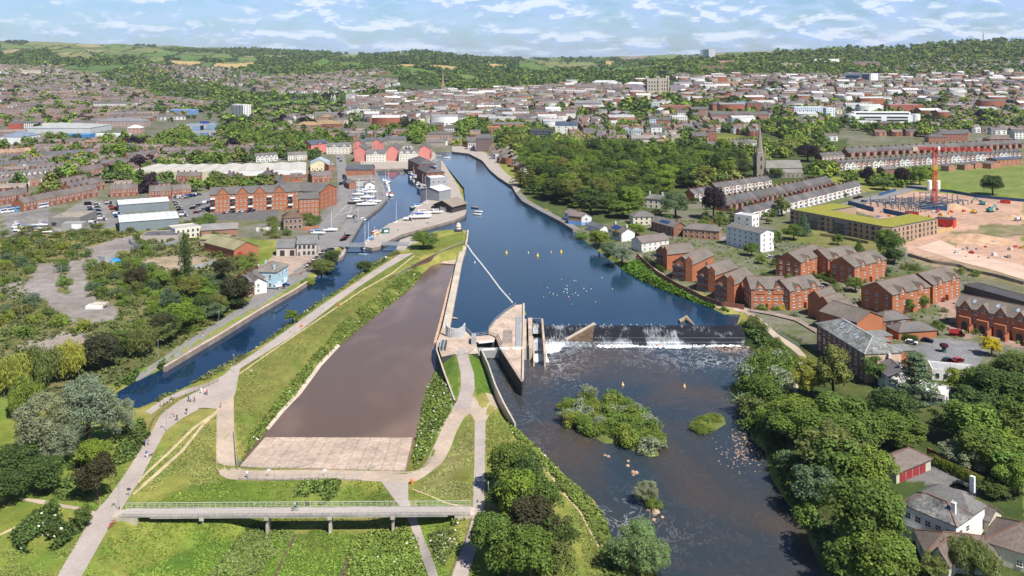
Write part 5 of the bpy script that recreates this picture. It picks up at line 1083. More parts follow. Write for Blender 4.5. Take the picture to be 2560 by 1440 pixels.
 for k in range(4):
  x0,y0 = rel(1102+4*k,868); MB().box(x0-.25,x0+.25,y0-4,y0+4,0,1.5).obj("stored_stoplog",m_dkmetal if k % 2 else m_metal,t)
 g = rel(1215,862); MB().beam((*rel(1196,858),.2),(*rel(1234,854),.2),1.2,.4).beam((*rel(1198,876),.2),(*rel(1238,874),.2),.6,.6).obj("gate_beam",m_white,t); MB().box(g[0]-5,g[0]+5.5,g[1]-1.5,g[1]-1.2,-4.4,-.6).obj("sluice_gate",m_metal,t)
 for k in range(6): MB().beam((*rel(1241+2.2*k,842+4*k),.1),(*rel(1245+2.2*k,850+4*k),2.4),.22).obj("trash_rake",m_dkmetal,t)
 # floats and booms
 o = Vector((*W(1230,680,ZU),ZU)); t = thing("river_boom","line of pale floats strung across the river to the concrete island","boom",o); Q = resample(WP([(1168,613),(1180,632),(1200,656),(1225,688),(1250,722),(1280,756)],ZU),74)
 fl = MB().lathe([(0,-.3),(.32,-.2),(.42,0),(.32,.22),(0,.3)],8).mesh("float",[m_white],True)
 for i,(x,y) in enumerate(Q): put("float",fl,t,(x-o.x,y-o.y,.1))
 MB().tube([(x-o.x,y-o.y,.15) for x,y in Q],.12,5).obj("rope",m_rubber,t)
 o = Vector((*W(1110,790,ZF),ZF)); t = thing("float_boom","straight line of orange brown floats along the dividing wall","boom",o); Q = resample(WP([(1146,640),(1133,690),(1121,726),(1106,790),(1088,858)],ZF),98); fm = MB().box(-.55,.55,-.75,.75,-.2,.55).mesh("float",[pmat("faded_orange",(.55,.36,.24),.7,((.5,.2),))])
 for i,(x,y) in enumerate(Q): put("float",fm,t,(x-o.x,y-o.y,.0))
centre()
def footbridge():
 a,b = W(300,1290,1.2),W(1176,1284,1.2); L = math.dist(a,b); ang = math.atan2(b[1]-a[1],b[0]-a[0]); t = thing("footbridge","long straight concrete footbridge with white railings across the meadow","footbridge",(*a,0),ang); w = 3.3
 MB().box(0,L,0,w,.95,1.2).obj("deck",m_path,t); MB().box(L*.085,L*.935,-.12,.25,.55,1.26).box(L*.085,L*.935,w-.25,w+.12,.55,1.26).box(0,L,-.15,.1,.9,1.3).box(0,L,w-.1,w+.15,.9,1.3).obj("edge_beam",pmat("grey_concrete",(.34,.32,.29),.9,((.3,.2),(1.5,.15))),t)
 MB().box(-2,L*.05,-.1,w+.1,-3,.95).obj("abutment",m_conc,t); MB().box(L*.955,L+1,-.1,w+.1,-3,.95).obj("abutment",m_conc,t)
 for u in (503,665,823,981):
  x = (u-300)/876*L; mb = MB().prism([(x-.28,.4),(x+.28,.4),(x+.28,w-.4),(x-.28,w-.4)],-4.4,.1); mb.box(x-.5,x+.5,-.2,w+.2,.0,.75); mb.obj("pier",m_conc,t)
 for nm,y in (("near_railing",-.05),("far_railing",w+.05)):
  mb = MB(); n = 62
  for i in range(n+1): mb.beam((L*i/n,y,1.2),(L*i/n,y,2.5),.06)
  for z,s in ((2.5,.075),(2.05,.03),(1.65,.03)): mb.beam((0,y,z),(L,y,z),s)
  mb.obj(nm,m_railing,t)
m_railing = pmat('railing_paint',(.55,.56,.55),.6,())
footbridge()
def mesh_fence(nm,P,h,lab,mat=None,post=2.2,rails=4,grp=None):
 Q = GP(P); o = Vector((*Q[0],T(*Q[0]))); t = thing(nm,lab,"fence",o,0,grp); mb = MB(); Pp = resample(Q,max(2,int(sum(math.dist(a,b) for a,b in zip(Q,Q[1:]))/post)+1)); mr = MB()
 for i,(x,y) in enumerate(Pp):
  z = T(x,y); mb.beam((x-o.x,y-o.y,z-o.z-.2),(x-o.x,y-o.y,z-o.z+h),.1)
  if i:
   x0,y0 = Pp[i-1]; z0 = T(x0,y0)
   for k in range(rails): q = h*(k+.8)/rails; mr.beam((x0-o.x,y0-o.y,z0-o.z+q),(x-o.x,y-o.y,z-o.z+q),.05)
 mb.obj("posts",mat or m_metal,t); mr.obj("rails",mat or m_metal,t); return t
mesh_fence("mesh_fence",[(585,1085),(590,1150),(600,1168)],1.8,"metal fence down the left side of the concrete apron")
mesh_fence("mesh_fence",[(600,1168),(660,1176),(750,1172),(860,1172)],1.6,"temporary mesh fence along the top of the concrete apron")
mesh_fence("mesh_fence",[(768,1166),(820,1165),(862,1166)],2.0,"short mesh fence in front of the bushes on the apron")
mesh_fence("mesh_fence",[(860,1172),(925,1178),(992,1176)],1.6,"temporary fence at the right part of the apron top")
mesh_fence("mesh_fence",[(600,1200),(700,1203),(800,1198),(905,1203)],1.6,"temporary fence on the near side of the buff path")
mesh_fence("timber_fence",[(372,1078),(385,1050),(402,1034),(440,1004),(490,978),(545,954)],1.3,"low timber rail fence between the two paths at left",m_wood,2.0,3)
mesh_fence("timber_fence",[(470,964),(520,946),(570,918),(620,890)],1.2,"timber rail fence along the canal side of the path",m_wood,2.0,3)
mesh_fence("mesh_fence",[(1103,905),(1150,890),(1168,888),(1200,884)],1.8,"metal fence and gate across the sluice access road")
mesh_fence("mesh_fence",[(990,693),(1050,660),(1110,628),(1165,608)],1.2,"railing along the top of the rusty sheet piling")
mesh_fence("mesh_fence",[(1870,775),(1905,796),(1950,838),(1998,868)],1.1,"railing along the footway above the weir")
mesh_fence("park_fence",[(1180,1300),(1160,1370),(1130,1430),(1118,1460)],.9,"low rail fence beside the path below the footbridge",m_wood,2.0,2)
mesh_fence("gate",[(236,1256),(246,1264)],1.1,"small timber gate left of the path",m_wood,1.2,4)
t = fence_solid("garden_wall",[(1592,642),(1640,686),(1700,722),(1750,747),(1800,767),(1860,774)],2.0,m_brick_wall := pmat("brick_wall",(.24,.10,.07),.9,((.4,.2),)),"brick garden wall with piers along the river footway",post=4.5,w=.3)
fence_solid("lane_wall",[(728,692),(748,690),(775,672),(806,640),(818,622)],1.4,m_stone,"grey stone wall round the boat house forecourt",w=.4)
fence_solid("palisade_fence",[(322,606),(330,614),(352,622),(400,622),(445,608)],2.4,m_metal,"curved galvanised palisade fence round the low block",w=.08)
fence_solid("palisade_fence",[(246,650),(262,653),(298,646)],2.2,m_metal,"short galvanised fence beside the blue tent",w=.08)
fence_solid("palisade_fence",[(355,612),(390,634),(388,636)],2.0,m_metal,"short galvanised fence below the low block",w=.08)
fence_solid("palisade_fence",[(485,672),(510,668),(540,658)],2.0,m_metal,"galvanised fence behind the tall poplar",w=.08)
fence_solid("garden_wall",[(2318,1138),(2400,1185),(2470,1222)],2.2,m_brick_wall,"garden wall running behind the clipped hedge",w=.3)
fence_solid("quarry_wall",[(2270,640),(2330,658),(2400,668),(2420,678),(2500,695),(2560,712)],1.6,m_stone,"broken grey stone wall below the haul road",w=.5)
# lamps and signs
lamp_me = MB().tube([(0,0,0),(0,0,.8)],.11,8).tube([(0,0,.8),(0,0,6.2)],.065,8).mesh("pole",[m_metal]); head_me = MB().box(-.12,.12,-1.1,.15,6.1,6.25).mesh("lamp_head",[m_metal])
def lamp(u,v,where,rz=0.0,k=1.0):
 t = thing("street_lamp",f"slim grey lamp post {where}","street lamp",G(u,v),rz,"lamp posts"); t.scale = (1,1,k); put("pole",lamp_me,t); put("lamp_head",head_me,t); return t
for u,v,w in ((297,1278,"at the left end of the footbridge"),(416,1078,"beside the path above the two trodden tracks"),(585,931,"at the path junction beside the canal"),(809,773,"on the bank path beyond the round bush"),(737,836,"beside the path near the lone canal bush"),(907,706,"on the path opposite the blue pub"),
 (1221,1270,"against the trees by the straight path"),(395,893,"beside the canal lane below the dark trees"),(547,818,"on the canal lane at the scrub edge"),(1045,622,"beside the big round bush on the spit"),(55,803,"in the scrub of the derelict yard"),(153,698,"standing in the derelict car park"),(694,590,"beside the derelict brick house"),(495,480,"in front of the brick flats car park"),(135,520,"behind the parked coaches"),(208,505,"at the back of the van yard")): lamp(u,v,w)
def signpost(u,v,lab,c,w=.9,hh=.6,h=2.0):
 t = thing("sign",lab,"sign",G(u,v),.2); MB().tube([(0,0,0),(0,0,h)],.06,6).obj("post",m_metal,t); MB().box(-w/2,w/2,-.09,-.04,h-hh,h).obj("board",m_trim,t,color=c)
signpost(322,1240,"dark finger sign beside the path",(.06,.07,.08)); signpost(812,1192,"white notice on the fence by the apron",(.8,.8,.8)); signpost(672,1192,"small pale notice at the left of the apron fence",(.7,.7,.68)); signpost(1257,872,"white notice board on the sluice fence",(.8,.8,.8)); signpost(1187,886,"small white sign on the lawn by the sluice",(.8,.8,.8)); signpost(965,650,"white notice on the canal bank by the round bush",(.8,.8,.8)); signpost(298,1283,"dark wooden marker post at the footbridge end",(.12,.08,.05),.3,1.0,1.6)
def litter(u,v,lab,c):
 t = thing("litter_bin",lab,"bin",G(u,v)); MB().lathe([(.38,0),(.45,1.0)],10).obj("body",m_trim,t,color=c); MB().lathe([(.5,1.0),(.4,1.2),(0,1.28)],10).obj("lid",m_trim,t,color=c)
litter(848,766,"orange bin beside the trodden track",(.7,.2,.04)); litter(754,818,"orange lifebuoy post beside the path",(.7,.2,.04)); litter(1982,942,"small orange bin beside the footway",(.65,.15,.03)); litter(1030,1210,"orange traffic drum at the path corner",(.7,.25,.04))
def bicycle(u,v,rz,lab,c):
 t = thing("bicycle",lab,"bicycle",G(u,v),rz)
 for x in (-.55,.55): MB().lathe([(.33,-.03),(.36,0),(.33,.03),(.30,0),(.33,-.03)],14).obj("wheel",m_rubber,t,(x,0,.36)).rotation_euler = (R(90),0,0)
 MB().beam((-.55,0,.36),(-.1,0,.85),.07).beam((-.1,0,.85),(.42,0,.85),.07).beam((.42,0,.9),(.55,0,.36),.07).beam((0,0,.36),(.42,0,.8),.07).beam((-.55,0,.36),(0,0,.36),.06).obj("frame",m_trim,t,color=c)
 MB().box(-.25,.05,-.08,.08,.92,.99).obj("saddle",m_rubber,t); MB().beam((.4,-.28,1.08),(.4,.28,1.08),.05).obj("handlebar",m_rubber,t); return t
bicycle(276,1320,1.2,"red hire bicycle parked at the path edge below the footbridge",(.6,.05,.03)); bicycle(282,1312,1.1,"second red hire bicycle parked nearer the footbridge",(.6,.05,.03))
# people
def person_meshes():
 out = {}
 for pose in ("walk","stand"):
  s = .28 if pose == "walk" else .06
  J = [((0,0,.95),.15),((0,0,1.15),.135),((0,0,1.38),.16),((0,0,1.50),.06),((0,-.02,1.60),.095),((0,-.01,1.70),.085),
             ((.10,0,.90),.10),((.11,-s*.5,.50),.065),((.11,-s*1.0+.1,.09),.045),((.11,-s-.05,.03),.04),((-.10,0,.90),.10),((-.11,s*.35,.50),.065),((-.11,s*1.0,.10),.045),((-.11,s-.14,.03),.04),
             ((.21,0,1.40),.06),((.26,s*.4,1.12),.045),((.25,s*.1,.88),.034),((.25,s*.05,.80),.032),((-.21,0,1.40),.06),((-.26,-s*.4,1.12),.045),((-.25,-s*.8,.90),.034),((-.25,-s*.85,.82),.032),
             ((0,-.12,1.60),.02)]
  E = [(0,1),(1,2),(2,3),(3,4),(4,5),(0,6),(6,7),(7,8),(8,9),(0,10),(10,11),(11,12),(12,13),(2,14),(14,15),(15,16),(16,17),(2,18),(18,19),(19,20),(20,21),(4,22)]
  for hb in (17,21):
   x,y,z = J[hb][0]
   for k in range(5):
    q = (x+(-.02+.011*k)*(1 if k < 4 else -1.6),y-.03*(k == 4),z-(.085+.012*(k in (1,2)) if k < 4 else .04)); J.append((q,.009)); E.append((hb,len(J)-1))
  me = bpy.data.meshes.new("person"); me.from_pydata([j[0] for j in J],E,[]); o = bpy.data.objects.new("person_build",me); COL.objects.link(o); m = o.modifiers.new("s",'SKIN'); sv = me.skin_vertices[0].data
  for i,j in enumerate(J): sv[i].radius = (j[1],j[1])
  sv[0].use_root = True; sb = o.modifiers.new("u",'SUBSURF'); sb.levels = 1; sb.render_levels = 1
  bpy.context.view_layer.update(); dg = bpy.context.evaluated_depsgraph_get(); body = bpy.data.meshes.new_from_object(o.evaluated_get(dg)); body.name = "body"; bpy.data.objects.remove(o); body.materials.clear(); body.materials.append(m_skin)
  def part(sel,nm,push):
   bm = bmesh.new(); bm.from_mesh(body); bm.normal_update(); bmesh.ops.delete(bm,geom=[f for f in bm.faces if not sel(f.calc_center_median())],context='FACES'); bm.normal_update()
   for v in bm.verts: v.co += v.normal*push
   m2 = bpy.data.meshes.new(nm); bm.to_mesh(m2); bm.free(); m2.materials.append(m_cloth); return m2
  out[pose] = (body,part(lambda c: .93 < c.z < 1.47 and not (abs(c.x) > .23 and c.z < 1.15),"shirt",.018),part(lambda c: .10 < c.z < .96 and abs(c.x) < .22,"trousers",.016),part(lambda c: c.z > 1.6 and (c.z > 1.68 or c.y > -.02),"hair",.02),part(lambda c: c.z < .11,"shoes",.012))
 return out
PM = person_meshes()
SHIRTS = dict(white=(.75,.75,.75),blue=(.05,.12,.35),navy=(.02,.03,.08),red=(.5,.04,.04),grey=(.3,.3,.3),pink=(.6,.3,.3),black=(.02,.02,.02),orange=(.65,.25,.05),green=(.1,.25,.1),yellow=(.7,.55,.05))
def person(u,v,sh,tr,where,rz=0.0,pose="walk",z=None,xy=None,hair=(.06,.04,.03)):
 p = G(u,v) if xy is None else (*xy,T(*xy)); p = (p[0],p[1],p[2]+.08 if z is None else z)
 o = put("person",PM[pose][0],None,p,rz); tag(o,f"person in {sh} top, {tr} trousers {where}","person",None); o.scale = (1.12,)*3
 for i,(nm,c) in enumerate((("shirt",SHIRTS[sh]),("trousers",SHIRTS[tr]),("hair",hair),("shoes",(.05,.05,.05)))): put(nm,PM[pose][i+1],o,color=c)
 return o
for u,v,s,tr,w,rz in ((362,1116,"blue","navy","at the path edge beside the trodden track",2.6),(371,1113,"pink","grey","walking next to one in blue",2.6),(366,1144,"blue","white","walking a dog on the path",.3),(428,1046,"grey","white","leftmost of the group on the wide path",1.2),(434,1043,"pink","grey","in the middle of the group on the wide path",1.2),(442,1052,"black","navy","pushing along at the right of the group",1.2),(466,1036,"black","grey","alone in front of the grass corner",.4),
 (471,1004,"blue","navy","at the fence, left of a pair",2.2),(476,1006,"white","black","at the fence, right of a pair",2.2),(486,1005,"orange","navy","just right of the pair at the fence",2.2),(503,984,"white","white","left of two near the fence end",1.0),(513,987,"white","navy","walking close to one in red",1.0),(517,988,"red","navy","walking at the fence end",1.0),(552,1020,"pink","grey","alone at the top of the buff path",3.0),(628,937,"white","black","on the grass beside the trodden track",2.5),(618,1195,"white","grey","behind the temporary fence of the apron",.2),
 (507,842,"red","white","walking the canal lane below the scrub",2.4),(793,717,"red","navy","outside the blue pub",1.5),(684,848,"black","black","on the canal bank at the water edge",2.0),(1027,628,"black","navy","on the path end near the round bush",1.0),(1128,545,"white","pink","walking on the wide quay point",1.0),(1068,560,"orange","navy","by the low quay wall",1.2),(1072,558,"white","grey","next to the low quay wall",1.2),(995,578,"yellow","black","in a yellow jacket on the quay",1.2),(862,588,"black","navy","on the road beside the parked cars",.5),
 (1795,758,"black","white","on the river footway by the brick wall",.6),(1596,652,"red","navy","at the far end of the river footway",.6),(873,494,"black","navy","crossing the boatyard road",0.2)): person(u,v,s,tr,w,rz)
x,y,_ = G(737,1284); person(0,0,"white","black","cycling over the footbridge",-1.4,z=1.55,xy=W(737,1277,1.2)); b = bicycle(737,1284,.05,"bicycle ridden across the footbridge",(.05,.3,.1)); b.location = (*W(737,1277,1.2),1.22)
def dog(u,v,lab,c):
 p = G(u,v); t = thing("dog",lab,"dog",(p[0],p[1],p[2]+.07),.6); mb = MB()
 mb.tube([(-.42,0,.50),(-.2,0,.47),(.1,0,.45),(.32,0,.47),(.45,0,.60),(.52,0,.68),(.68,0,.64),(.74,0,.62)],[.08,.12,.14,.16,.10,.10,.06,.035],8)
 for x in (-.34,.3):
  for s in (-.09,.09): mb.tube([(x,s,.45),(x-.04*(x < 0),s,.22),(x+.02,s,.02)],[.07,.04,.035],6)
 mb.tube([(-.42,0,.52),(-.6,0,.66)],[.04,.015],5); mb.tube([(.5,-.06,.75),(.47,-.09,.66)],[.03,.02],4); mb.tube([(.5,.06,.75),(.47,.09,.66)],[.03,.02],4); mb.obj("body",m_trim,t,color=c,smooth=True)
dog(377,1141,"small dark dog beside its walker on the path",(.04,.035,.03))
# floating things
buoy_me = MB().lathe([(0,-.4),(.55,-.2),(.7,.2),(.5,.6),(.3,.8),(.28,1.5),(0,1.55)],12).mesh("body",[m_trim],True)
for u,v,c,lab in ((1266,634,(.85,.55,.02),"yellow buoy, leftmost of the row across the river"),(1321,633,(.75,.7,.6),"small white buoy in the row across the river"),(1344,641,(.85,.55,.02),"large yellow buoy nearest us in the row"),(1378,631,(.85,.55,.02),"small yellow buoy in the row across the river"),(1403,632,(.85,.55,.02),"yellow buoy at the right end of the row"),(1557,964,(.8,.5,.25),"orange buoy below the weir, left one"),(1711,968,(.8,.5,.2),"orange buoy below the weir, right one"),(1187,657,(.8,.8,.78),"small white buoy beside the floating boom")):
 z = ZL if v > 860 else ZU; k = .55 if "small" in lab else 1.0 if v < 860 else .7; t = thing("buoy",lab,"buoy",(*W(u,v,z),z)); t.scale = (k,)*3; put("body",buoy_me,t,color=c); MB().tube([(0,0,1.5),(0,0,2.0)],.06,5).obj("lifting_eye",m_metal,t)
ball = MB().lathe([(0,-.16),(.16,-.1),(.22,.06),(.14,.2),(0,.25)],8).mesh("float_ball",[m_trim],True); r = random.Random(3)
for k in range(44):
 u,v = (r.gauss(1425,42),r.gauss(738,18)) if k < 30 else (1382+(k-30)*21+r.uniform(-6,6),812.2); c = r.choice([(.8,.8,.8)]*5+[(.15,.55,.5),(.8,.5,.1),(.6,.1,.1)]); cn = "white" if c[0] == .8 and c[1] == .8 else "coloured"
 o = put("float_ball",ball,None,(*W(u,v,ZU),ZU+.02),0,c); tag(o,f"tiny {cn} ball floating {'on the river above the weir' if k < 30 else 'against the weir crest'}","ball","small balls drifting on the river"); o.scale = (1.05,)*3
def boulders():
 r = random.Random(12)
 for k,(u,v,s) in enumerate([(1512,1139,.9),(1521,1142,1.1),(1570,1153,.9),(1569,1165,1.1),(1582,1181,1.3),(1591,1183,1.4),(1583,1188,.8),(1620,1262,1.2),(1634,1270,1.8),(1640,1280,2.0),(1622,1276,1.0),(1636,1286,1.2),(1634,1300,1.1),(1655,1294,.9),(1645,863,1.6),(1630,868,.9),(1840,872,1.4),(1822,876,1.0),(1870,870,1.3),(1545,1105,.8)]):
  g = bmesh.new(); bmesh.ops.create_icosphere(g,subdivisions=2,radius=.5)
  for w in g.verts: w.co *= r.uniform(.75,1.2); w.co.z *= .7
  m = bpy.data.meshes.new("boulder"); g.to_mesh(m); g.free(); m.materials.append(m_rock)
  x,y = W(u,v,ZL); o = put("boulder",m,None,(x,y,ZL+.05),r.uniform(0,6),sc=s); tag(o,"pale boulder standing in the shallow river "+("below the bushy islets" if v < 1200 and v > 1000 else "beside the small islet" if v > 1000 else "at the foot of the weir"),"boulder","river boulders")
m_rock = pmat("river_rock",(.42,.29,.21),.9,((1.2,.25),))
boulders()
def pebbles():
 r = random.Random(5); mb = MB()
 for k in range(520):
  u,v = (r.gauss(1868,30),r.gauss(1120,26)) if k < 330 else (r.uniform(1770,1870),r.uniform(862,880)); x,y = W(u,v,ZL); s = r.uniform(.1,.38)
  mb.add([(x-s,y,ZL-.05),(x,y-s*.8,ZL-.05),(x+s,y,ZL-.05),(x,y+s*.8,ZL-.05),(x+r.uniform(-.1,.1),y,ZL+s*.7)],[(0,1,4),(1,2,4),(2,3,4),(3,0,4)])
 o = mb.obj("river_stones",m_rock); tag(o,"scatter of small pale stones in the shallows of the river","stones",kind="stuff")
pebbles()
def log(pts,rad,lab):
 o = Vector(pts[0]); tag(MB().tube([Vector(p)-o for p in pts],rad,7).obj("driftwood",m_drift,None,o),lab,"driftwood")
m_drift = pmat("driftwood",(.33,.25,.17),.9,((1.5,.25),))
log([(*W(1698,806,ZU),ZU+.2),(*W(1716,802,ZU),ZU+1.1),(*W(1735,813,ZU),ZU+.1)],[.9,1.2,.3],"big stranded tree trunk on the weir crest"); log([(*W(1705,815,ZU),ZU),(*W(1703,828,-3),-2.8),(*W(1709,836,-3.6),-3.2)],[.35,.3,.12],"thin pale branch hanging down the weir face")
# ---------------- trees and bushes by hand ----------------
G1 = "trees beside the straight path"
for u,v,h,r,c,k,w in ((1275,1236,12,5.4,"mid","oak","at the far end of the path side row"),(1318,1262,11,4.6,"dark","round","behind the path side row"),(1296,1316,12.5,5.6,"bright","oak","in the middle of the path side row"),(1352,1330,11.5,5.0,"mid","oak","on the river side of the path side row"),(1330,1384,11.5,5.4,"umber","oak","low in the path side row"),(1385,1405,10.5,4.4,"dark","round","nearest the trodden riverside track"),(1222,1412,10.5,4.8,"mid","oak","leaning over the straight path at bottom"),(1270,1452,11,5,"mid","round","at the bottom edge beside the path"),(1330,1462,11,5.4,"fresh","oak","at the bottom edge in the row"),(1388,1470,9.5,4.2,"olive","round","at the bottom edge near the track"),(1305,1180,6,3.5,"dark","round","at the upper tip of the path side row"),(1255,1280,7,3.4,"dark","round","hanging over the lamp post")): tree(k,u,v,h,r,c,w,G1)
for u,v,h,r,c,k,lab in ((95,1172,20,7.6,"silver","willow","large silvery willow at far left of the pair above the path"),(222,1122,21.5,8.2,"silver","willow","tallest silvery willow beside the canal end"),(150,1165,11,5.6,"silver","willow","lower silvery willow between the two big willows"),(290,1100,12,5,"silver","willow","silvery willow shoulder overhanging the canal"),
 (30,985,13,6.5,"yellow","weeping","yellow green weeping willow at the left edge"),(100,965,14,7,"olive","weeping","weeping willow in the middle of the left clump"),(165,948,13,6.5,"yellow","weeping","weeping willow left of the dark maple"),(60,1030,11,6,"lime","weeping","low weeping willow behind the silvery willows"),
 (252,925,12,6.8,"umber","oak","dark maple beside the lane at the canal end"),(398,862,12.5,5.2,"umber","tall","dark maple over the canal lane"),(590,772,14,7.4,"umber","oak","very dark round maple beside the white painted terrace"),(556,700,11,4.8,"umber","round","small dark maple behind the very dark round maple"),(342,722,9.5,5.0,"umber","oak","dark purple brown maple in the scrub"),
 (452,838,13,6,"bright","oak","bright green tree beside the dark maple over the lane"),(345,890,11,7,"olive","weeping","olive willow between two dark maples"),(395,720,8,5.4,"fresh","oak","fresh green tree right of the purple brown maple"),(470,745,9,6,"olive","oak","olive tree in the scrub below the poplar"),(520,800,8,6,"blue","round","grey green tree in the scrub by the lane"),(430,770,7,5,"blue","round","grey green thicket in the middle of the scrub"),(500,730,7,5,"fresh","round","fresh green thicket below the dark maples"),
 (462,706,23.5,3.5,"dark","poplar","tall narrow poplar standing alone in the derelict yard"),(470,706,17,2.0,"dark","poplar","shorter poplar growing against the tall one"),
 (40,1205,9,6,"dark","oak","dark tree in the lower left thicket, left one"),(112,1232,8.5,5.6,"dark","oak","dark tree in the lower left thicket, right one"),(15,1262,8,5.5,"dark","round","dark tree at the left edge below the thicket"),(243,1250,10.5,4.6,"umber","oak","round dark tree beside the main path"),(230,1170,7,4.5,"bright","oak","bright green bushy tree under the silvery willow"),(132,1290,4.4,1.7,"mid","round","small young tree left of the bramble patch"),(210,1320,5,2.1,"mid","round","small young tree at the bramble patch by the path"),
 (909,682,6.2,4.3,"dark","round","round dark bush tree on the canal bank"),(731,808,5.6,3.4,"mid","round","round bush on the canal bank opposite the lane"),(1058,622,9.5,7.2,"mid","oak","big round bush tree on the grassy spit"),(828,662,8,5,"dark","round","dark bush at the canal side by the lock"),(803,690,8,6,"olive","oak","olive bush on the canal wall beside parked cars"),(772,716,4,4,"lime","round","light green low bush hanging over the canal"),
 (1497,618,9.5,6.6,"lime","oak","light green willow on the right river bank"),(1555,664,11,6.6,"silver","willow","silvery willow on the right bank by the footway"),(1522,640,7,5,"blue","round","grey green bush between the two bank willows"),(1590,590,7.5,6,"bright","oak","bright green tree behind the solar house"),(1455,600,4,5,"fresh","bush","low bush at the water edge by the slipway"),(1545,598,6,4.5,"olive","round","olive tree beside the solar house"),
 (1690,545,17,10,"blue","oak","very large round tree beside the cream villa"),(1783,548,21,8.5,"copper","oak","big purple beech beside the upper terrace"),(1852,440,13,6.5,"copper","oak","purple beech at the foot of the church tower"),(2020,404,17,14,"copper","oak","broad purple beech right of the church"),(1798,575,9,5,"olive","oak","olive tree below the big purple beech"),(1760,580,7,6,"mid","round","green tree behind the angled brick house"),(1955,540,14,6,"olive","tall","tall loose tree at the left end of the care home"),(2010,590,15,4.4,"blue","conifer","blue green conifer in front of the care home"),(1985,600,9,6,"mid","oak","broad tree in front of the care home corner"),(1935,620,10,5.4,"mid","oak","tree between the white flats and brick flats"),(2095,612,6.5,3.6,"mid","round","small round tree below the care home balcony"),(2148,628,6.5,3,"mid","conifer","slim tree below the care home"),
 (2218,650,16,7.5,"mid","oak","big leafy lone tree at the corner of the care home"),(2482,487,15,8.4,"dark","oak","round lone tree in the green field"),(2168,462,15,6.6,"copper","oak","purple beech left of the building site entrance"),(2255,467,16,6.5,"copper","oak","purple beech close to the crane"),(2300,462,15,7,"fresh","oak","green tree between purple beech and crane"),(2210,475,9,9,"mid","round","low green clump between the purple beeches"),
 (1860,440,11,8,"dark","oak","dark tree left of the church porch"),(2052,432,12,9,"mid","oak","tree right of the church below the purple beech"),(2075,430,11,8,"fresh","oak","green tree at the end of the middle terrace"),(1990,436,11,9,"mid","oak","broad tree beside the church nave"),(1940,445,9,7,"mid","oak","tree in front of the church nave"),(2290,440,9,7,"mid","round","green tree by the brown brick hall"),
 (2290,1012,17,8,"blue","cedar","large spreading cedar in front of the car park"),(2082,1010,19,5.4,"olive","tall","tall tree standing in front of the mill"),(2028,1000,10,4.6,"yellow","oak","yellow green tree beside the footway"),(2020,940,7,3.5,"yellow","round","small yellow green tree at the footway fork"),(2190,960,10,4.6,"mid","tall","tree in front of the small white villa"),(2075,1200,15,7.4,"olive","tall","tall loose tree above the dark river bank"),(2166,1392,16,8.3,"mid","oak","huge horse chestnut left of the white house"),(2180,1240,11,6,"fresh","oak","horse chestnut beside the garage steps"),(2030,1270,10,5.2,"blue","round","grey green tree over the dark water"),(2210,1462,10,7,"fresh","oak","bright tree at the bottom below the horse chestnut"),(2120,1470,9,5,"mid","round","tree at the bottom river bank"),(2430,1440,8,5.2,"olive","weeping","weeping tree in front of the tiled hall"),(2340,1445,5,3,"olive","round","small garden tree by the arched window"),(2480,890,7,4,"gold","round","golden leaved tree by the car park"),(2400,985,8,5.5,"lime","round","light green tree beside the pavilion"),
 (2395,1160,6,4.4,"silver","oak","pale flowering tree behind the clipped hedge"),(2430,1180,6,4,"silver","round","pale flowering tree beyond the clipped hedge"),(2545,1240,9,5,"fresh","oak","green tree at the right edge by the hedge"),(2490,1245,4,4,"dark","round","round dark shrub at the end of the hedge"),(1595,1440,11,6.6,"sage","willow","sage green willow at the bottom of the river bank"),(1640,1445,9,4,"sage","willow","slim sage green willow at the water edge"),
 (2140,730,7,4,"mid","round","tree in the court of the brick flats"),(2270,780,6,3.6,"mid","round","tree beside the garages"),(2300,770,6,3.5,"fresh","round","tree in front of the arched houses"),(2210,690,5,4,"blue","round","grey green round tree below the lone leafy tree"),(2345,838,6,2.6,"mid","tall","slim tree at the garage corner")): tree(k,u,v,h,r,c,"",None,lab)
fill([(290,905),(330,885),(420,862),(480,835),(545,800),(600,765),(560,760),(480,800),(400,840),(300,880)],7.5,['round','oak'],['olive','mid','dark','fresh'],(7,11),'lining the canal lane','trees lining the canal lane',(4,5.5),25,.9)
fill([(1296,478),(1312,425),(1380,392),(1450,388),(1560,388),(1690,410),(1830,392),(1868,425),(1850,445),(1790,462),(1738,478),(1690,478),(1650,500),(1600,520),(1560,552),(1480,548),(1440,530),(1400,522),(1340,500)],18.5,["oak","oak","round","tall","cedar","conifer"][:5],["mid","dark","dark","mid","bright","olive","fresh"],(10,22),"in the wooded riverside park","trees of the wooded riverside park",(7.5,11.0),3)
fill([(1930,1080),(1990,1050),(2050,1020),(2140,1070),(2210,1085),(2330,1095),(2420,1045),(2480,985),(2600,950),(2600,1260),(2530,1230),(2450,1190),(2340,1130),(2190,1135),(2160,1230),(2100,1260),(2010,1240),(1950,1150)],11.5,["oak","oak","round","oak"],["mid","mid","fresh","dark","mid"],(9.5,14),"in the lower right wood","trees of the dense wood at lower right",(6.6,8.6),4)
fill([(1838,985),(1870,930),(1910,900),(1950,910),(1985,960),(1950,1040),(1920,1090),(1880,1060)],5.2,["bush"],["fresh","olive","mid","silver","fresh"],(4,7),"on the bank below the weir","bushy trees below the weir",(3,4.4),5,zmin=-4.4)
fill([(1845,1010),(1880,1080),(1915,1120),(1965,1240),(2005,1290),(2035,1360),(2068,1440),(2120,1440),(2100,1330),(2030,1240),(1975,1140),(1930,1060),(1890,1020)],5.6,["bush"],["dark","mid","olive","fresh","blue"],(3,6),"at the edge of the dark water","bushes along the dark water edge",(2.6,4),17,.8,zmin=-4.5)
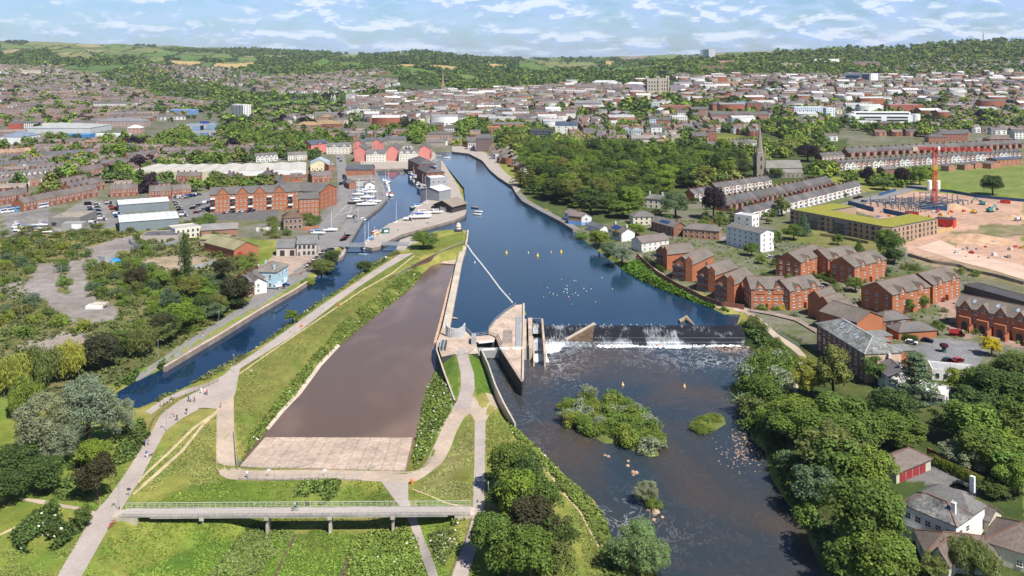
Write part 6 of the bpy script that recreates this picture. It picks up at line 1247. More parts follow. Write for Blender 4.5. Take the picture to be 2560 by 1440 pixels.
fill([(1600,585),(1680,575),(1800,600),(1900,640),(1960,600),(1940,560),(1800,545),(1700,540),(1640,520),(1600,545)],17,["bush","round"],["mid","fresh","olive","dark"],(3,6.5),"in the gardens by the white flats","garden trees by the white flats",(2.4,4),18,.7)
fill([(1730,500),(1800,520),(1860,545),(1830,520),(2080,460),(2160,475),(2100,500),(1980,520),(1900,560),(1760,560)],16,["bush","round"],["mid","fresh","olive","dark"],(3,6),"between the terraces","trees between the terraces",(2.2,3.6),19,.7)
fill([(2270,665),(2420,700),(2400,740),(2300,760),(2200,690),(1960,680),(2060,700),(2150,760),(2050,720),(1900,690),(1990,620),(2230,640)],13,["bush"],["mid","fresh","olive","blue"],(2,4),"in the courts of the brick flats","shrubs in the courts of the brick flats",(2,3.2),20,.65)
fill([(1850,820),(1880,800),(1920,850),(1990,900),(1985,960),(1950,910),(1900,895)],4.6,["bush"],["fresh","olive","mid"],(2.2,4.5),"between the weir end and the footway","bushes beside the weir end",(2,3),6)
fill([(1955,1240),(2010,1250),(2090,1300),(2100,1420),(2060,1430),(2030,1370),(2000,1300)],8,["bush"],["dark","mid","olive"],(4,8),"over the shaded river bank","trees over the shaded river bank",(3,5),7)
fill([(1290,398),(1350,370),(1440,388),(1330,420),(1300,440)],14,["oak","round"],["mid","dark","fresh"],(9,14),"on the bank above the quay","trees above the quay",(6,8),9)
CONC = [GP(p) for p in ([(80,665),(150,650),(158,745),(55,748)],[(165,655),(215,648),(220,740),(170,742)],[(212,618),(330,588),(348,612),(262,662),(225,668)],[(95,745),(165,735),(235,745),(300,768),(290,800),(190,812),(165,795),(120,770)],[(60,865),(175,835),(225,855),(200,878),(110,882)],[(345,655),(430,640),(530,645),(450,680)])]
fill([(0,600),(120,610),(250,610),(330,640),(330,700),(300,780),(240,850),(160,815),(60,850),(0,860)],11,["bush"],["fresh","olive","blue","mid","lime"],(2.2,4.6),"in the derelict yard","bushes in the derelict yard",(2.6,4.6),10,.75,CONC)
fill([(300,640),(480,690),(560,690),(530,760),(560,800),(460,850),(330,840),(300,760)],9,["bush"],["fresh","olive","mid","blue","bright"],(2.5,5),"in the scrub beside the canal lane","bushes in the scrub by the canal lane",(2.8,4.5),11,.85)
fill([(330,600),(460,560),(520,545),(560,552),(520,580),(420,620),(400,640),(330,640)],9,["bush"],["fresh","olive","mid"],(2.2,4),"behind the long grey warehouses","bushes behind the grey warehouses",(2.6,4.2),12,.8)
fill([(0,575),(60,575),(160,580),(280,560),(330,560),(340,580),(200,595),(0,600)],10,["bush"],["olive","mid"],(2.2,3.6),"along the edge of the industrial yard","bushes along the industrial yard",(2.6,4),13,.7)
fill([(500,600),(560,590),(640,640),(620,690),(560,650)],8,["bush"],["olive","fresh","mid"],(2.2,4),"near the green roofed workshop","bushes near the green roofed workshop",(2.5,4),14,.8)
fill([(650,560),(700,545),(720,590),(690,600),(650,600)],8,["bush"],["mid","olive"],(2.5,4),"beside the derelict brick house","bushes beside the derelict brick house",(2.4,4),15,.8)
fill([(755,540),(790,525),(800,560),(770,572)],6,["bush"],["mid","olive","dark"],(2.5,4),"between the brick flats and the harbour road","bushes by the harbour road",(2.4,4),16,.9)
for k,(P,n,w) in enumerate((([(1400,1030),(1480,990),(1500,1050),(1520,1100),(1460,1090),(1410,1060)],28,"on the left part of the big islet"),([(1495,1015),(1560,1010),(1640,1080),(1658,1140),(1600,1130),(1540,1100),(1500,1060)],46,"on the right part of the big islet"),([(1732,1050),(1810,1040),(1815,1065),(1745,1085)],9,"on the small grassy islet"))):
 P_ = WP(P,ZL); r = random.Random(k+40); xs = [p[0] for p in P_]; ys = [p[1] for p in P_]; c = 0
 while c < n:
  x,y = r.uniform(min(xs),max(xs)),r.uniform(min(ys),max(ys))
  if not inside(np.array([x]),np.array([y]),P_)[0]: continue
  c += 1; t = tree(r.choice(["bush","bush","bush","willow"] if k < 2 else ["bush"]),0,0,r.uniform(2.4,4.6) if k < 2 else r.uniform(1.2,1.9),r.uniform(2.6,3.9) if k < 2 else r.uniform(2,2.8),r.choice(["fresh","silver","lime","fresh","bright"] if k < 2 else ["lime","fresh"]),w,"bushes on the river islets",xy=(x,y)); t.location.z = ZL+.1
def islet(P,nm):
 Q = WP(P,ZL); c = np.mean(Q,0); mb = MB(); n = len(Q); mb.v = [(x,y,ZL-.6) for x,y in Q]+[(c[0]+(x-c[0])*.8,c[1]+(y-c[1])*.8,ZL+.5) for x,y in Q]; mb.f = [(i,(i+1) % n,n+(i+1) % n,n+i) for i in range(n)]+[tuple(range(n,2*n))]; mb.m = [0]*(n+1)
 m = mb.mesh(nm,[pmat("islet_ground",(.10,.14,.03),.95,((.5,.25),),tint2=(.25,.18,.10))]); bm = bmesh.new(); bm.from_mesh(m); bmesh.ops.recalc_face_normals(bm,faces=bm.faces); bmesh.ops.triangulate(bm,faces=[f for f in bm.faces if len(f.verts) > 4]); bm.to_mesh(m); bm.free(); struct(put(nm,m))
islet([(1392,1025),(1410,1000),(1440,985),(1485,985),(1500,1005),(1560,1000),(1620,1050),(1650,1090),(1664,1150),(1640,1155),(1590,1135),(1550,1115),(1510,1115),(1460,1085),(1420,1060)],"islet")
islet([(1726,1065),(1735,1045),(1770,1032),(1815,1042),(1820,1060),(1790,1078),(1745,1090)],"islet"); islet([(1590,1240),(1605,1215),(1630,1225),(1648,1260),(1640,1280),(1615,1270)],"islet")
for u,v,h,r in ((1612,1258,5.5,3.2),(1640,1272,2.2,2.0)): t = tree("willow" if h > 3 else "bush",u,v,h,r,"silver" if h > 3 else "fresh","",None,"feathery willow bush on the tiny islet" if h > 3 else "low green bush on the tiny islet"); t.location = (*W(u,v,ZL),ZL+.1)
for u,v in ((790,1168),(845,1160)): tree("bush",u,v,2.6,2.7,"fresh","",None,"green bush growing in the apron, "+("left one" if u < 800 else "right one"))
tree("bush",2055,735,2,2,"gold","",None,"bright yellow clipped bush in front of the brick flats");
for u,v,c,w in ((1955,772,"gold","beside the flats with balconies"),(1990,790,"silver","on the lawn above the footway"),(1940,775,"mid","at the path bend"),(2010,1000,"mid","by the footway"),(2000,935,"umber","clipped at the footway fork"),(2040,915,"umber","at the mill wall"),(2400,800,"gold","in the court of the arched houses"),(2440,835,"mid","beside the red van"),(2500,840,"olive","in front of the arched houses"),(2360,780,"olive","at the court entrance"),(2250,845,"mid","at the garage hedge"),(1700,640,"mid","by the garden path"),(2060,690,"fresh","round in the rear court"),(2110,672,"mid","in the rear court")): tree("bush",u,v,1.8,1.9,c,w,"garden bushes")
def scatter_plants(nm,lab,cat,poly,n,size,col,h=(.2,.9),seed=1,px=True,white=0.0,avoid=(),zmin=-1.45,thr=.40):
 white *= .35; n = int(n*1.25); size *= .85
 """low rank growth: leaf clusters too many to count, one object"""
 P = GP(poly) if px else poly; g = np.random.default_rng(seed); xs = [p[0] for p in P]; ys = [p[1] for p in P]; X = g.uniform(min(xs),max(xs),n*4); Y = g.uniform(min(ys),max(ys),n*4); k = inside(X,Y,P); X,Y = X[k][:n],Y[k][:n]
 for q in list(avoid)+PATHS: k = ~inside(X,Y,q); X,Y = X[k],Y[k]
 Z = np.array([T(x,y) for x,y in zip(X,Y)]); patch = fbm(X/6,Y/6,seed); k = (Z > zmin)*(patch > thr); X,Y,Z = X[k],Y[k],Z[k]; m = len(X)
 per = 5; c = np.repeat(np.stack([X,Y,Z],1),per,0); hh = np.repeat(g.uniform(h[0],h[1],m),per); c += np.c_[g.normal(0,size*.6,m*per),g.normal(0,size*.6,m*per),hh*g.random(m*per)]
 nn = g.normal(size=(m*per,3)); nn[:,2] = abs(nn[:,2])+.6; nn /= np.linalg.norm(nn,axis=1)[:,None]; t = np.cross(nn,g.normal(size=(m*per,3))); t /= np.linalg.norm(t,axis=1)[:,None]; b = np.cross(nn,t); s = (size*(.5+g.random(m*per)))[:,None]
 V = np.stack([c-t*s*.5,c+b*s*.45,c+t*s*.5,c-b*s*.45],1).reshape(-1,3); col = np.array(col)*(.7+.6*np.repeat(g.random(m),per*4))[:,None]
 if white: wsel = np.repeat(np.repeat(g.random(m) < white,per)*(g.random(m*per) < .5),4); col[wsel] = (.62,.62,.50)
 o = put(nm,fastmesh(nm,V,np.arange(len(V)).reshape(-1,4),[m_far],col)); return tag(o,lab,cat,kind="stuff")
sp = scatter_plants
sp("bank_plants","rank green growth along the left bank of the relief channel","plants",[(600,1160),(668,1080),(747,992),(800,920),(847,868),(900,820),(952,780),(990,750),(1032,720),(1057,686),(1040,668),(1000,690),(930,748),(850,810),(790,880),(735,945),(680,1020),(620,1095)],4600,.6,(.145,.205,.04),(.1,.6),1,white=.05,zmin=-3.7,thr=.3)
sp("bank_plants","weeds and white flowers right of the relief channel","plants",[(1090,930),(1135,1010),(1100,1080),(1040,1170),(1036,1140),(1050,1060),(1066,980)],2200,.6,(.14,.20,.04),(.15,.8),2,white=.25,zmin=-3.7,thr=.3)
sp("bank_plants","tall weeds on the left bank of the lower river","plants",[(1262,1030),(1290,1080),(1345,1130),(1400,1190),(1460,1240),(1500,1290),(1540,1360),(1570,1400),(1560,1450),(1520,1440),(1480,1330),(1430,1250),(1350,1160),(1280,1080)],4200,.8,(.15,.20,.042),(.2,1.0),3,white=.06,zmin=-4.6,thr=.28)
sp("bank_plants","lush green reeds along the right bank above the weir","plants",[(1560,675),(1592,650),(1640,695),(1700,728),(1760,757),(1820,778),(1840,800),(1770,768),(1700,742),(1640,718),(1585,690)],3600,.9,(.095,.18,.022),(.4,1.4),4,zmin=-1.9,thr=.25)
sp("bank_plants","cow parsley and weeds along the canal side of the path","plants",[(375,1008),(475,962),(560,914),(640,868),(715,815),(780,765),(860,720),(930,660),(995,628),(1000,634),(935,672),(868,716),(812,752),(700,832),(600,900),(480,975),(400,1020)],4200,.7,(.10,.13,.04),(.3,1.3),5,white=.12)
sp("bank_plants","dense ivy and nettles on the left canal bank","plants",[(290,965),(345,935),(412,908),(416,922),(380,945),(320,985),(300,985)],1700,.8,(.08,.14,.03),(.8,2.6),6)
sp("bramble_patch","big bramble patch with pale flowers beside the main path","brambles",[(35,1340),(80,1290),(140,1275),(200,1290),(205,1330),(150,1372),(70,1385),(40,1370)],2600,.65,(.065,.10,.025),(.8,1.9),7,white=.14)
sp("bank_plants","rough grass and weeds along the meadow ditch","plants",[(520,1440),(560,1395),(600,1330),(640,1310),(740,1320),(720,1360),(640,1440)],900,.5,(.16,.205,.06),(.1,.4),8,zmin=-4.2)
sp("bank_plants","dense weeds in the middle of the meadow","plants",[(740,1225),(760,1205),(850,1200),(840,1240),(800,1262),(745,1262)],1100,.6,(.12,.175,.04),(.15,.6),9,zmin=-4.2); sp("bank_plants","weeds and white flowers around the stream in the meadow","plants",[(860,1440),(870,1380),(920,1330),(1010,1310),(1040,1340),(1060,1440)],1200,.55,(.15,.21,.042),(.15,.7),10,white=.07,zmin=-4.2)
sp("bank_plants","flowering weeds in the grass triangle","plants",[(1070,1320),(1160,1300),(1140,1360),(1105,1420)],600,.6,(.12,.15,.04),(.2,.6),11,white=.3,zmin=-4.2); sp("bank_plants","nettles under the silvery willows","plants",[(140,1180),(260,1120),(350,1050),(370,1090),(330,1150),(280,1170),(200,1250),(140,1250)],3000,.8,(.085,.125,.03),(.4,1.6),12,white=.03)
sp("bank_plants","shaded undergrowth along the right bank of the lower river","plants",[(1840,820),(1900,870),(1850,960),(1850,1010),(1890,1080),(1930,1130),(1960,1230),(2000,1280),(2040,1340),(2080,1440),(2110,1440),(2080,1330),(2020,1250),(1960,1120),(1930,1030),(1960,920),(1890,800)],5200,.9,(.085,.135,.035),(.5,1.8),13,zmin=-4.6,thr=.28)
sp("scrub_plants","low scrub spreading over the derelict land","scrub",[(0,590),(330,570),(560,600),(640,650),(620,760),(420,880),(300,960),(0,1000)],9500,1.1,(.10,.125,.04),(.2,1.1),14,avoid=CONC); sp("garden_plants","mixed garden growth between the houses and flats","plants",[(1450,590),(1600,560),(1800,540),(1960,600),(2250,640),(2420,700),(2560,860),(2340,840),(2100,760),(1880,770),(1700,710),(1600,640)],1500,1.1,(.11,.165,.035),(.2,1.0),15)
for q_,c_,n_,sd_ in (([(300,1275),(560,1195),(960,1205),(1180,1270),(1180,1300),(1120,1440),(205,1440),(290,1320)],(.15,.21,.035),15000,61),([(200,1440),(300,1290),(560,1290),(900,1330),(1100,1310),(1100,1500),(150,1500)],(.12,.20,.03),9000,64),([(310,1235),(420,1100),(545,1035),(540,1170),(560,1205)],(.22,.24,.07),6000,62),([(590,1150),(590,930),(900,725),(1050,640),(1040,690),(850,850),(740,970),(640,1090)],(.21,.23,.06),11000,63),([(1040,1225),(1120,1140),(1184,1035),(1182,1265)],(.24,.25,.09),4200,65),([(0,1440),(0,1330),(150,1380),(230,1300),(280,1190),(360,1080),(380,1075),(140,1440)],(.17,.21,.05),7000,66),([(1215,1060),(1260,1010),(1290,1080),(1230,1200),(1212,1200)],(.18,.21,.05),2500,67),([(1430,1270),(1460,1290),(1540,1440),(1470,1440)],(.20,.23,.06),2500,68),([(590,930),(880,720),(1040,630),(1110,590),(1165,580),(1168,606),(1040,640),(880,740),(640,900)],(.17,.21,.05),6000,69)):
 c_ = tuple(q*1.12 for q in c_); sp('grass_tufts','uneven tufts of meadow grass','grass',q_,int(n_*.5),.36,c_,(.02,.16),sd_,thr=.42,zmin=-4.2)
def hedge(P,w,h,lab,col=(.075,.12,.02)):
 Q = resample(GP(P),60); cl = []; r = random.Random(3)
 for x,y in Q:
  for k in range(2): cl.append((x+r.uniform(-w,w)*.3,y+r.uniform(-w,w)*.3,T(x,y)+h*(.35+.5*k),w*.62))
 o = Vector((*Q[0],T(*Q[0]))); V,Fq = leafcloud(cl,60,.34,5,up=.3); V = V-np.array(o); tag(put("hedge",fastmesh("hedge",V,Fq,[m_leaf]),None,o,0,col),lab,"hedge")
hedge([(2325,1158),(2400,1192),(2465,1225)],1.7,1.9,"long clipped hedge beside the garage yard",(.13,.17,.02)); hedge([(2170,770),(2240,790),(2290,812)],1.6,1.4,"clipped hedge in front of the plain gabled flats"); hedge([(2262,850),(2290,855)],1.6,1.6,"short clipped hedge behind the mill wing"); hedge([(2020,690),(2060,700),(2090,712)],1.6,1.2,"low hedges in the rear court of the brick flats")
for u,v,k,h,r_,c,w in ((1905,660,"round",5,2.6,"fresh","in the rear court of the riverside flats"),(1880,640,"oak",7,4,"mid","behind the riverside flats"),(1960,690,"bush",2.4,2,"mid","at the paved rear court"),(2090,700,"round",5,3,"fresh","in the middle of the paved court"),(2150,700,"bush",2.5,2.4,"mid","beside the middle rear block"),(2190,745,"round",5,3,"mid","at the clipped hedge"),(2310,745,"round",6,3.2,"fresh","in front of the big plain gable"),(2345,725,"oak",6,3.4,"mid","between gable block and arched houses"),(2290,700,"bush",3,2.6,"fresh","behind the big plain gable"),(2235,660,"oak",8,5,"dark","below the lone leafy tree"),(2440,690,"bush",3,3,"fresh","under the quarry wall"),(2400,685,"bush",3,3,"olive","beside the quarry wall"),(1640,640,"bush",2.4,2.2,"fresh","inside the brick garden wall"),(1690,690,"bush",2.2,2,"mid","between riverside flats and wall"),(1745,720,"bush",2.2,2,"fresh","by the second riverside block"),(1800,745,"bush",2.2,2,"mid","by the third riverside block"),(1905,775,"bush",2.2,2.4,"fresh","in front of the stepped gabled flats")): tree(k,u,v,h,r_,c,w)
hedge([(2080,690),(2120,700),(2165,708)],1.6,1.3,"low clipped hedge in front of the middle rear block"); hedge([(1905,690),(1940,700),(1985,702)],1.6,1.2,"low clipped hedge round the paved rear court"); hedge([(1610,650),(1640,668),(1660,682)],1.8,1.6,"tall dark hedge by the farthest riverside flats",(.07,.12,.02))
# ---------------- left bank: yards,warehouses,flats,harbour ----------------
def left_bank():
 m_rib = pmat("ribbed_sheet",(.60,.61,.62),.5,((.2,.10),(1.2,.12)),spec=.3)
 w = dict(wn=(0,0,0,0),fl=1)
 for P1,P2,D,lab in (((297,512),(422,503),20,"smaller rear shed of the pair with ribbed pale grey roof"),((299,556),(446,545),28,"larger front shed of the pair with ribbed pale grey roof")):
  t = bld("grey_warehouse",lab,"warehouse",P1,P2,D,6,'gable',1.6,wall=(.20,.24,.26),rc=(.62,.63,.64),rmat=m_rib,**w); L,D_,h = t["dims"]
  for i in range(9):
   for j in (.2,.38,.62,.8): y = D_*j; z = h+1.6*(1-abs(j-.5)*2)+.22; MB().box(L*(i+.5)/9-.5,L*(i+.5)/9+.5,y-.8,y+.8,z-.1,z+.12).obj("rooflight",m_pale,t)
 t = bld("workshop","flat roofed brown workshop behind the boat yard","workshop",(121,546),(200,545),26,5.5,'flat',wall=(.22,.21,.20),rc=(.31,.265,.22),wn=(3,0,0,0),fl=1,ww=3,wh=2,style=2); MB().box(11,24,-7,0,-2,3.6).obj("front_office",m_wall,t,color=(.3,.3,.29)); MB().box(17,23,-7.2,-7,0,3).obj("shutter",m_white,t)
 t = bld("depot","very long pale depot with zigzag roof and white gable ends","depot",(312,432),(545,432),58,7,'zig',1.1,wall=(.55,.53,.36),rc=(.45,.43,.38),wn=(0,0,0,0));
 t = bld("depot","right half of the pale depot with red brick base","depot",(546,431),(765,425),58,7,'zig',1.1,wall=(.70,.70,.69),rc=(.48,.46,.41),wn=(0,0,0,0),base_col=(.32,.13,.08),fl=2)
 bld("cream_hall","cream rendered hall with glazed grey roof beside the harbour road","hall",(776,410),(822,409),26,6.5,'gable',4,ridge='y',wall=(.70,.62,.42),rc=(.34,.40,.45),wn=(4,0,0,0),fl=1)
 bld("brick_hall_wing","brick wing with tall stack beside the cream hall","hall",(822,413),(836,412),22,6,'gable',1.5,wall=(.36,.14,.09),rc=(.3,.3,.3),wn=(1,0,0,0),chim=[(.5,.1)])
 t = bld("quay_flats","long four storey brick flats with white balconies and pointed gables","apartment block",(525,487),(748,478),14,12.5,'gable',4,wall=ORB,rc=(.135,.125,.12),fl=4,wn=(22,3,3,0),gab=(.14,.36,.55,.77),gabw=8,gabr=4.2,parts=True)
 L = t["dims"][0]
 for c in (.03,.25,.45,.66,.90):
  for k in range(3): MB().box(c*L-1.6,c*L+1.6,-1.6,0,3.2*k+2.9,3.2*k+3.05).box(c*L-1.6,c*L+1.6,-1.62,-1.55,3.2*k+3.05,3.2*k+4.1).obj("balcony",m_dkmetal if k % 2 else m_white,t)
 bld("quay_flats","brick corner flats standing forward at the harbour end","apartment block",(747,498),(797,496),15,12,'gable',3,ridge='x',wall=(.40,.15,.08),rc=(.13,.125,.12),fl=4,wn=(5,2,0,0),parts=True)
 bld("quay_flats","tall brick flats wing running back along the harbour road","apartment block",(800,480),(842,468),40,12.5,'gable',4,ridge='y',wall=(.36,.13,.07),rc=(.13,.125,.12),fl=4,wn=(4,8,4,0),parts=False)
 bld("brick_villa","small brick villa with dormers behind the long brick flats","house",(727,444),(755,443),9,6,'gable',3,wall=ORB,rc=(.14,.13,.12),wn=(3,0,0,0),gab=(.25,.75),gabw=3.5)
 t = bld("derelict_house","boarded brick villa with brown hipped roof behind the hoarded yard","house",(709,546),(757,543),11,7.5,'hip',4,wall=(.30,.19,.15),rc=(.13,.09,.065),wn=(4,2,0,0),ww=1.4,wh=1.8,chim=[(.15,.5)]);
 t = bld("boat_house_hall","low wing of the pale stone building with two dark doors","hall",(691,619),(742,618),10,4.6,'gable',3.6,wall=(.55,.49,.44),rc=(.175,.175,.175),wn=(0,0,0,0))
 for q in (.18,.66): MB().box(t["dims"][0]*q,t["dims"][0]*(q+.22),-.08,.05,0,3.0).obj("garage_door",m_timber,t,color=(.05,.035,.035))
 bld("stone_hall","pale stone two storey building with slate roof and blue sign","hall",(742,609),(791,608),10,6.8,'gable',3.6,wall=(.55,.49,.44),rc=(.175,.175,.175),wn=(4,2,0,0),ww=1.3,wh=1.6,style=2,door=.12)
 o = G(742,634); t = thing("flagpole","white flagpole on the forecourt of the stone building","flagpole",G(732,635)); MB().tube([(0,0,0),(0,0,9)],[.14,.06],8).obj("pole",m_white,t); MB().beam((-1.2,0,6),(1.2,0,6),.08).obj("yardarm",m_white,t)
 t = bld("blue_pub","pale blue pub with white lettering and tall chimneys on the waterside lane","pub",(691,680),(720,662),11,8,'hip',3,wall=(.42,.60,.68),rc=(.20,.185,.16),wn=(3,0,2,0),ww=1.2,wh=1.9,chim=[(.1,.15),(.3,.95),(.8,.9)],gcol=(.42,.60,.68)); L = t["dims"][0]; MB().box(-.04,L+.04,-.05,11.05,-2,.7).obj("plinth",m_trim,t,color=(.03,.10,.20))
 for q in (.2,.75): MB().box(L*q-1.1,L*q+1.1,-.6,0,.7,2.6).obj("bay_window",m_white,t)
 row('plain',(622,712),(680,683),4,"slate roofed brick cottage joined to the blue pub","cottages beside the blue pub",[(.42,.24,.2),(.36,.17,.13)],h=5.8,seed=3)
 bld("white_cottage","white cottage with hipped roof left end of the cottages","house",(604,700),(624,711),8,5,'gable',2.4,wall=WHITE,rc=SLATE,wn=(1,1,0,0))
 t = bld("green_roof_workshop","brick workshop with mossy green gable roof and red door","workshop",(585,625),(645,614),30,4.6,'gable',3.2,ridge='y',wall=(.40,.15,.09),rc=(.27,.25,.145),wn=(0,0,0,0)); MB().box(2,5,-.1,.05,0,3).obj("door",m_timber,t,color=(.42,.04,.04))
 bld("green_roof_workshop","long low wing of the green roofed workshop","workshop",(500,598),(566,600),12,4,'gable',1.6,wall=(.4,.3,.24),rc=(.27,.25,.15),wn=(3,0,0,0),fl=1)
 bld("low_block","low pale concrete block with dark flat roof inside the palisade","building",(350,592),(445,590),16,4,'flat',wall=(.45,.38,.33),rc=(.12,.12,.13),wn=(6,2,0,0),fl=1,style=2)
 bld("cream_block","cream two storey flat roofed block behind the low block","building",(438,574),(502,566),12,6,'flat',wall=(.66,.62,.52),rc=(.4,.38,.36),wn=(5,1,0,0),style=2)
 bld("slate_shed","slate roofed brick shed with blue ventilators","shed",(503,576),(594,571),11,4,'gable',2.6,wall=(.33,.17,.13),rc=(.22,.205,.20),wn=(0,0,0,0)); bld("dormer_bungalow","white walled yard building near the boat park wall","building",(640,572),(700,570),2,1.6,'flat',wall=(.6,.58,.55),rc=(.4,.4,.4),wn=(0,0,0,0))
 # harbour: shed row,boatyard sheds,quay flats
 bld("harbour_warehouse","brick harbour warehouse with smooth slate grey roof","warehouse",(864,424),(930,424),16,8,'gable',3.4,wall=(.37,.16,.10),rc=(.085,.095,.11),wn=(3,0,0,0),fl=1,wz=5.5)
 bld("boatyard_shed","long boatyard shed with rusty grey asbestos roof","shed",(872,452),(937,449),22,5,'gable',2.6,wall=(.45,.42,.40),rc=(.215,.19,.175),wn=(0,0,0,0)); bld("boatyard_office","small white gabled boatyard office","shed",(912,462),(937,461),9,3.6,'gable',2.2,ridge='y',wall=WHITE,rc=(.2,.19,.18),wn=(1,0,0,0),fl=1); bld("boatyard_shed","small brick gabled shed at the boatyard road","shed",(873,459),(890,458),12,4.6,'gable',2.4,ridge='y',wall=(.33,.16,.11),rc=(.215,.19,.175),wn=(0,0,0,0))
 t = bld("boat_shed","black gabled boat shed with brown roof on the quay","boat shed",(1084,511),(1130,516),17,4.6,'gable',3.4,ridge='y',wall=(.06,.055,.055),rc=(.25,.21,.165),wn=(0,0,0,0),ov=1.0); L = t["dims"][0]; MB().box(L*.36,L*.68,-.1,.05,0,3.6).obj("door",m_timber,t,color=(.4,.38,.36))
 t = bld("grey_quay_block","grey metal clad quay building with white roof slopes","building",(1098,478),(1127,472),18,7.5,'gable',2.4,ridge='x',wall=(.26,.27,.29),rc=(.66,.67,.68),wn=(0,0,0,0)); bld("grey_quay_block","twin white roofed grey block by the concrete stack","building",(1076,446),(1118,444),14,9,'flat',wall=(.36,.37,.38),rc=(.70,.71,.72),wn=(3,0,0,0))
 t = thing("stair_tower","tall slim concrete stair tower with curved landings","tower",G(1096,458)); MB().box(-2.2,2.2,-2,2,-1,23).obj("shaft",m_wall,t,color=(.27,.27,.27)); MB().box(-2.6,2.6,-2.4,2.4,23,23.7).obj("cap",m_metal,t)
 for k in range(4): MB().lathe([(0,0),(2.6,0),(2.6,1.3),(0,1.3)],14,(-2.4,0,4+5*k)).obj("landing",m_pale,t)
 for P1,P2,D,lab in (((1066,432),(1111,430),36,"nearer brick quay flats with dark hipped roof beside the stair tower"),((1048,411),(1094,409),42,"brick quay flats with slate hipped roof beyond the stair tower")): bld("quay_block",lab,"apartment block",P1,P2,D,10,'hip',4,wall=(.33,.14,.085),rc=(.11,.105,.11),wn=(3,4,4,0),fl=3,style=2,parts=False)
 # pink gabled flats at the head of the basin
 PK = (.68,.24,.21)
 for i,(u1,u2,v,lab) in enumerate(((886,912,372,"leftmost in the front row"),(968,994,370,"middle of the front row"),(1048,1074,369,"rightmost of the front row"),(884,906,356,"left one behind the front row"),(931,953,353,"beside the footbridge mast behind the front row"))):
  t = bld("pink_flats",f"pink gabled flats at the basin, {lab}","apartment block",(u1,v+3),(u2,v+3),30 if i < 3 else 20,12,'gable',4,ridge='y',wall=PK,rc=(.13,.125,.125),fl=4,wn=(2,0,0,0),parts=i < 3,group="pink gabled flats"); L = t["dims"][0]
  if i < 3:
   for s in (-1.3,L): MB().box(s,s+1.3,1,9,3.2,3.4).box(s,s+1.3,1,9,6.4,6.6).obj("balcony",m_dkmetal,t)
 bld("pink_flats","pink flats with long slate roof at the left end","apartment block",(778,362),(822,358),16,10,'gable',4,wall=PK,rc=(.08,.095,.12),fl=3,wn=(4,0,0,0),gab=(.5,),gabw=6)
 for u1,u2,v,lab in ((915,963,384,"cream flats with round window and arch between pink gables"),(997,1043,383,"cream flats with three gables between pink blocks"),(816,873,366,"cream flats with two gables at the left of the pink row"),(1008,1030,370,"small cream flats behind the right pink block")): bld("cream_flats",lab,"apartment block",(u1,v),(u2,v),14,8.5,'gable',3.4,wall=(.74,.70,.60),rc=(.15,.15,.155),fl=3,wn=(6,0,0,0),gab=(.16,.5,.84) if u1 > 990 else (.5,) if u1 > 900 else (.35,.8),gabw=5.5,gabr=3,parts=True)
 t = thing("mast_footbridge","blue grey steel portal masts behind the pink flats","footbridge",G(905,360));
 for q in (-4,4,17,30): MB().beam((q,0,0),(q,0,17 if q < 10 else 13),.7).obj("mast",m_bluegrey,t)
 MB().beam((-4,0,12),(4,0,12),.5).beam((-4,0,5),(30,0,5),.6,1.0).obj("beam",m_bluegrey,t)
 for k,(u1,u2,v,D,c,lab) in enumerate(((912,968,352,14,(.11,.115,.125),"long slate roofed stone store behind the pink flats"),(960,1012,349,16,(.12,.125,.135),"stone store with round windows and slate roof"),(1065,1112,356,14,(.17,.15,.14),"low fish market roof at the old quay"))): bld("stone_store",lab,"warehouse",(u1,v),(u2,v),D,6,'gable',3.4,wall=(.36,.32,.27),rc=c,wn=(7,0,0,0),fl=1)
m_bluegrey = pmat("blue_grey_steel",(.20,.30,.36),.5,())
left_bank()
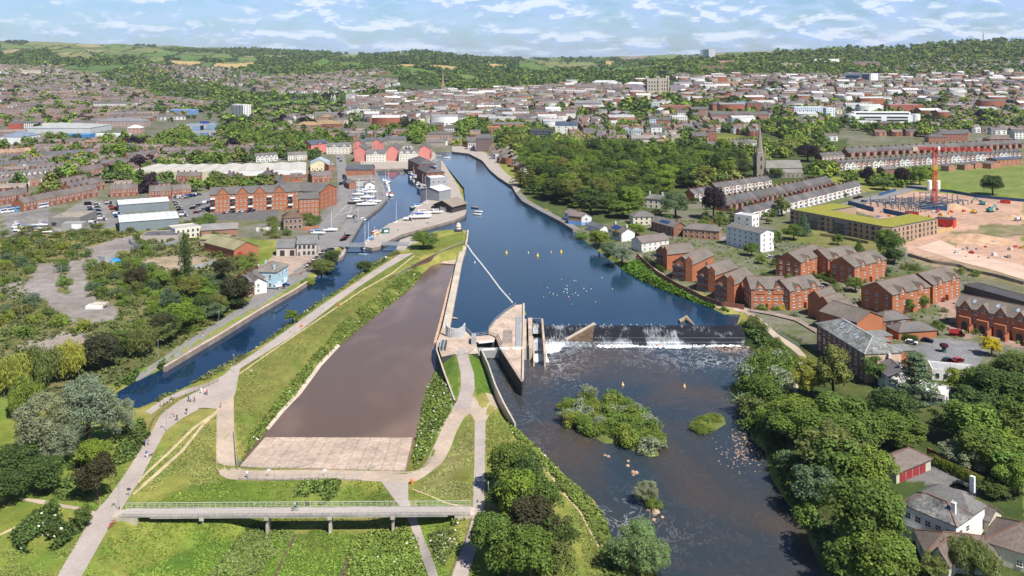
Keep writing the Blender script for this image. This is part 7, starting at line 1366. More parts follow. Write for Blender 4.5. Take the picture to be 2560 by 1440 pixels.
# brick terraces and courts on the left
BR3 = [(.31,.12,.07),(.27,.105,.065),(.35,.155,.095)]
for P1,P2,n,h,lab,cols,rc in (((58,505),(245,468),12,6.5,"brick terraced house with small dormer above the coach park",BR3,((.14,.12,.11),)),((275,473),(345,469),5,6.2,"brick house in the left part of the dormer row",BR3,((.15,.13,.12),)),((372,472),(428,470),4,7.4,"tall brick house with dormers in the dormer row",BR3,((.15,.13,.12),)),((430,474),(478,470),4,6,"lower brick house at the right of the dormer row",BR3,((.15,.13,.12),)),
 ((128,455),(225,438),7,8.5,"three storey brick house in the long slanting block",BR3,((.14,.125,.12),)),((178,466),(262,448),6,7,"brick house in the short slanting block",BR3,((.14,.125,.12),)),((0,490),(70,478),5,6.5,"brick house at the left edge above the coaches",BR3,((.14,.125,.12),)),((0,440),(183,423),14,6,"white or cream painted gabled terraced house",[WHITE,(.7,.66,.5),WHITE],((.15,.145,.14),)),((0,456),(130,442),9,6,"brick terraced house with pale back wing",[(.38,.2,.14),WHITE,(.36,.15,.1)],((.16,.14,.13),)),
 ((0,412),(120,402),9,6,"red brick terraced house in the upper left street",BR3,((.12,.12,.125),)),((55,412),(215,398),12,6,"slate roofed terraced house behind the white gables",[WHITE,(.5,.4,.35)],((.12,.125,.13),)),((100,388),(225,380),9,6,"terraced house with blue grey roof further back",BR3,((.11,.115,.13),)),((330,415),(395,405),5,6.5,"brick house left of the pale depot",BR3,((.14,.12,.11),)),((200,425),(262,415),5,7,"brick flat with pale bands at the depot",BR3,((.15,.13,.12),)),
 ((322,388),(400,378),5,7.5,"brick gabled house behind the depot",BR3,((.13,.125,.12),)),((440,375),(530,372),7,7,"brick and cream gabled house by the river trees",[BRICK,(.6,.5,.4)],((.15,.13,.125),)),((565,372),(635,372),5,6.5,"brick gabled house right of the blue river reach",BR3,((.15,.13,.125),)),((640,392),(695,388),5,6,"white gabled house behind the depot",[WHITE],((.15,.14,.135),)),((720,388),(768,386),4,6,"white cottage beside the dark tree",[WHITE,CREAM],((.15,.14,.135),)),((0,375),(90,368),7,9,"tall red brick flat at the left edge",[BRICK],((.3,.2,.14),)),((440,440),(500,440),4,5.5,"brick house hidden among trees by the depot",BR3,((.15,.13,.12),)),((560,440),(600,450),4,5.5,"brick house with dormers below the depot end",BR3,((.15,.13,.12),)),
 ((655,432),(700,455),4,6,"slate roofed brick house behind the brick flats",BR3,((.14,.125,.12),)),((780,440),(830,436),4,6,"slate roofed house behind the harbour road",BR3,((.15,.13,.13),))):
 row('gabled' if 'gable' in lab else 'plain',P1,P2,n,lab,lab.replace("house","houses"),cols,rc,h=h,seed=n,hs=min(1.12,h/6.2))
# vehicles
def car_proto(nm,L,Wd,H1,H2,c0,c1,van=False):
 t = thing(nm,"","van" if van else "car"); hw = Wd/2
 b = MB(); b.prism([(-L/2,.35),(L/2,.35),(L/2,H1*.8),(L/2-.25,H1),(-L/2+.15,H1),(-L/2,H1*.85)],-hw,hw); b.v = [(x,z,y) for x,y,z in b.v]; b.f = [f[::-1] for f in b.f]
 g = MB().prism([(c0,H1),(c1,H1),(c1-(.75 if not van else .5),H2-.05),(c0+(.4 if not van else .05),H2-.05)],-hw+.08,hw-.08); g.v = [(x,z,y) for x,y,z in g.v]; g.f = [f[::-1] for f in g.f]
 bo = b.obj("body",m_paint,t); bo["tinted"] = 1
 if van: g2 = MB().box(c0+.02,c1-1.5,-hw,hw,H1-.02,H2); o2 = g2.obj("load_box",m_paint,t); o2["tinted"] = 1
 g.obj("glazing",m_glass,t); rf = MB().box(c0+.42,c1-.8,-hw+.1,hw-.1,H2-.06,H2).obj("roof_panel",m_paint,t); rf["tinted"] = 1
 wm = MB().tube([(0,-.1,0),(0,.1,0)],.32,10).mesh("wheel",[m_rubber])
 for x in (-L*.3,L*.31):
  for s in (-hw+.05,hw-.05): put("wheel",wm,t,(x,s,.32))
 return freeze(t)
CARP = {}
CC = dict(white=(.75,.75,.75),silver=(.45,.46,.47),black=(.015,.015,.018),blue=(.03,.08,.25),navy=(.015,.025,.06),red=(.42,.03,.03),grey=(.12,.12,.13),green=(.05,.2,.12),yellow=(.7,.5,.03),sky=(.1,.35,.65))
def car(u,v,col,where,rz=0.0,kind="car",grp="parked cars"):
 if kind not in CARP:
  CARP[kind] = car_proto("parked_car",4.3,1.8,.95,1.48,-1.75,1.15) if kind == "car" else car_proto("parked_van",5.4,2.0,1.15,2.3,-2.65,2.1,True); first = True
 else: first = False
 p = CARP[kind]; lab = f"{col} {'van' if kind == 'van' else 'car'} {where}"; x,y,z = G(u,v)
 o = dup(p,(x,y,z+.1),rz,lab,grp) if not first else p
 if first: o.location = (x,y,z+.1); o.rotation_euler = (0,0,rz); o["label"] = lab; o["group"] = grp
 for ch in (KIDS[p] if first else o.children):
  if ch.get("tinted"): ch.color = (*CC[col],1)
for u,v,c,w,rz,k in ((2278,860,"white","with red bonnet in the paved car park",-.6,"car"),(2318,855,"navy","in the middle of the paved car park",-.5,"car"),(2392,840,"red","at the entrance of the paved car park",-.3,"van"),(2395,905,"red","at the near corner of the paved car park",.4,"car"),(2370,905,"black","beside the red one at the near corner",.4,"car"),(2452,818,"silver","in front of the arched houses",-.3,"car"),(2518,845,"red","below the arched houses at right",-.2,"car"),(2362,746,"white","at the left end of the arched houses",.9,"car"),(2356,752,"red","next to the white one by the arched houses",.9,"car"),(2405,1222,"black","behind the white house on the drive",-.6,"car"),
 (700,722,"white","by the canal wall outside the cottages",.65,"van"),(712,715,"sky","parked behind the white one outside the cottages",.65,"car"),(770,670,"white","nearest on the canal road beside the bush",.7,"car"),(776,664,"red","second on the canal road",.7,"car"),(784,656,"white","third on the canal road",.7,"car"),(795,646,"silver","fourth on the canal road",.7,"car"),(803,638,"white","fifth on the canal road",.7,"car"),(812,631,"navy","sixth on the canal road",.7,"car"),(827,626,"grey","at the swing bridge approach",.9,"car"),(858,602,"black","first of three by the quay wall",.9,"car"),(863,597,"red","second of three by the quay wall",.9,"car"),(868,592,"navy","third of three by the quay wall",.9,"car"),(879,547,"white","on the empty quay car park",.0,"van"),(884,543,"navy","behind the white one on the quay car park",0,"car"),
 (852,462,"navy","moving up the harbour road like a lorry",1.5,"van"),(862,462,"black","in the line along the boatyard sheds",1.5,"car"),(864,467,"red","nearest in the line along the boatyard sheds",1.5,"car"),(861,455,"navy","third in the line along the boatyard sheds",1.5,"car"),(860,448,"black","fourth in the line along the boatyard sheds",1.5,"car"),(859,440,"navy","at the back of the line by the boatyard",1.5,"car"),(846,398,"blue","far up the harbour road",1.4,"car"),(852,404,"navy","coming down the harbour road",1.5,"car"),(1020,552,"white","with windows on the boat quay",.05,"van"),(1120,523,"navy","beside the black boat shed",.1,"van"),(1083,520,"black","in front of the black boat shed",1.3,"car"),
 (2232,508,"white","in the courtyard of the care home",0,"van"),(2220,510,"navy","beside the white one in the courtyard",0,"car"),(2160,505,"navy","in the empty part of the courtyard",0,"car"),(2140,497,"black","first of two on the road by the terrace",.3,"car"),(2150,494,"black","second of two on the road by the terrace",.3,"car"),(2545,552,"white","at the right end of the building site",.5,"van"),(1925,645,"white","in the rear court by the hedge",.5,"car"),(1945,645,"navy","in the rear court next to the white one",.5,"car"),(2050,720,"white","between the brick flats courts",.3,"car"),(2060,716,"navy","between the brick flats courts",.3,"car"),(1830,613,"navy","in front of the white flats",-.2,"car"),(1842,614,"black","in front of the white flats",-.2,"car"),(1855,616,"navy","in front of the white flats, nearest the hedge",-.2,"car")): car(u,v,c,w,rz,k)
r = random.Random(21)
for (u0,v0,du,dv,n,w,rz,vn) in ((222,512,2,7.5,9,"in the left column of the van yard",.05,.35),(240,512,3,8,6,"in the second column of the van yard",.1,.2),(268,505,5,6.5,8,"beside the grey sheds in the van yard",.05,.4),(225,540,3,6.5,6,"at the near end of the van yard",.1,.2),(428,494,5.5,.2,7,"in the back row right of the grey sheds",1.4,.1),(437,506,4,7,6,"in the column right of the front shed",.1,.15),(465,496,8,-2,5,"in the slanting row right of the sheds",.6,.3),(480,522,8,-3,6,"in the middle car park row by the brick flats",.5,.2),(492,532,9,-3,5,"in the near car park row by the brick flats",.5,.4),(548,520,9,-.6,13,"in the car park below the brick flats",1.3,.05),(560,534,12,-1,7,"in the near row below the brick flats",1.3,.1)):
 for i in range(n): car(u0+du*i+r.uniform(-2,2),v0+dv*i+r.uniform(-1,1),r.choice(["white","white","silver","navy","black","red","blue","grey","white"]),w,rz+r.uniform(-.15,.15),"van" if r.random() < vn else "car","cars "+w)
for u,v,c,lab,rz in ((20,531,(.75,.76,.78),"white coach with blue stripe, leftmost in the coach park",1.12),(38,529,(.72,.74,.76),"white coach, second from left in the coach park",1.12),(57,527,(.10,.38,.62),"light blue coach in the coach park",1.12),(100,520,(.75,.75,.76),"white coach with dark roof parked apart on the right",1.12)):
 t = thing("coach",lab,"coach",G(u,v),rz,"parked coaches"); MB().box(-6,6,-1.25,1.25,.4,3.3).obj("body",m_paint,t,color=c); MB().box(-5.8,6.03,-1.28,1.28,1.7,2.8).obj("windows",m_glass,t); MB().box(-6,6,-1.2,1.2,3.3,3.5).obj("roof",m_trim,t,color=(.05,.10,.25) if u != 57 else c)
 for x in (-3.6,3.8):
  for s in (-1.1,1.1): MB().tube([(x,s-.15,.5),(x,s+.15,.5)],.5,10).obj("wheel",m_rubber,t)
# boats
def hull_mesh(L,B,D):
 mb = MB(); n = 10
 for i in range(n+1):
  t = i/n; x = -L/2+L*t; w = B/2*(1-max(0,(t-.45)/.55)**2.2)*(.8+.2*min(1,t*4)); z = D*(1+.22*t*t)
  mb.v += [(x,-w,z),(x,-w*.82,.15*D),(x,0,-.1 if t < .95 else .3*D),(x,w*.82,.15*D),(x,w,z),(x,0,z-.1)]
 for i in range(n):
  for k in range(6): a,b = 6*i+k,6*i+(k+1) % 6; mb.f.append((a,b,b+6,a+6)); mb.m.append(1 if k in (4,5) else 0)
 mb.f.append((0,5,4,3,2,1)); mb.m.append(0); return mb
_hm = {}
m_deck = pmat("boat_deck",(.62,.58,.50),.6,((.8,.1),))
def boat(kind,u,v,rz,col,lab,L=7,z=ZU,top=None,land=False):
 k = (round(L,1),kind); B = L*(.30 if kind != "canoe" else .16); D = L*(.13 if kind != "canoe" else .06)
 if k not in _hm: _hm[k] = hull_mesh(L,B,D).mesh("hull",[m_paint,m_deck],True)
 zz = T(*G(u,v)[:2])+.7 if land else z; x,y = W(u,v,zz); nm = dict(yacht="sailing_yacht",cruiser="motor_cruiser",dinghy="rowing_boat",canoe="canoe")[kind]; t = thing(nm,lab,"canoe" if kind == "canoe" else "boat",(x,y,zz),rz); put("hull",_hm[k],t,color=col)
 if land:
  for q in (-.25,.2): MB().box(L*q-.1,L*q+.1,-B*.45,B*.45,-.75,.2).obj("cradle",m_dkmetal,t)
 if kind == "yacht":
  MB().prism([(-L*.15,-B*.25),(L*.22,-B*.18),(L*.22,B*.18),(-L*.15,B*.25)],D,D+.55).obj("cabin",m_white,t); h = L*1.25; MB().tube([(L*.1,0,D),(L*.1,0,D+h)],.10,6).obj("mast",m_white,t); MB().beam((L*.1,0,D+1.3),(-L*.35,0,D+1.25),.3).obj("boom",m_trim,t,color=top or (.05,.1,.35)); MB().beam((L*.1,-.9,D+h*.6),(L*.1,.9,D+h*.6),.07).obj("spreader",m_white,t)
 elif kind == "cruiser":
  MB().prism([(-L*.3,-B*.38),(L*.15,-B*.34),(L*.15,B*.34),(-L*.3,B*.38)],D*.9,D+1.3).obj("wheelhouse",m_white,t); MB().prism([(-L*.22,-B*.385),(L*.16,-B*.345),(L*.16,B*.345),(-L*.22,B*.385)],D+.6,D+1.1).obj("windows",m_glass,t); MB().box(-L*.34,L*.17,-B*.4,B*.4,D+1.3,D+1.42).obj("canopy",m_trim,t,color=top or (.75,.75,.75))
 elif kind == "dinghy": MB().box(-L*.2,-L*.1,-B*.42,B*.42,D*.7,D*.82).box(L*.08,L*.18,-B*.42,B*.42,D*.7,D*.82).obj("thwarts",m_wood,t)
 return t
wh = (.75,.75,.74)
for a in (("yacht",988,562,1.0,wh,"white two masted yacht moored at the boat quay",11),("cruiser",1050,545,.2,wh,"long white motor yacht with blue cover ashore on the quay",15,ZU,(.04,.12,.5),True),("cruiser",1058,535,.1,wh,"white cruiser ashore behind the long motor yacht",11,ZU,wh,True),("cruiser",1092,532,.1,wh,"white cruiser ashore near the black boat shed",9,ZU,wh,True),("cruiser",976,490,1.9,(.72,.70,.66),"motor cruiser with red canopy at the boatyard quay",11,ZU,(.5,.05,.06)),("cruiser",972,478,1.8,wh,"white cruiser moored behind the red canopied one",8),("cruiser",969,468,1.8,wh,"white cruiser third along the boatyard quay",8),("cruiser",966,459,1.8,wh,"white cruiser fourth along the boatyard quay",8),
 ("cruiser",1027,437,2.2,wh,"white cabin cruiser moored at the basin wall",10),("cruiser",1033,445,2.2,(.6,.65,.75),"cabin cruiser with blue cover at the basin wall",9,ZU,(.04,.12,.5)),("dinghy",1036,453,2.4,(.6,.3,.1),"orange rowing boat behind the moored cruisers",6),("dinghy",1058,476,.1,(.1,.4,.4),"teal rowing boat at the landing stage",6),("dinghy",1061,474,.1,wh,"white rowing boat at the landing stage",6),("canoe",1072,479,2.2,wh,"white canoe on the landing stage, left one",7),("canoe",1077,478,2.2,wh,"white canoe on the landing stage, right one",7),("dinghy",1073,487,.2,(.6,.12,.06),"red rowing boat moored below the canoes",6),
 ("cruiser",1043,520,.9,(.08,.18,.16),"dark hulled boat under a blue tarpaulin",13,ZU,(.05,.25,.55)),("yacht",1063,512,.5,wh,"white boat moored beside the blue tarpaulin boat",10),("yacht",1074,505,.5,wh,"white boat nearest the basin end of the quay",9),("cruiser",1083,500,.5,wh,"small white boat beside the black shed",7),
 ("yacht",892,508,.05,(.06,.05,.05),"dark hulled barge yacht on the boatyard hard",13,ZU,None,True),("yacht",912,513,.1,wh,"white yacht with tall mast on the boatyard hard",12,ZU,None,True),("yacht",930,512,.6,wh,"white yacht at the end of the boatyard hard",8,ZU,None,True),("yacht",940,505,.1,wh,"white yacht beside the basin edge",8,ZU,None,True),("yacht",915,495,.05,wh,"white yacht in the back row of the hard",10,ZU,(.05,.3,.6),True),("yacht",925,482,.05,wh,"white yacht with blue cover in the back row",10,ZU,(.05,.25,.6),True),("cruiser",905,476,.05,(.5,.6,.68),"boat with pale blue hull near the boatyard office",9,ZU,(.05,.25,.6),True),("yacht",895,487,.05,wh,"white yacht at the left of the back row",9,ZU,None,True),
 ("yacht",893,562,.8,(.45,.6,.8),"pale blue yacht at the corner of the quay car park",8),("cruiser",907,553,1.0,(.5,.65,.85),"blue and white boat moored by the quay car park",7),("cruiser",942,593,1.0,wh,"white boat with orange canopy near the swing bridge",9,ZU,(.8,.45,.05)),("cruiser",928,603,1.0,(.1,.3,.5),"boat with light blue cover near the swing bridge",8,ZU,(.15,.5,.7)),("dinghy",938,580,1.2,(.6,.1,.08),"red boat moored along the quay",7),("yacht",934,607,1.0,(.3,.35,.4),"grey boat closest to the swing bridge",7),
 ("dinghy",1187,520,3.0,(.02,.02,.025),"black inflatable boat out on the river",5.5),("dinghy",1196,530,-.2,wh,"white open boat on the river, nearer the quay point",6),("dinghy",1193,537,-.4,wh,"white open boat on the river, below the first",6),("dinghy",1117,395,.1,wh,"white boat far up by the bend",8),("canoe",907,636,-.2,(.5,.7,.75),"pale canoe paddled below the swing bridge",5),("dinghy",1136,797,-.6,(.4,.2,.15),"small red and white boat drifting by the dividing wall",3.4),
 ("yacht",825,577,.1,wh,"white yacht hull laid up in the red earth yard",9,ZU,None,True),("cruiser",795,585,.0,(.5,.6,.55),"white boat laid up behind the stone building",9,ZU,(.1,.3,.6),True),("dinghy",785,578,.3,(.05,.2,.6),"boat under bright blue sheet in the earth yard",6,ZU,None,True)): boat(*a[:6],**dict(zip(("L","z","top","land"),a[6:])))
for k in range(26):
 u,v,l_ = [(905+r.uniform(-16,30),r.uniform(474,512),True),(r.uniform(958,972),r.uniform(440,500),False),(1022+r.uniform(0,40),0,False),(r.uniform(905,945),0,False)][k % 4]
 if k % 4 == 2: v = 440+(u-1022)*.95
 if k % 4 == 3: v = 622-(u-905)*.85
 boat(r.choice(["yacht","yacht","cruiser"]),u,v,r.uniform(-.3,.5) if l_ else r.uniform(.9,2),r.choice([wh,wh,(.05,.12,.3),(.5,.6,.7)]),("small pale boat on the boatyard hard","small boat moored along the boatyard quay","small boat moored at the basin wall","small boat moored by the rounded quay end")[k % 4],r.choice((6,7.5,9)),ZU,r.choice([(.05,.15,.5),wh]),l_)["group"] = "small boats in the harbour"
for k in range(16):
 u,v = r.uniform(40,118),r.uniform(560,582); v -= 0; b_ = boat(r.choice(["dinghy","cruiser","dinghy"]),u,v,r.uniform(-.4,.6),r.choice([wh,(.05,.15,.4),wh,(.6,.2,.1)]),"small boat stored in the fenced boat park",r.choice((4.5,6)),ZU,(.05,.15,.5) if r.random() < .4 else None,True); b_["group"] = "boats stored in the boat park"
# swing bridge,capstan beacon,shelters
def span(nm,lab,P1,P2,w,z,th=.4,piers=()):
 a,b = W(*P1,z),W(*P2,z); L = math.dist(a,b); t = thing(nm,lab,"bridge",(*a,z),math.atan2(b[1]-a[1],b[0]-a[0])); MB().box(0,L,-w/2,w/2,-th,0).obj("deck",m_metal,t)
 for s in (-w/2,w/2): mb = MB(); rail_line(mb,[(0,s,0),(L,s,0)],1.2,3,.06); mb.beam((0,s,.6),(L,s,.6),.12,.5); mb.obj("railing",m_metal,t)
 for f in piers: MB().box(L*f-1.2,L*f+1.2,-w/2,w/2,-8,-th).obj("pier",m_conc,t)
 return t
span("swing_bridge","low steel swing bridge across the canal mouth",(838,613),(912,614),3.5,.6); span("swing_bridge","steel lock footbridge right of the rounded quay end",(955,610),(1022,611),3,.6)
t = thing("beacon","white domed beacon with red stripes on a dark plinth at the spit","beacon",G(1146,578)); MB().lathe([(2.6,0),(2.6,.8),(1.6,.9),(1.6,1.4)],14).obj("plinth",m_dark,t); MB().lathe([(1.6,1.4),(1.7,3),(1.4,3.6)],14).obj("drum",m_white,t); MB().lathe([(1.75,2.6),(1.78,3.2)],14).obj("stripe",m_trim,t,color=(.6,.05,.05)); MB().lathe([(1.4,3.6),(1.1,4.6),(.5,5.2),(0,5.3)],14).obj("dome",m_trim,t,color=(.75,.5,.45))
t = thing("kiosk","dark green kiosk on the quay beside the boats","kiosk",G(964,583),.4); MB().box(-2,2,-1.5,1.5,0,2.6).obj("body",m_trim,t,color=(.03,.15,.12)); MB().box(-2.3,2.3,-1.8,1.8,2.6,2.8).obj("roof",m_trim,t,color=(.05,.2,.17)); MB().box(-1.2,1.2,-1.56,-1.5,1,2.2).obj("hatch",m_white,t)
t = thing("tent","bright blue tent in the derelict scrub","tent",G(289,658)); MB().lathe([(3,0),(2.6,1.4),(1.4,2.3),(0,2.6)],12).obj("canopy",m_trim,t,color=(.03,.25,.6)); MB().box(-.6,.6,-2.98,-2.6,0,1.5).obj("doorway",m_white,t)
t = thing("skip","green skip beside the blue tent","skip",G(300,662)); MB().prism([(-2,-1),(2,-1),(2,1),(-2,1)],0,1.6).obj("body",m_trim,t,color=(.02,.18,.12)); MB().box(-2.1,2.1,-1.1,1.1,1.6,1.75).obj("rim",m_trim,t,color=(.02,.12,.09))
t = thing("parasol","large dark red parasol planter in the paved car park","parasol",G(2360,880)); MB().lathe([(.9,0),(.7,1.6)],10).obj("planter",m_trim,t,color=(.05,.12,.10)); MB().lathe([(0,3.2),(1.3,2.9),(1.6,2.2),(1.2,1.8),(0,1.7)],10).obj("foliage",m_leaf,t,color=(.06,.01,.02))
t = thing("rubble_heap","heap of pale rubble bags on the derelict concrete","rubble",G(242,770)); MB().box(-4,3,-2,2,0,1.3).obj("slab",m_white,t); MB().box(-2,4,-1,2.4,1.3,2).obj("top_slab",m_conc,t)
# ---------------- the city: larger buildings one by one ----------------
GRY,NAV,COP,TANR = (.22,.215,.21),(.06,.08,.13),(.35,.46,.40),(.30,.20,.11)
def city(u1,u2,v,D,h,roof,wall,rc,fl,n,label,cat="building",nm="city_building",tilt=0,rise=None,style=0,ridge='x',gab=(),chim=()):
 return bld(nm,label,cat,(u1,v),(u2,v+tilt),D,h,roof,rise,ridge,wall,rc,'base',fl,(n,3,3,0),1.5,1.6,chim,gab,6,3,style=style,parts=False)
B_,D_,Wt,Cr,St,Sl,Lg,Sa,Dg,Pk = BRICK,DKBR,WHITE,CREAM,STONE,SLATE,LGREY,SAND,DGREY,(.55,.33,.25)
t = city(579,608,300,16,27,'flat',Wt,(.6,.6,.6),9,0,"white nine storey slab block with dark window stripes","tower block","tower_block",2); L = t["dims"][0]
for i in range(8): MB().box(L*(i+.25)/8,L*(i+.72)/8,-.12,0,2,25.5).obj("window_strip",m_glass,t)
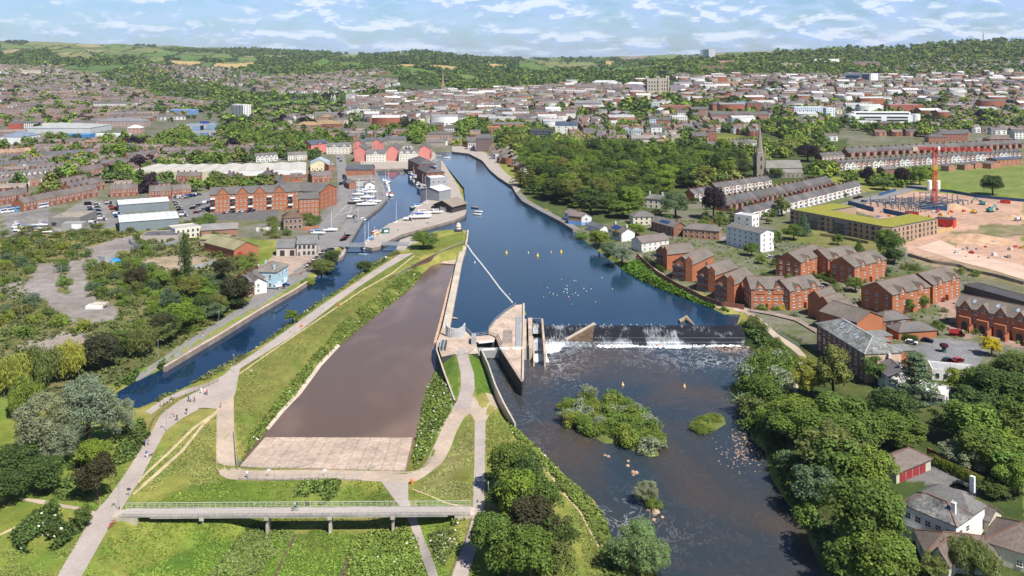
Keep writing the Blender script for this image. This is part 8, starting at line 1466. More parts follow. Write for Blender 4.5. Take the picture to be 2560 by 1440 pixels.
for a in ((737,800,325,22,7,'hip',B_,TANR,2,8,"brown tiled low college building left of the trees"),(785,850,323,24,8,'hip',B_,TANR,2,8,"brown tiled college building nearer the dark conifer"),(802,825,306,14,9,'hip',B_,TANR,2,3,"small brown pyramid roofed college block"),(784,818,300,12,13,'flat',(.32,.30,.27),GRY,4,7,"grey concrete flats with deep balconies"),(820,862,298,12,11,'flat',(.34,.32,.29),GRY,3,8,"right half of the grey concrete flats"),
 (876,893,290,12,13,'gable',Wt,Sl,3,3,"white gabled block left of the pale town houses"),(893,920,294,12,14,'flat',Wt,GRY,4,5,"white flat topped town block"),(921,951,291,12,15,'gable',Wt,Sl,4,6,"tall white town block with slate roof"),(905,919,299,8,12,'flat',(.42,.27,.2),GRY,3,2,"narrow brick block between white town blocks"),(1010,1045,262,16,8,'flat',(.42,.48,.62),(.45,.5,.6),2,6,"pale blue flat roofed store"),(1077,1091,262,12,12,'flat',Wt,GRY,3,3,"white cube behind the white gabled house"),(1092,1120,268,14,13,'flat',(.10,.12,.16),NAV,4,6,"dark glass office left of the red and white block"),(1121,1137,268,10,12,'flat',(.5,.12,.08),GRY,3,2,"red and white striped block"),
 (1085,1108,286,12,13,'gable',Wt,Sl,4,3,"white gabled warehouse flats"),(1003,1024,276,12,10,'gable',D_,Sl,3,4,"dark brick house row below the pale blue store"),(1165,1182,270,12,12,'flat',B_,GRY,3,4,"red brick block, left one of two squares"),(1183,1198,270,12,12,'flat',B_,GRY,3,3,"red brick block, right one of two squares"),(1215,1242,296,14,10,'hip',B_,(.13,.14,.16),3,5,"brick flats with blue grey roofs, left wing"),(1243,1276,293,14,12,'hip',B_,(.13,.14,.16),3,6,"brick flats with blue grey roofs, right wing"),(1016,1034,306,12,13,'gable',(.33,.16,.1),Sl,3,3,"brick gabled tower house in the trees"),(1083,1106,326,12,8,'gable',B_,Sl,2,5,"brick house above the old quay"),(1112,1150,329,12,6,'gable',Wt,Sl,2,7,"white house row above the old quay"),(1065,1130,354,14,9,'hip',(.46,.3,.25),Sl,2,8,"white and brick custom house at the old quay"),(1190,1232,379,16,15,'gable',(.20,.10,.08),Sl,5,8,"tall dark brick warehouse at the river bend"),(1215,1247,340,16,12,'flat',(.42,.2,.1),(.4,.22,.1),4,4,"orange brick flats on the cliff above the bend"),(1170,1188,374,12,8,'gable',Wt,Sl,2,3,"white house beside the tall dark warehouse"),(1278,1306,418,14,8,'hip',(.26,.1,.07),(.2,.17,.15),3,6,"brown brick flats at the foot of the wooded bank"),(1306,1330,425,10,5,'gable',Wt,Sl,1,3,"white cottage beside the brown brick flats"),
 (1437,1502,273,18,11,'gable',(.40,.38,.36),(.215,.21,.22),1,7,"long grey slate church hall"),(1337,1420,284,16,11,'flat',(.30,.24,.2),GRY,3,16,"long concrete office with white bands"),(1296,1312,250,12,12,'flat',(.42,.18,.1),GRY,3,3,"orange brick cube at the town edge"),(1480,1545,216,20,11,'hip',(.55,.53,.5),(.5,.52,.53),3,10,"pale stone hall with grey mansard left of the cathedral"),(1520,1548,217,16,12,'flat',(.55,.55,.54),GRY,3,7,"pale grey office left of the cathedral"),(1562,1600,216,24,7,'hip',Wt,(.72,.72,.72),1,4,"low building with broad white roof behind the nave"),(1527,1552,241,12,13,'gable',(.55,.36,.28),Sl,4,4,"pink gabled hotel in the close"),(1551,1571,241,10,11,'gable',(.66,.6,.42),Sl,3,4,"cream house in the close"),
 (1785,1885,214,20,10,'flat',(.40,.24,.16),(.36,.2,.13),3,14,"long orange brown shopping block"),(1775,1800,242,16,14,'flat',(.20,.13,.11),GRY,4,4,"dark brown tower end of the precinct"),(1796,1812,238,12,11,'flat',(.10,.25,.38),NAV,3,3,"blue glass corner of the precinct"),(1812,1846,238,14,11,'flat',(.45,.28,.2),GRY,3,8,"brick shops beside the blue glass corner"),(1629,1647,283,12,18,'flat',(.66,.70,.75),GRY,5,3,"pale blue stair block of the long red college"),(1648,1728,280,16,11,'flat',(.38,.16,.11),(.35,.27,.22),3,15,"long red college building with flat roof"),(1728,1765,287,14,9,'gable',(.4,.17,.12),Sl,3,7,"brick wing below the long red college"),(1694,1720,300,12,12,'gable',Wt,Sl,3,4,"white gabled house above the pale tall block"),(1718,1752,302,12,9,'gable',(.4,.2,.14),Sl,2,6,"brick house beside the white gabled house"),(1681,1718,316,14,15,'flat',Wt,(.6,.6,.6),4,6,"tall white flat roofed block"),(1624,1640,325,12,17,'gable',(.52,.6,.68),Sl,4,2,"pale blue grey end block of the brick crescent"),(1640,1676,322,12,13,'gable',(.42,.17,.11),Sl,4,6,"brick house row behind the white chapel"),(1628,1655,344,14,14,'gable',Wt,Sl,3,2,"white gabled chapel among town houses"),
 (1777,1846,304,16,11,'gable',(.40,.17,.12),Sl,3,14,"long red hospital range, left half"),(1847,1922,304,16,11,'gable',(.41,.2,.14),Sl,3,15,"long red hospital range, right half"),(1782,1820,277,16,12,'hip',B_,Sl,3,7,"red hospital pavilion behind the range"),(1840,1866,276,14,15,'flat',(.25,.38,.5),NAV,4,5,"blue glazed link between hospital pavilions"),(1868,1905,277,14,13,'hip',B_,Sl,3,7,"red hospital pavilion with turret roof"),(1388,1442,335,16,12,'gable',(.70,.69,.66),NAV,3,3,"white gabled hall with dark solar roof"),(1558,1578,349,12,13,'hip',(.40,.44,.48),(.25,.29,.3),3,3,"half of the square villa with shade painted into its grey walls"),(1578,1607,350,12,12,'hip',(.60,.62,.63),(.25,.29,.3),3,5,"grey square villa with hipped roof"),(1580,1648,366,12,10,'gable',(.70,.66,.55),(.25,.22,.21),3,16,"long cream flats with small windows"),(1732,1770,362,14,11,'gable',(.28,.12,.09),Sl,3,6,"dark red school with steep roofs"),(1770,1792,358,10,15,'hip',(.34,.13,.09),Sl,3,3,"red school tower with pyramid roof"),  # square villa's left half: shade painted in as a darker wall colour
 (1960,1985,296,16,15,'flat',(.38,.13,.08),GRY,5,4,"brick end of the pale framed hotel"),(1986,2066,292,16,16,'flat',(.60,.67,.76),(.55,.58,.62),5,16,"long hotel with pale blue frame and brick panels"),(2066,2088,298,12,18,'flat',(.72,.76,.82),GRY,5,3,"white corner tower of the pale framed hotel"),(2224,2308,280,20,13,'flat',(.36,.11,.08),(.33,.42,.42),3,14,"red offices with glazed top storey"),(2205,2280,276,16,8,'flat',(.50,.52,.55),(.48,.5,.52),2,8,"low grey offices in front of the red offices"),(2097,2136,227,14,14,'flat',Wt,GRY,4,7,"white gridded block below the blue and white tower"),(1920,1993,234,22,11,'flat',(.50,.56,.56),(.55,.57,.57),2,12,"pale glazed shopping block"),(2277,2342,223,16,9,'flat',(.52,.50,.45),(.5,.5,.5),2,18,"long pale office with dark windows"),(2350,2442,228,18,9,'flat',(.34,.24,.2),(.58,.6,.62),2,18,"long brick store with pale roof"),(2440,2500,225,18,11,'flat',(.36,.2,.14),(.52,.54,.56),3,8,"brick store with raised pale roof"),(2502,2570,214,20,12,'flat',(.06,.07,.11),NAV,4,18,"navy clad block at the right edge"),(2460,2486,212,12,15,'flat',(.52,.44,.36),GRY,5,3,"buff tower beside the navy clad block"),
 (2345,2420,352,16,9,'hip',(.37,.14,.09),Sl,3,9,"large brick house with white turrets"),(2322,2366,356,12,7,'hip',(.38,.15,.1),Sl,2,5,"lower wing of the turreted brick house"),(2537,2575,347,12,9,'gable',Wt,Sl,3,4,"white gabled house at the right edge"),(2472,2536,364,14,8,'hip',(.35,.14,.1),(.17,.13,.11),2,8,"brown roofed brick flats at the right edge"),(2132,2192,322,12,11,'flat',Wt,GRY,3,9,"white terrace below the white curved hospital"),(2199,2252,318,10,6,'gable',(.40,.16,.1),Sl,2,8,"brick cottages with four gables"),(1950,2002,168,20,13,'flat',(.36,.30,.25),(.45,.44,.42),4,12,"concrete banded university block"),(2035,2098,155,20,11,'flat',Wt,(.7,.7,.7),2,9,"long white university block in the trees"),(1790,1845,160,24,12,'flat',(.42,.24,.17),(.3,.3,.32),3,12,"terracotta university building on the wooded hill"),(1752,1812,176,20,14,'flat',(.40,.26,.19),GRY,3,10,"brick halls on the wooded slope"),(1630,1672,188,20,13,'flat',(.20,.14,.12),(.16,.13,.12),3,10,"dark brown slab in the trees behind the cathedral"),(2135,2200,166,20,12,'gable',(.42,.2,.15),Sl,4,12,"brick student flats stepping up the hill"),(2270,2305,170,16,9,'flat',Wt,GRY,2,8,"white villa flats in the hillside trees"),
 (425,488,288,18,10,'flat',(.16,.30,.55),(.3,.4,.5),3,12,"blue framed retail building by the river bridges"),(60,225,334,70,8,'hip',(.5,.52,.52),(.36,.38,.37),1,0,"huge low grey roofed shed at the left"),(165,222,357,18,10,'flat',(.06,.22,.48),(.1,.28,.55),1,0,"bright blue clad industrial shed"),(0,58,360,40,9,'hip',(.70,.70,.70),(.18,.22,.3),1,0,"pale shed with dark solar roof at the left edge"),(230,312,348,20,6,'flat',(.6,.62,.6),(.60,.64,.62),1,8,"pale green flat roofed pavilion"),(318,350,334,14,8,'hip',(.5,.3,.25),(.6,.66,.66),2,3,"pavilion with pale pyramid roof"),(245,360,318,26,9,'hip',(.4,.3,.26),(.20,.20,.215),2,12,"wide grey roofed retail shed left of the road bridges"),(25,108,320,10,8,'gable',Wt,Sl,3,16,"long white terrace behind the grey shed"),(107,152,324,14,9,'flat',(.68,.64,.54),GRY,2,6,"cream flat roofed block behind the grey shed"),(20,48,330,12,11,'flat',(.42,.10,.07),GRY,2,0,"plain red block near the far left edge"),(235,335,268,12,8,'gable',Wt,Sl,2,18,"long white terrace on the far left hillside"),(55,103,186,20,12,'gable',(.62,.55,.42),(.3,.26,.2),3,10,"buff school block on the left hill")):
 city(*a[:10],a[10])
def hospital():
 t = city(2122,2298,306,24,12,'flat',(.76,.76,.77),(.62,.63,.65),3,0,"long white hospital with curved ends and recessed balconies","hospital","hospital",2); L,D,h = t["dims"]
 for x in (4,L-4): MB().lathe([(7,0),(7,14),(0,14)],18,(x,4,0)).obj("curved_end",m_white,t)
 for k in range(2):
  for s in (.16,.54): MB().box(L*s,L*(s+.3),-.15,0,3+4.4*k,5.6+4.4*k).obj("window_band",m_glass,t)
 MB().box(L*.1,L*.9,6,D-3,h,h+5).obj("upper_storey",m_white,t); MB().box(L*.12,L*.88,5.8,6,h+1,h+3.5).obj("window_band",m_glass,t)
 t = city(2111,2178,209,30,30,'flat',(.72,.75,.80),(.6,.62,.65),6,0,"blue glazed tower in a thick white frame","office","framed_tower",3); L,D,h = t["dims"]; MB().box(L*.06,L*.58,-.3,0,2,h*.80).box(L*.66,L*.94,-.3,0,2,h*.92).obj("glass_front",m_blueglass,t); MB().box(L*.58,L*.66,-1.2,0,-1,h+.3).box(L*.94,L,-1.2,0,-1,h+.3).box(L*.58,L,-1.2,0,h*.92,h+.3).obj("white_frame",m_white,t)
 t = city(1751,1772,150,24,42,'flat',(.62,.64,.66),GRY,9,0,"pale tower block on the wooded university hill","tower block","tower_block"); L = t["dims"][0]; MB().box(0,L*.3,-.2,0,0,41).obj("dark_end",m_glass,t)
 for i in range(7):
  a = 2.2-.16*i; city(1327+8*i,1336+8*i,349+i*.4,10,13,'flat',(.075,.085,.11),Sl,4,3,f"dark grey house of the curved terrace, number {i+1} from left","house","curved_terrace_house")["group"] = "curved terrace"
m_blueglass = pmat("blue_glazing",(.04,.10,.22),.12,((.3,.3),),spec=.6)
hospital()
row('plain',(1773,360),(1893,354),13,"pastel painted house of the tall white terrace","pastel terrace",[WHITE,(.7,.68,.74),(.7,.5,.52),(.74,.7,.58),WHITE,(.55,.66,.74)],h=7,hs=1.3)
church("town_church","brown stone church with slender spire in the old town",1107,233,22,62,8,26,.2,(.34,.25,.18),(.2,.19,.18)); church("town_church","pale church with tall thin spire and green roof beside the blue glazed tower",2174,224,16,52,6.5,24,-.2,(.36,.32,.25),COP)
def cathedral():
 x,y,z = G(1655,240); k = y/F; t = thing("cathedral","great stone cathedral with twin square towers and purple grey nave roof","cathedral",(x,y,z)); X = lambda u: (u-1655)*k; c = (.46,.41,.33); H_ = lambda v: (240-v)*k
 for u0,u1,y0 in ((1618,1646,-8),(1649,1674,14)):
  mb = MB().box(X(u0),X(u1),y0,y0+(X(u1)-X(u0)),-3,H_(197))
  for a in (u0,u1):
   for b in (0,1): mb.box(X(a)-1.6,X(a)+1.6,y0+b*(X(u1)-X(u0))-1.6,y0+b*(X(u1)-X(u0))+1.6,0,H_(190))
  for i in range(5): mb.box(X(u0)+(X(u1)-X(u0))*(i+.25)/5,X(u0)+(X(u1)-X(u0))*(i+.75)/5,y0-.3,y0+1,H_(197),H_(195))
  mb.obj("tower",m_wall,t,color=c)
  for r_ in range(3): mb = MB(); [mb.box(X(u0)+(X(u1)-X(u0))*(i+.3)/4,X(u0)+(X(u1)-X(u0))*(i+.7)/4,y0-.25,y0,H_(226-r_*9),H_(221-r_*9)) for i in range(4)]; mb.obj("belfry_openings",m_dark,t)
 for u0,u1 in ((1578,1618),(1674,1712)):
  wb,rb = MB(),MB(); Ln = X(u1)-X(u0); wb.box(X(u0),X(u1),-7,7,-3,H_(226)); roof_gable(rb,Ln,14,H_(226),H_(213)-H_(226),'x',.3,.3,X(u0),-7)
  for i in range(6): q = X(u0)+Ln*(i+.5)/6; wb.box(q-.8,q+.8,-14,-12.4,-3,H_(230)); wb.add([(q-.5,-13,H_(231)),(q+.5,-13,H_(231)),(q+.5,-7,H_(226)),(q-.5,-7,H_(226)),(q-.5,-13,H_(234)),(q+.5,-13,H_(234)),(q+.5,-7,H_(229)),(q-.5,-7,H_(229))],[(0,1,2,3),(7,6,5,4),(0,4,5,1),(1,5,6,2),(3,7,4,0)])
  wb.box(X(u0),X(u1),-12.4,-7,-3,H_(236)); wb.obj("nave_wall",m_wall,t,color=c); rb.obj("roof",m_roof,t,color=(.17,.15,.17))
cathedral()
def pylon(nm,u,v,h,lab,w):
 t = thing(nm,lab,"mast",G(u,v)); mb = MB()
 for a,b in ((-1,-1),(1,-1),(1,1),(-1,1)): mb.beam((a*w,b*w,0),(a*w*.2,b*w*.2,h*.8),w*.3)
 for i in range(6): s = w*(1-.8*i/7); mb.beam((-s,-s,h*.8*i/6),(s,-s,h*.8*(i+1)/6*.95),w*.2)
 mb.obj("lattice",m_metal,t); MB().beam((0,0,h*.8),(0,0,h),w*.5).obj("aerial",m_metal,t)
pylon("radio_mast",2458,105,62,"lattice radio mast on the wooded right skyline",4); pylon("radio_mast",82,103,60,"faint radio mast on the bare left hilltop",4)
t = thing("mast_sculpture","white leaning poles of a bridge mast among the trees","mast",G(835,262)); [MB().beam((a,0,0),(b,0,22),.9).obj("pole",m_white,t) for a,b in ((-9,-5),(-5,1),(2,1),(6,2))]
span("road_bridge","grey concrete road bridge, nearer of the two over the river reach",(420,331),(548,327),12,4,1.6,(.35,.8)); span("road_bridge","grey concrete road bridge, farther of the two with a lorry",(445,314),(533,309),12,5,1.6,(.3,.7))
tag(MB().box(-6,6,-1.3,1.3,.5,4).box(6.2,8.2,-1.3,1.3,.5,3).obj("lorry",m_trim,None,(*W(510,308,6),5.2),.1,(.02,.06,.25)),"blue lorry crossing the farther road bridge","lorry")
# ---------------- distant houses and woods,beyond counting ----------------
class Heap:
 def __init__(s): s.V,s.Fq,s.C,s.n = [],[],[],0
 def add(s,V,Fq,C): s.V.append(V); s.Fq.append(Fq+s.n); s.C.append(C); s.n += len(V)
 def obj(s,nm,mat,lab,cat): V = np.concatenate(s.V); return tag(put(nm,fastmesh(nm,V,np.concatenate(s.Fq),[mat],np.concatenate(s.C))),lab,cat,kind="stuff")
def house_np(x,y,z,ang,L,D,h,rise,wall,roof):
 c,s = math.cos(ang),math.sin(ang); o = .3
 P = [(-L/2,-D/2,-3),(L/2,-D/2,-3),(L/2,D/2,-3),(-L/2,D/2,-3),(-L/2,-D/2,h),(L/2,-D/2,h),(L/2,D/2,h),(-L/2,D/2,h),(-L/2,0,h+rise-.1),(L/2,0,h+rise-.1)]
 Q = [(-L/2-o,-D/2-o,h-.1),(L/2+o,-D/2-o,h-.1),(L/2+o,0,h+rise),(-L/2-o,0,h+rise),(L/2+o,D/2+o,h-.1),(-L/2-o,D/2+o,h-.1)]
 P += Q; Fq = [(0,1,5,4),(1,2,6,5),(2,3,7,6),(3,0,4,7),(5,6,9,5),(7,4,8,7),(10,11,12,13),(14,15,13,12)]; C = [wall]*10+[roof]*6
 n = max(1,int(L/6))
 for i in range(n):
  q = -L/2+L*(i+.5)/n; k = len(P)
  for zz in ((1.0,2.3),(3.4,4.7)):
   if zz[1] > h: break
   k = len(P); w = min(L/n*.28,1.6); P += [(q-w,-D/2-.12,zz[0]),(q+w,-D/2-.12,zz[0]),(q+w,-D/2-.12,zz[1]),(q-w,-D/2-.12,zz[1])]; Fq.append((k,k+1,k+2,k+3)); C += [(.05,.055,.065)]*4
  k = len(P); e = -L/2+L*i/n; P += [(e-.5,-.6,h+rise*.6),(e+.5,-.6,h+rise*.6),(e+.5,.6,h+rise*.6),(e-.5,.6,h+rise*.6)]+[(e-.5,-.6,h+rise+1.3),(e+.5,-.6,h+rise+1.3),(e+.5,.6,h+rise+1.3),(e-.5,.6,h+rise+1.3)]; Fq += [(k,k+1,k+5,k+4),(k+1,k+2,k+6,k+5),(k+2,k+3,k+7,k+6),(k+3,k,k+4,k+7),(k+4,k+5,k+6,k+7)]; C += [(.2,.09,.06)]*8
 P = np.array(P); V = np.stack([x+P[:,0]*c-P[:,1]*s,y+P[:,0]*s+P[:,1]*c,z+P[:,2]],1); return V,np.array(Fq),np.array(C)
_crown = []; DENS,LS = 1,1
for s in range(4): V,Fq = leafcloud(clumps_round(1,.85,.95,9,s+200,(.38,.55)),30,.62,s+210,up=.5); V = V; _crown.append((V,Fq))
for s in range(4): _crown.append(leafcloud(clumps_round(1,.85,.95,16,s+220,(.30,.46)),330,.30,s+230,up=.45))
def tree_np(hp,x,y,z,r,h,col):
 V,Fq = _crown[rng.randrange(4)+(4 if y < 1350 else 0)]; a = rng.uniform(0,6.28); c,s = math.cos(a),math.sin(a); k = h/1.8
 hp.add(np.stack([x+(V[:,0]*c-V[:,1]*s)*r,y+(V[:,0]*s+V[:,1]*c)*r,z+V[:,2]*k-.1*h],1),Fq,np.tile(np.array(col)*rng.uniform(.75,1.25),(len(V),1)))
fw = np.array(GR["dark"]),np.array(GR["mid"]),np.array(GR["olive"]),np.array(GR["fresh"]),np.array(GR["lime"]),np.array(GR["copper"])
TAKEN = []
for o in list(COL.objects):
 if o.parent is None and "dims" in o.keys():
  L,D,h = o["dims"]; a = o.rotation_euler.z; c,s = math.cos(a),math.sin(a); TAKEN.append((o.location.x+c*L/2-s*D/2,o.location.y+s*L/2+c*D/2,max(L,D)*.62+7))
 elif o.parent is None and o.get("category") in ("house","church","cathedral"): TAKEN.append((o.location.x,o.location.y,8 if o["category"] == "house" else 45))
TK = np.array(TAKEN)
def free(x,y,m=0): return not np.any(np.hypot(TK[:,0]-x,TK[:,1]-y) < TK[:,2]+m)
RF = [(.17,.155,.15),(.15,.14,.14),(.20,.165,.15),(.22,.14,.11),(.13,.125,.13),(.24,.20,.175)]; WL = dict(blk=[WHITE,WHITE,BRICK,(.42,.18,.12),CREAM,(.55,.53,.5),(.36,.14,.09)],white=[WHITE,(.72,.68,.6),CREAM,(.45,.25,.19),WHITE],brick=[BRICK,(.42,.22,.16),(.5,.32,.26),WHITE,(.36,.16,.11)],mix=[WHITE,WHITE,(.5,.36,.3),BRICK,CREAM,(.62,.6,.58),(.38,.22,.17)],tan=[(.55,.45,.36),WHITE,(.5,.3,.24),CREAM,WHITE])
def suburb(hp,th,poly,ang,rowgap,lens,gap,pal,hh=(4.8,6.2),trees=.3,D=(7.5,9.5),seed=1,roofs=RF,tr=(3,5.5),jit=.06):
 r = random.Random(seed); P = GP(poly); c,s = math.cos(ang),math.sin(ang); Q = [(x*c+y*s,-x*s+y*c) for x,y in P]; v = min(q[1] for q in Q)
 while v < max(q[1] for q in Q):
  u = min(q[0] for q in Q)+r.uniform(0,10)
  while u < max(q[0] for q in Q):
   L = r.uniform(*lens); x,y = (u+L/2)*c-v*s+r.uniform(-1,1),(u+L/2)*s+v*c+r.uniform(-1,1)
   if inside(np.array([x]),np.array([y]),P)[0]:
    if r.random() < .90 and free(x,y,L*.4): hp.add(*house_np(x,y,T(x,y),ang+r.uniform(-jit,jit)+(math.pi/2 if r.random() < .08 else 0),L,r.uniform(*D),r.uniform(*hh),r.uniform(2.4,3.6),np.array(r.choice(WL[pal]))*r.uniform(.85,1.1),np.array(r.choice(roofs))*r.uniform(.8,1.2)))
    for k in range(3):
     if r.random() < trees*.9:
      q,w = r.uniform(0,L),rowgap*.5*r.uniform(.8,1.2); a,b = (u+q)*c-(v+w)*s,(u+q)*s+(v+w)*c
      if free(a,b,-4): rr = r.uniform(*tr)*(1.6 if r.random() < .35 else 1); tree_np(th,a,b,T(a,b),rr,rr*r.uniform(1.5,2.1),fw[r.choice((0,1,1,2,3,3,4,5) if r.random() < .5 else (0,1,3))])
   u += L+r.uniform(*gap)
  v += rowgap*r.uniform(.9,1.1)
hh,ht = Heap(),Heap()
for a in (([(0,345),(0,282),(240,276),(470,288),(440,300),(245,312),(60,335)],.35,22,(22,60),(2,7),"brick",(5,6),.10,(8,10),1),([(0,284),(0,215),(330,225),(480,255),(560,262),(480,288),(240,276)],.28,27,(14,40),(4,10),"mix",(5,6),.25,(8,10),2),([(0,222),(0,163),(100,165),(265,187),(270,215),(200,225)],.2,34,(9,24),(6,14),"tan",(5,7),.38,(8,10),3),([(335,162),(470,166),(640,182),(660,215),(520,215),(380,185)],-.15,40,(9,20),(7,14),"tan",(5,7),.4,(8,11),4),([(640,235),(640,195),(820,185),(1010,205),(960,222),(830,235)],.08,32,(10,26),(5,12),"white",(5,7),.35,(8,10),5),([(800,187),(850,170),(960,176),(980,186),(880,192)],.1,40,(9,18),(6,12),"brick",(6,7),.3,(8,11),6),
 ([(870,310),(870,250),(1060,236),(1300,226),(1580,206),(1960,192),(2560,186),(2560,300),(1900,330),(1500,330),(1110,340)],.1,62,(18,46),(24,90),"blk",(9,17),.2,(13,20),22,[(.42,.42,.42),(.3,.3,.31),(.5,.5,.5),(.17,.16,.16),(.62,.62,.6)]),([(870,300),(870,255),(1060,238),(1290,238),(1290,300),(1110,318),(1010,310)],.15,24,(9,26),(2,8),"mix",(8,14),.2,(10,16),7),([(1290,320),(1290,225),(1580,212),(1600,245),(1440,300),(1380,330)],-.1,25,(10,28),(3,9),"mix",(8,14),.3,(10,16),8),([(1400,360),(1440,300),(1640,290),(1760,305),(1760,335),(1640,362),(1480,372)],.2,22,(8,18),(3,8),"white",(6,9),.26,(9,11),9),([(1700,255),(1700,196),(1960,190),(2560,186),(2560,240),(2310,240),(2100,260),(1920,262)],.05,30,(10,34),(4,12),"mix",(7,13),.45,(10,17),10),([(1900,262),(2110,250),(2560,236),(2560,345),(2420,330),(2300,325),(2310,280),(2120,268),(2090,300),(2040,330),(1920,300)],.12,25,(9,26),(3,9),"mix",(5.5,8),.38,(9,12),11),([(1740,335),(1760,300),(1900,306),(1890,345),(1800,330)],.3,20,(8,16),(2,5),"brick",(6,8),.2,(9,11),12),
 ([(2190,196),(2190,165),(2330,150),(2560,150),(2560,196)],-.1,50,(9,20),(10,26),"tan",(5,8),.8,(8,11),13),([(650,350),(640,318),(780,330),(1010,335),(1000,352),(800,356)],.2,26,(10,26),(5,12),"brick",(5,6.5),.5,(8,10),14),([(600,298),(640,282),(780,270),(870,280),(870,318),(760,318)],.1,30,(10,24),(6,14),"mix",(5,8),.5,(8,11),15),([(1900,370),(2060,352),(2460,345),(2300,330),(2080,348)],.05,30,(10,24),(6,12),"brick",(5.5,7),.4,(9,11),16),([(0,365),(0,345),(230,352),(330,365),(300,380),(120,372)],.3,22,(16,40),(3,8),"brick",(5,6),.15,(8,10),17),([(1060,372),(1140,340),(1220,345),(1190,372)],.1,24,(8,16),(4,8),"mix",(6,9),.3,(8,10),18),([(0,520),(0,372),(330,376),(480,430),(480,470),(260,488),(60,512)],.33,19,(12,34),(2,7),"brick",(4.8,6),.3,(8,10),20),([(330,378),(640,374),(760,392),(640,400),(330,404)],.1,17,(10,26),(3,9),"brick",(5,6),.5,(8,10),21),([(1230,390),(1240,370),(1290,400),(1330,430),(1300,440)],-.9,16,(7,12),(2,5),"mix",(5,7),.2,(7,9),19)):
 suburb(hh,ht,a[0],a[1],a[2],a[3],a[4],a[5],a[6],a[7],a[8],a[9],*a[10:])
def clumps(hp,poly,n,k,seed):
 r = random.Random(seed); us = [p[0] for p in poly]; vs = [p[1] for p in poly]
 for i in range(n):
  u,v = r.uniform(min(us),max(us)),r.uniform(min(vs),max(vs))
  if not inside(np.array([u]),np.array([v]),poly)[0]: continue
  x,y,z = G(u,v); c = r.choice((0,0,0,1,1,3,5))
  for j in range(r.randint(3,k)):
   a,b = x+r.gauss(0,18),y+r.gauss(0,10)
   if free(a,b,-1): rr = r.uniform(5,9); tree_np(hp,a,b,T(a,b),rr,rr*r.uniform(1.5,2),fw[c if r.random() < .7 else r.choice((0,1,3))])
clumps(ht,[(860,300),(880,240),(1300,215),(1900,186),(2560,175),(2560,330),(1900,330),(1400,340),(1100,330)],330,10,71); clumps(ht,[(0,330),(0,165),(330,165),(640,185),(1010,190),(960,235),(620,260),(480,300),(240,320)],150,8,72); clumps(ht,[(0,500),(0,350),(500,360),(760,390),(500,470)],60,4,74); clumps(ht,[(560,380),(560,300),(880,290),(1050,330),(760,360)],40,8,73)
hh.obj("distant_houses",m_farb,"mass of small houses filling the town and the hillsides behind the river","houses")
def wood(hp,poly,n,rad,cols,seed,hk=(1.3,1.9),avoidf=True):
 r = random.Random(seed); us = [p[0] for p in poly]; vs = [p[1] for p in poly]; c = t = 0
 FP = [p for p in FIELDS] if avoidf else []
 while c < n and t < n*12:
  t += 1; u,v = r.uniform(min(us),max(us)),r.uniform(min(vs),max(vs)); q = np.array([u]),np.array([v])
  if not inside(*q,poly)[0] or any(min(a[0] for a in p) < u < max(a[0] for a in p) and (inside(*q,p)[0] or inside(q[0],q[1]-5,p)[0] or inside(q[0],q[1]-2.5,p)[0]) for p in FP): continue
  x,y,z = G(u,v)
  if y < 2600 and not free(x,y,-2): continue
  rr = r.uniform(*rad)*max(1,min(2.1,y/2500)); tree_np(hp,x,y,z,rr,rr*r.uniform(*hk),fw[r.choice(cols)]); c += 1
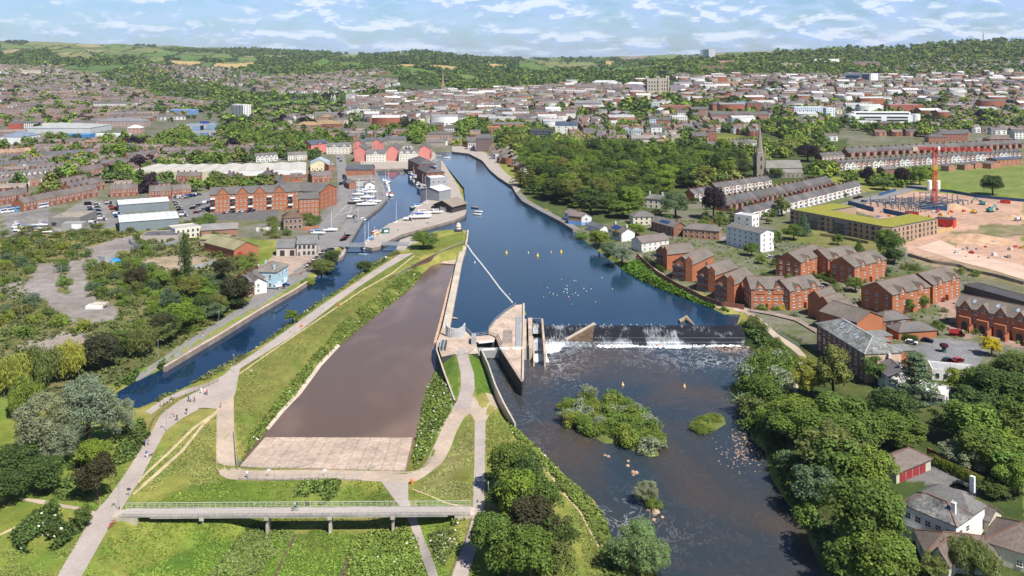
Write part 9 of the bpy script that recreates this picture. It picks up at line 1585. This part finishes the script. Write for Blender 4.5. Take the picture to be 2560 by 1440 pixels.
for p,n,rad,cols,s in (([(0,165),(0,140),(330,145),(420,160),(560,178),(640,160),(900,168),(1100,180),(1300,176),(1500,185),(1700,172),(1700,200),(1560,208),(1300,228),(1120,225),(1010,206),(960,176),(800,190),(640,185),(470,168),(340,163),(100,166)],1500,(5,9),(0,0,1,1,3),31),([(230,205),(270,180),(345,170),(520,210),(640,240),(640,280),(560,262),(480,255),(330,228)],420,(5,9),(0,1,1,3,2),32),
 ([(0,156),(0,143),(160,149),(330,149),(420,144),(520,149),(560,122),(640,121),(760,127),(900,135),(1030,128),(1100,134),(1300,145),(1320,158),(1500,180),(1100,180),(640,160),(330,150)],2600,(5,8),(0,0,1,0,1),33),([(1700,200),(1650,165),(1760,148),(1900,130),(2060,124),(2200,121),(2300,108),(2400,103),(2570,103),(2570,180),(2200,200),(2000,190),(1880,196)],2000,(5,8.5),(0,1,1,3,2),34),([(1760,374),(1890,368),(2060,352),(2105,372),(2060,398),(1900,396),(1760,398)],70,(5,8),(0,1,3,4,2),63),([(1690,405),(1830,385),(1960,440),(2090,430),(2110,445),(1930,450),(1850,458),(1740,480)],40,(5,8),(0,1,3,2,4),60),([(1410,395),(1560,372),(1700,372),(1700,400),(1560,392)],60,(5,9),(0,1,3),61),([(2100,455),(2180,470),(2300,470),(2340,440),(2200,440)],18,(4,7),(1,3),62),([(1320,146),(1550,147),(1760,139),(1800,150),(1560,172),(1500,180)],260,(5,7),(0,1),55),([(0,106),(60,104),(150,118),(20,122)],40,(4,7),(0,),56),([(0,135),(60,118),(120,124),(140,140),(60,148)],160,(4,7),(0,1),57),([(330,112),(400,112),(390,118),(340,116)],40,(4,6),(0,),58),([(400,125),(480,122),(560,128),(540,133),(460,132)],120,(4,7),(0,1),59),([(640,300),(640,255),(800,240),(1000,225),(1080,232),(1080,245),(880,262),(870,285),(700,305)],420,(5,9),(0,1,1,3,5),35),([(400,350),(440,320),(470,335),(500,355),(560,372),(440,385),(330,365)],130,(4,8),(1,1,2,3),36),([(540,330),(640,312),(790,335),(900,350),(760,375),(620,372),(575,355)],260,(4.5,7.5),(0,1,1,3,2),37),([(560,300),(640,288),(680,310),(560,325)],60,(4,7),(0,1,3,2),38),
 ([(1000,345),(1040,320),(1090,330),(1090,352),(1040,362)],40,(5,8),(1,3,1),39),([(1110,300),(1180,285),(1240,310),(1210,345),(1160,330)],110,(5,8),(0,0,1,3),40),([(1230,352),(1260,320),(1330,325),(1400,345),(1500,365),(1560,375),(1560,395),(1440,390),(1350,385),(1270,372)],190,(5,8),(0,1,3,2,4),41),([(1560,260),(1600,240),(1720,235),(1790,245),(1790,262),(1640,300),(1600,320),(1560,300)],160,(5,8),(0,1,3,4,2),42),([(1330,290),(1400,270),(1480,290),(1380,305)],50,(5,8),(1,3,4),43),([(1480,372),(1560,330),(1600,345),(1500,385)],40,(4,7),(0,1,3),44),([(1690,372),(1700,340),(1740,345),(1770,372),(1740,390)],40,(5,9),(0,1),45),([(2090,300),(2120,300),(2200,322),(2340,320),(2420,290),(2560,270),(2560,330),(2430,330),(2330,345),(2180,335)],210,(5,9),(0,1,3,2,4),46),([(2300,270),(2330,225),(2370,250),(2360,290)],50,(5,9),(0,1),47),
 ([(1900,345),(1920,300),(2050,290),(2100,318),(2090,345),(1990,360)],120,(5,8.5),(3,4,1,0),48),([(330,425),(420,415),(480,425),(470,440),(340,440)],30,(4,6.5),(1,2,3),49),([(490,450),(520,440),(620,440),(700,455),(690,470),(540,475)],36,(4,7),(0,1,2),50),([(380,408),(440,392),(560,398),(640,402),(560,408)],26,(4,7),(1,1,2),51),([(760,400),(775,375),(800,385),(790,405)],10,(4,7),(0,1),52),([(20,505),(150,490),(170,500),(60,512)],20,(3,5),(0,1),53),([(0,250),(560,250),(560,300),(0,330)],120,(4,7),(0,1,2,3),54)): wood(ht,p,n,rad,cols,s)
for p in FIELDS:                                                     # hedgerow trees round every field
 for i in range(len(p)):
  a,b = G(*p[i]),G(*p[(i+1) % len(p)]); L = math.dist(a[:2],b[:2]); n = int(L/(20 if a[1] > 2500 else 14))
  for k in range(min(n,70)):
   f = (k+rng.random())/n; x,y = a[0]*(1-f)+b[0]*f+rng.uniform(-4,4),a[1]*(1-f)+b[1]*f+rng.uniform(-6,6)
   if rng.random() < .8: rr = rng.uniform(2.5,5.5); tree_np(ht,x,y,T(x,y),rr*1.3,rr*1.0,fw[rng.choice((0,0,1))])
ht.obj("distant_trees",m_far,"mass of trees, woods and hedgerows through the town and over the far hills","trees")
# ---------------- air between here and the hills ----------------
def haze():
 m = bpy.data.materials.new("haze"); m.use_nodes = True; t = m.node_tree; t.nodes.clear(); p = nd(t,"ShaderNodeVolumePrincipled"); o = nd(t,"ShaderNodeOutputMaterial")
 p.inputs["Color"].default_value = (.74,.85,1,1); p.inputs["Density"].default_value = 2.9e-5; p.inputs["Anisotropy"].default_value = 0.0; t.links.new(p.outputs[0],o.inputs["Volume"])
 b = MB().box(-19000,19000,-300,17500,-9,420).obj("haze",m); b["kind"] = "stuff"; tag(b,"thin blue summer haze over the far hills","haze")
haze()
# ---------------- labels that repeat get their place in the photo ----------------
def ordinal(n): return f"{n}{'th' if 10 <= n % 100 <= 20 else {1: 'st', 2: 'nd', 3: 'rd'}.get(n % 10, 'th')}"
def settle():
 by = {}
 for o in COL.objects:
  if o.parent is None and "label" in o.keys():
   o["label"] = " ".join(o["label"].split()); by.setdefault(o["label"],[]).append(o)
 for lab,os_ in by.items():
  if len(os_) < 2: continue
  rows = [os_]
  if len(os_) > 14 and os_[0]["category"] in ("tree","bush"):
   k = min(6,1+len(os_)//12); s = sorted(os_,key=lambda o: o.location.y); n = -(-len(s)//k); rows = [s[i:i+n] for i in range(0,len(s),n)]
  for ri,rw in enumerate(rows):
   rw.sort(key=lambda o: o.location.x/max(o.location.y,1)); w = f", {ordinal(ri+1)} row" if len(rows) > 1 else ""
   for i,o in enumerate(rw): o["label"] = f"{lab}{w}, " + ("leftmost" if i == 0 else "rightmost" if i == len(rw)-1 else f"{ordinal(i+1)} from left")
settle()
for o in COL.objects:
 if "dims" in o.keys(): del o["dims"]
 if "tinted" in o.keys(): del o["tinted"]
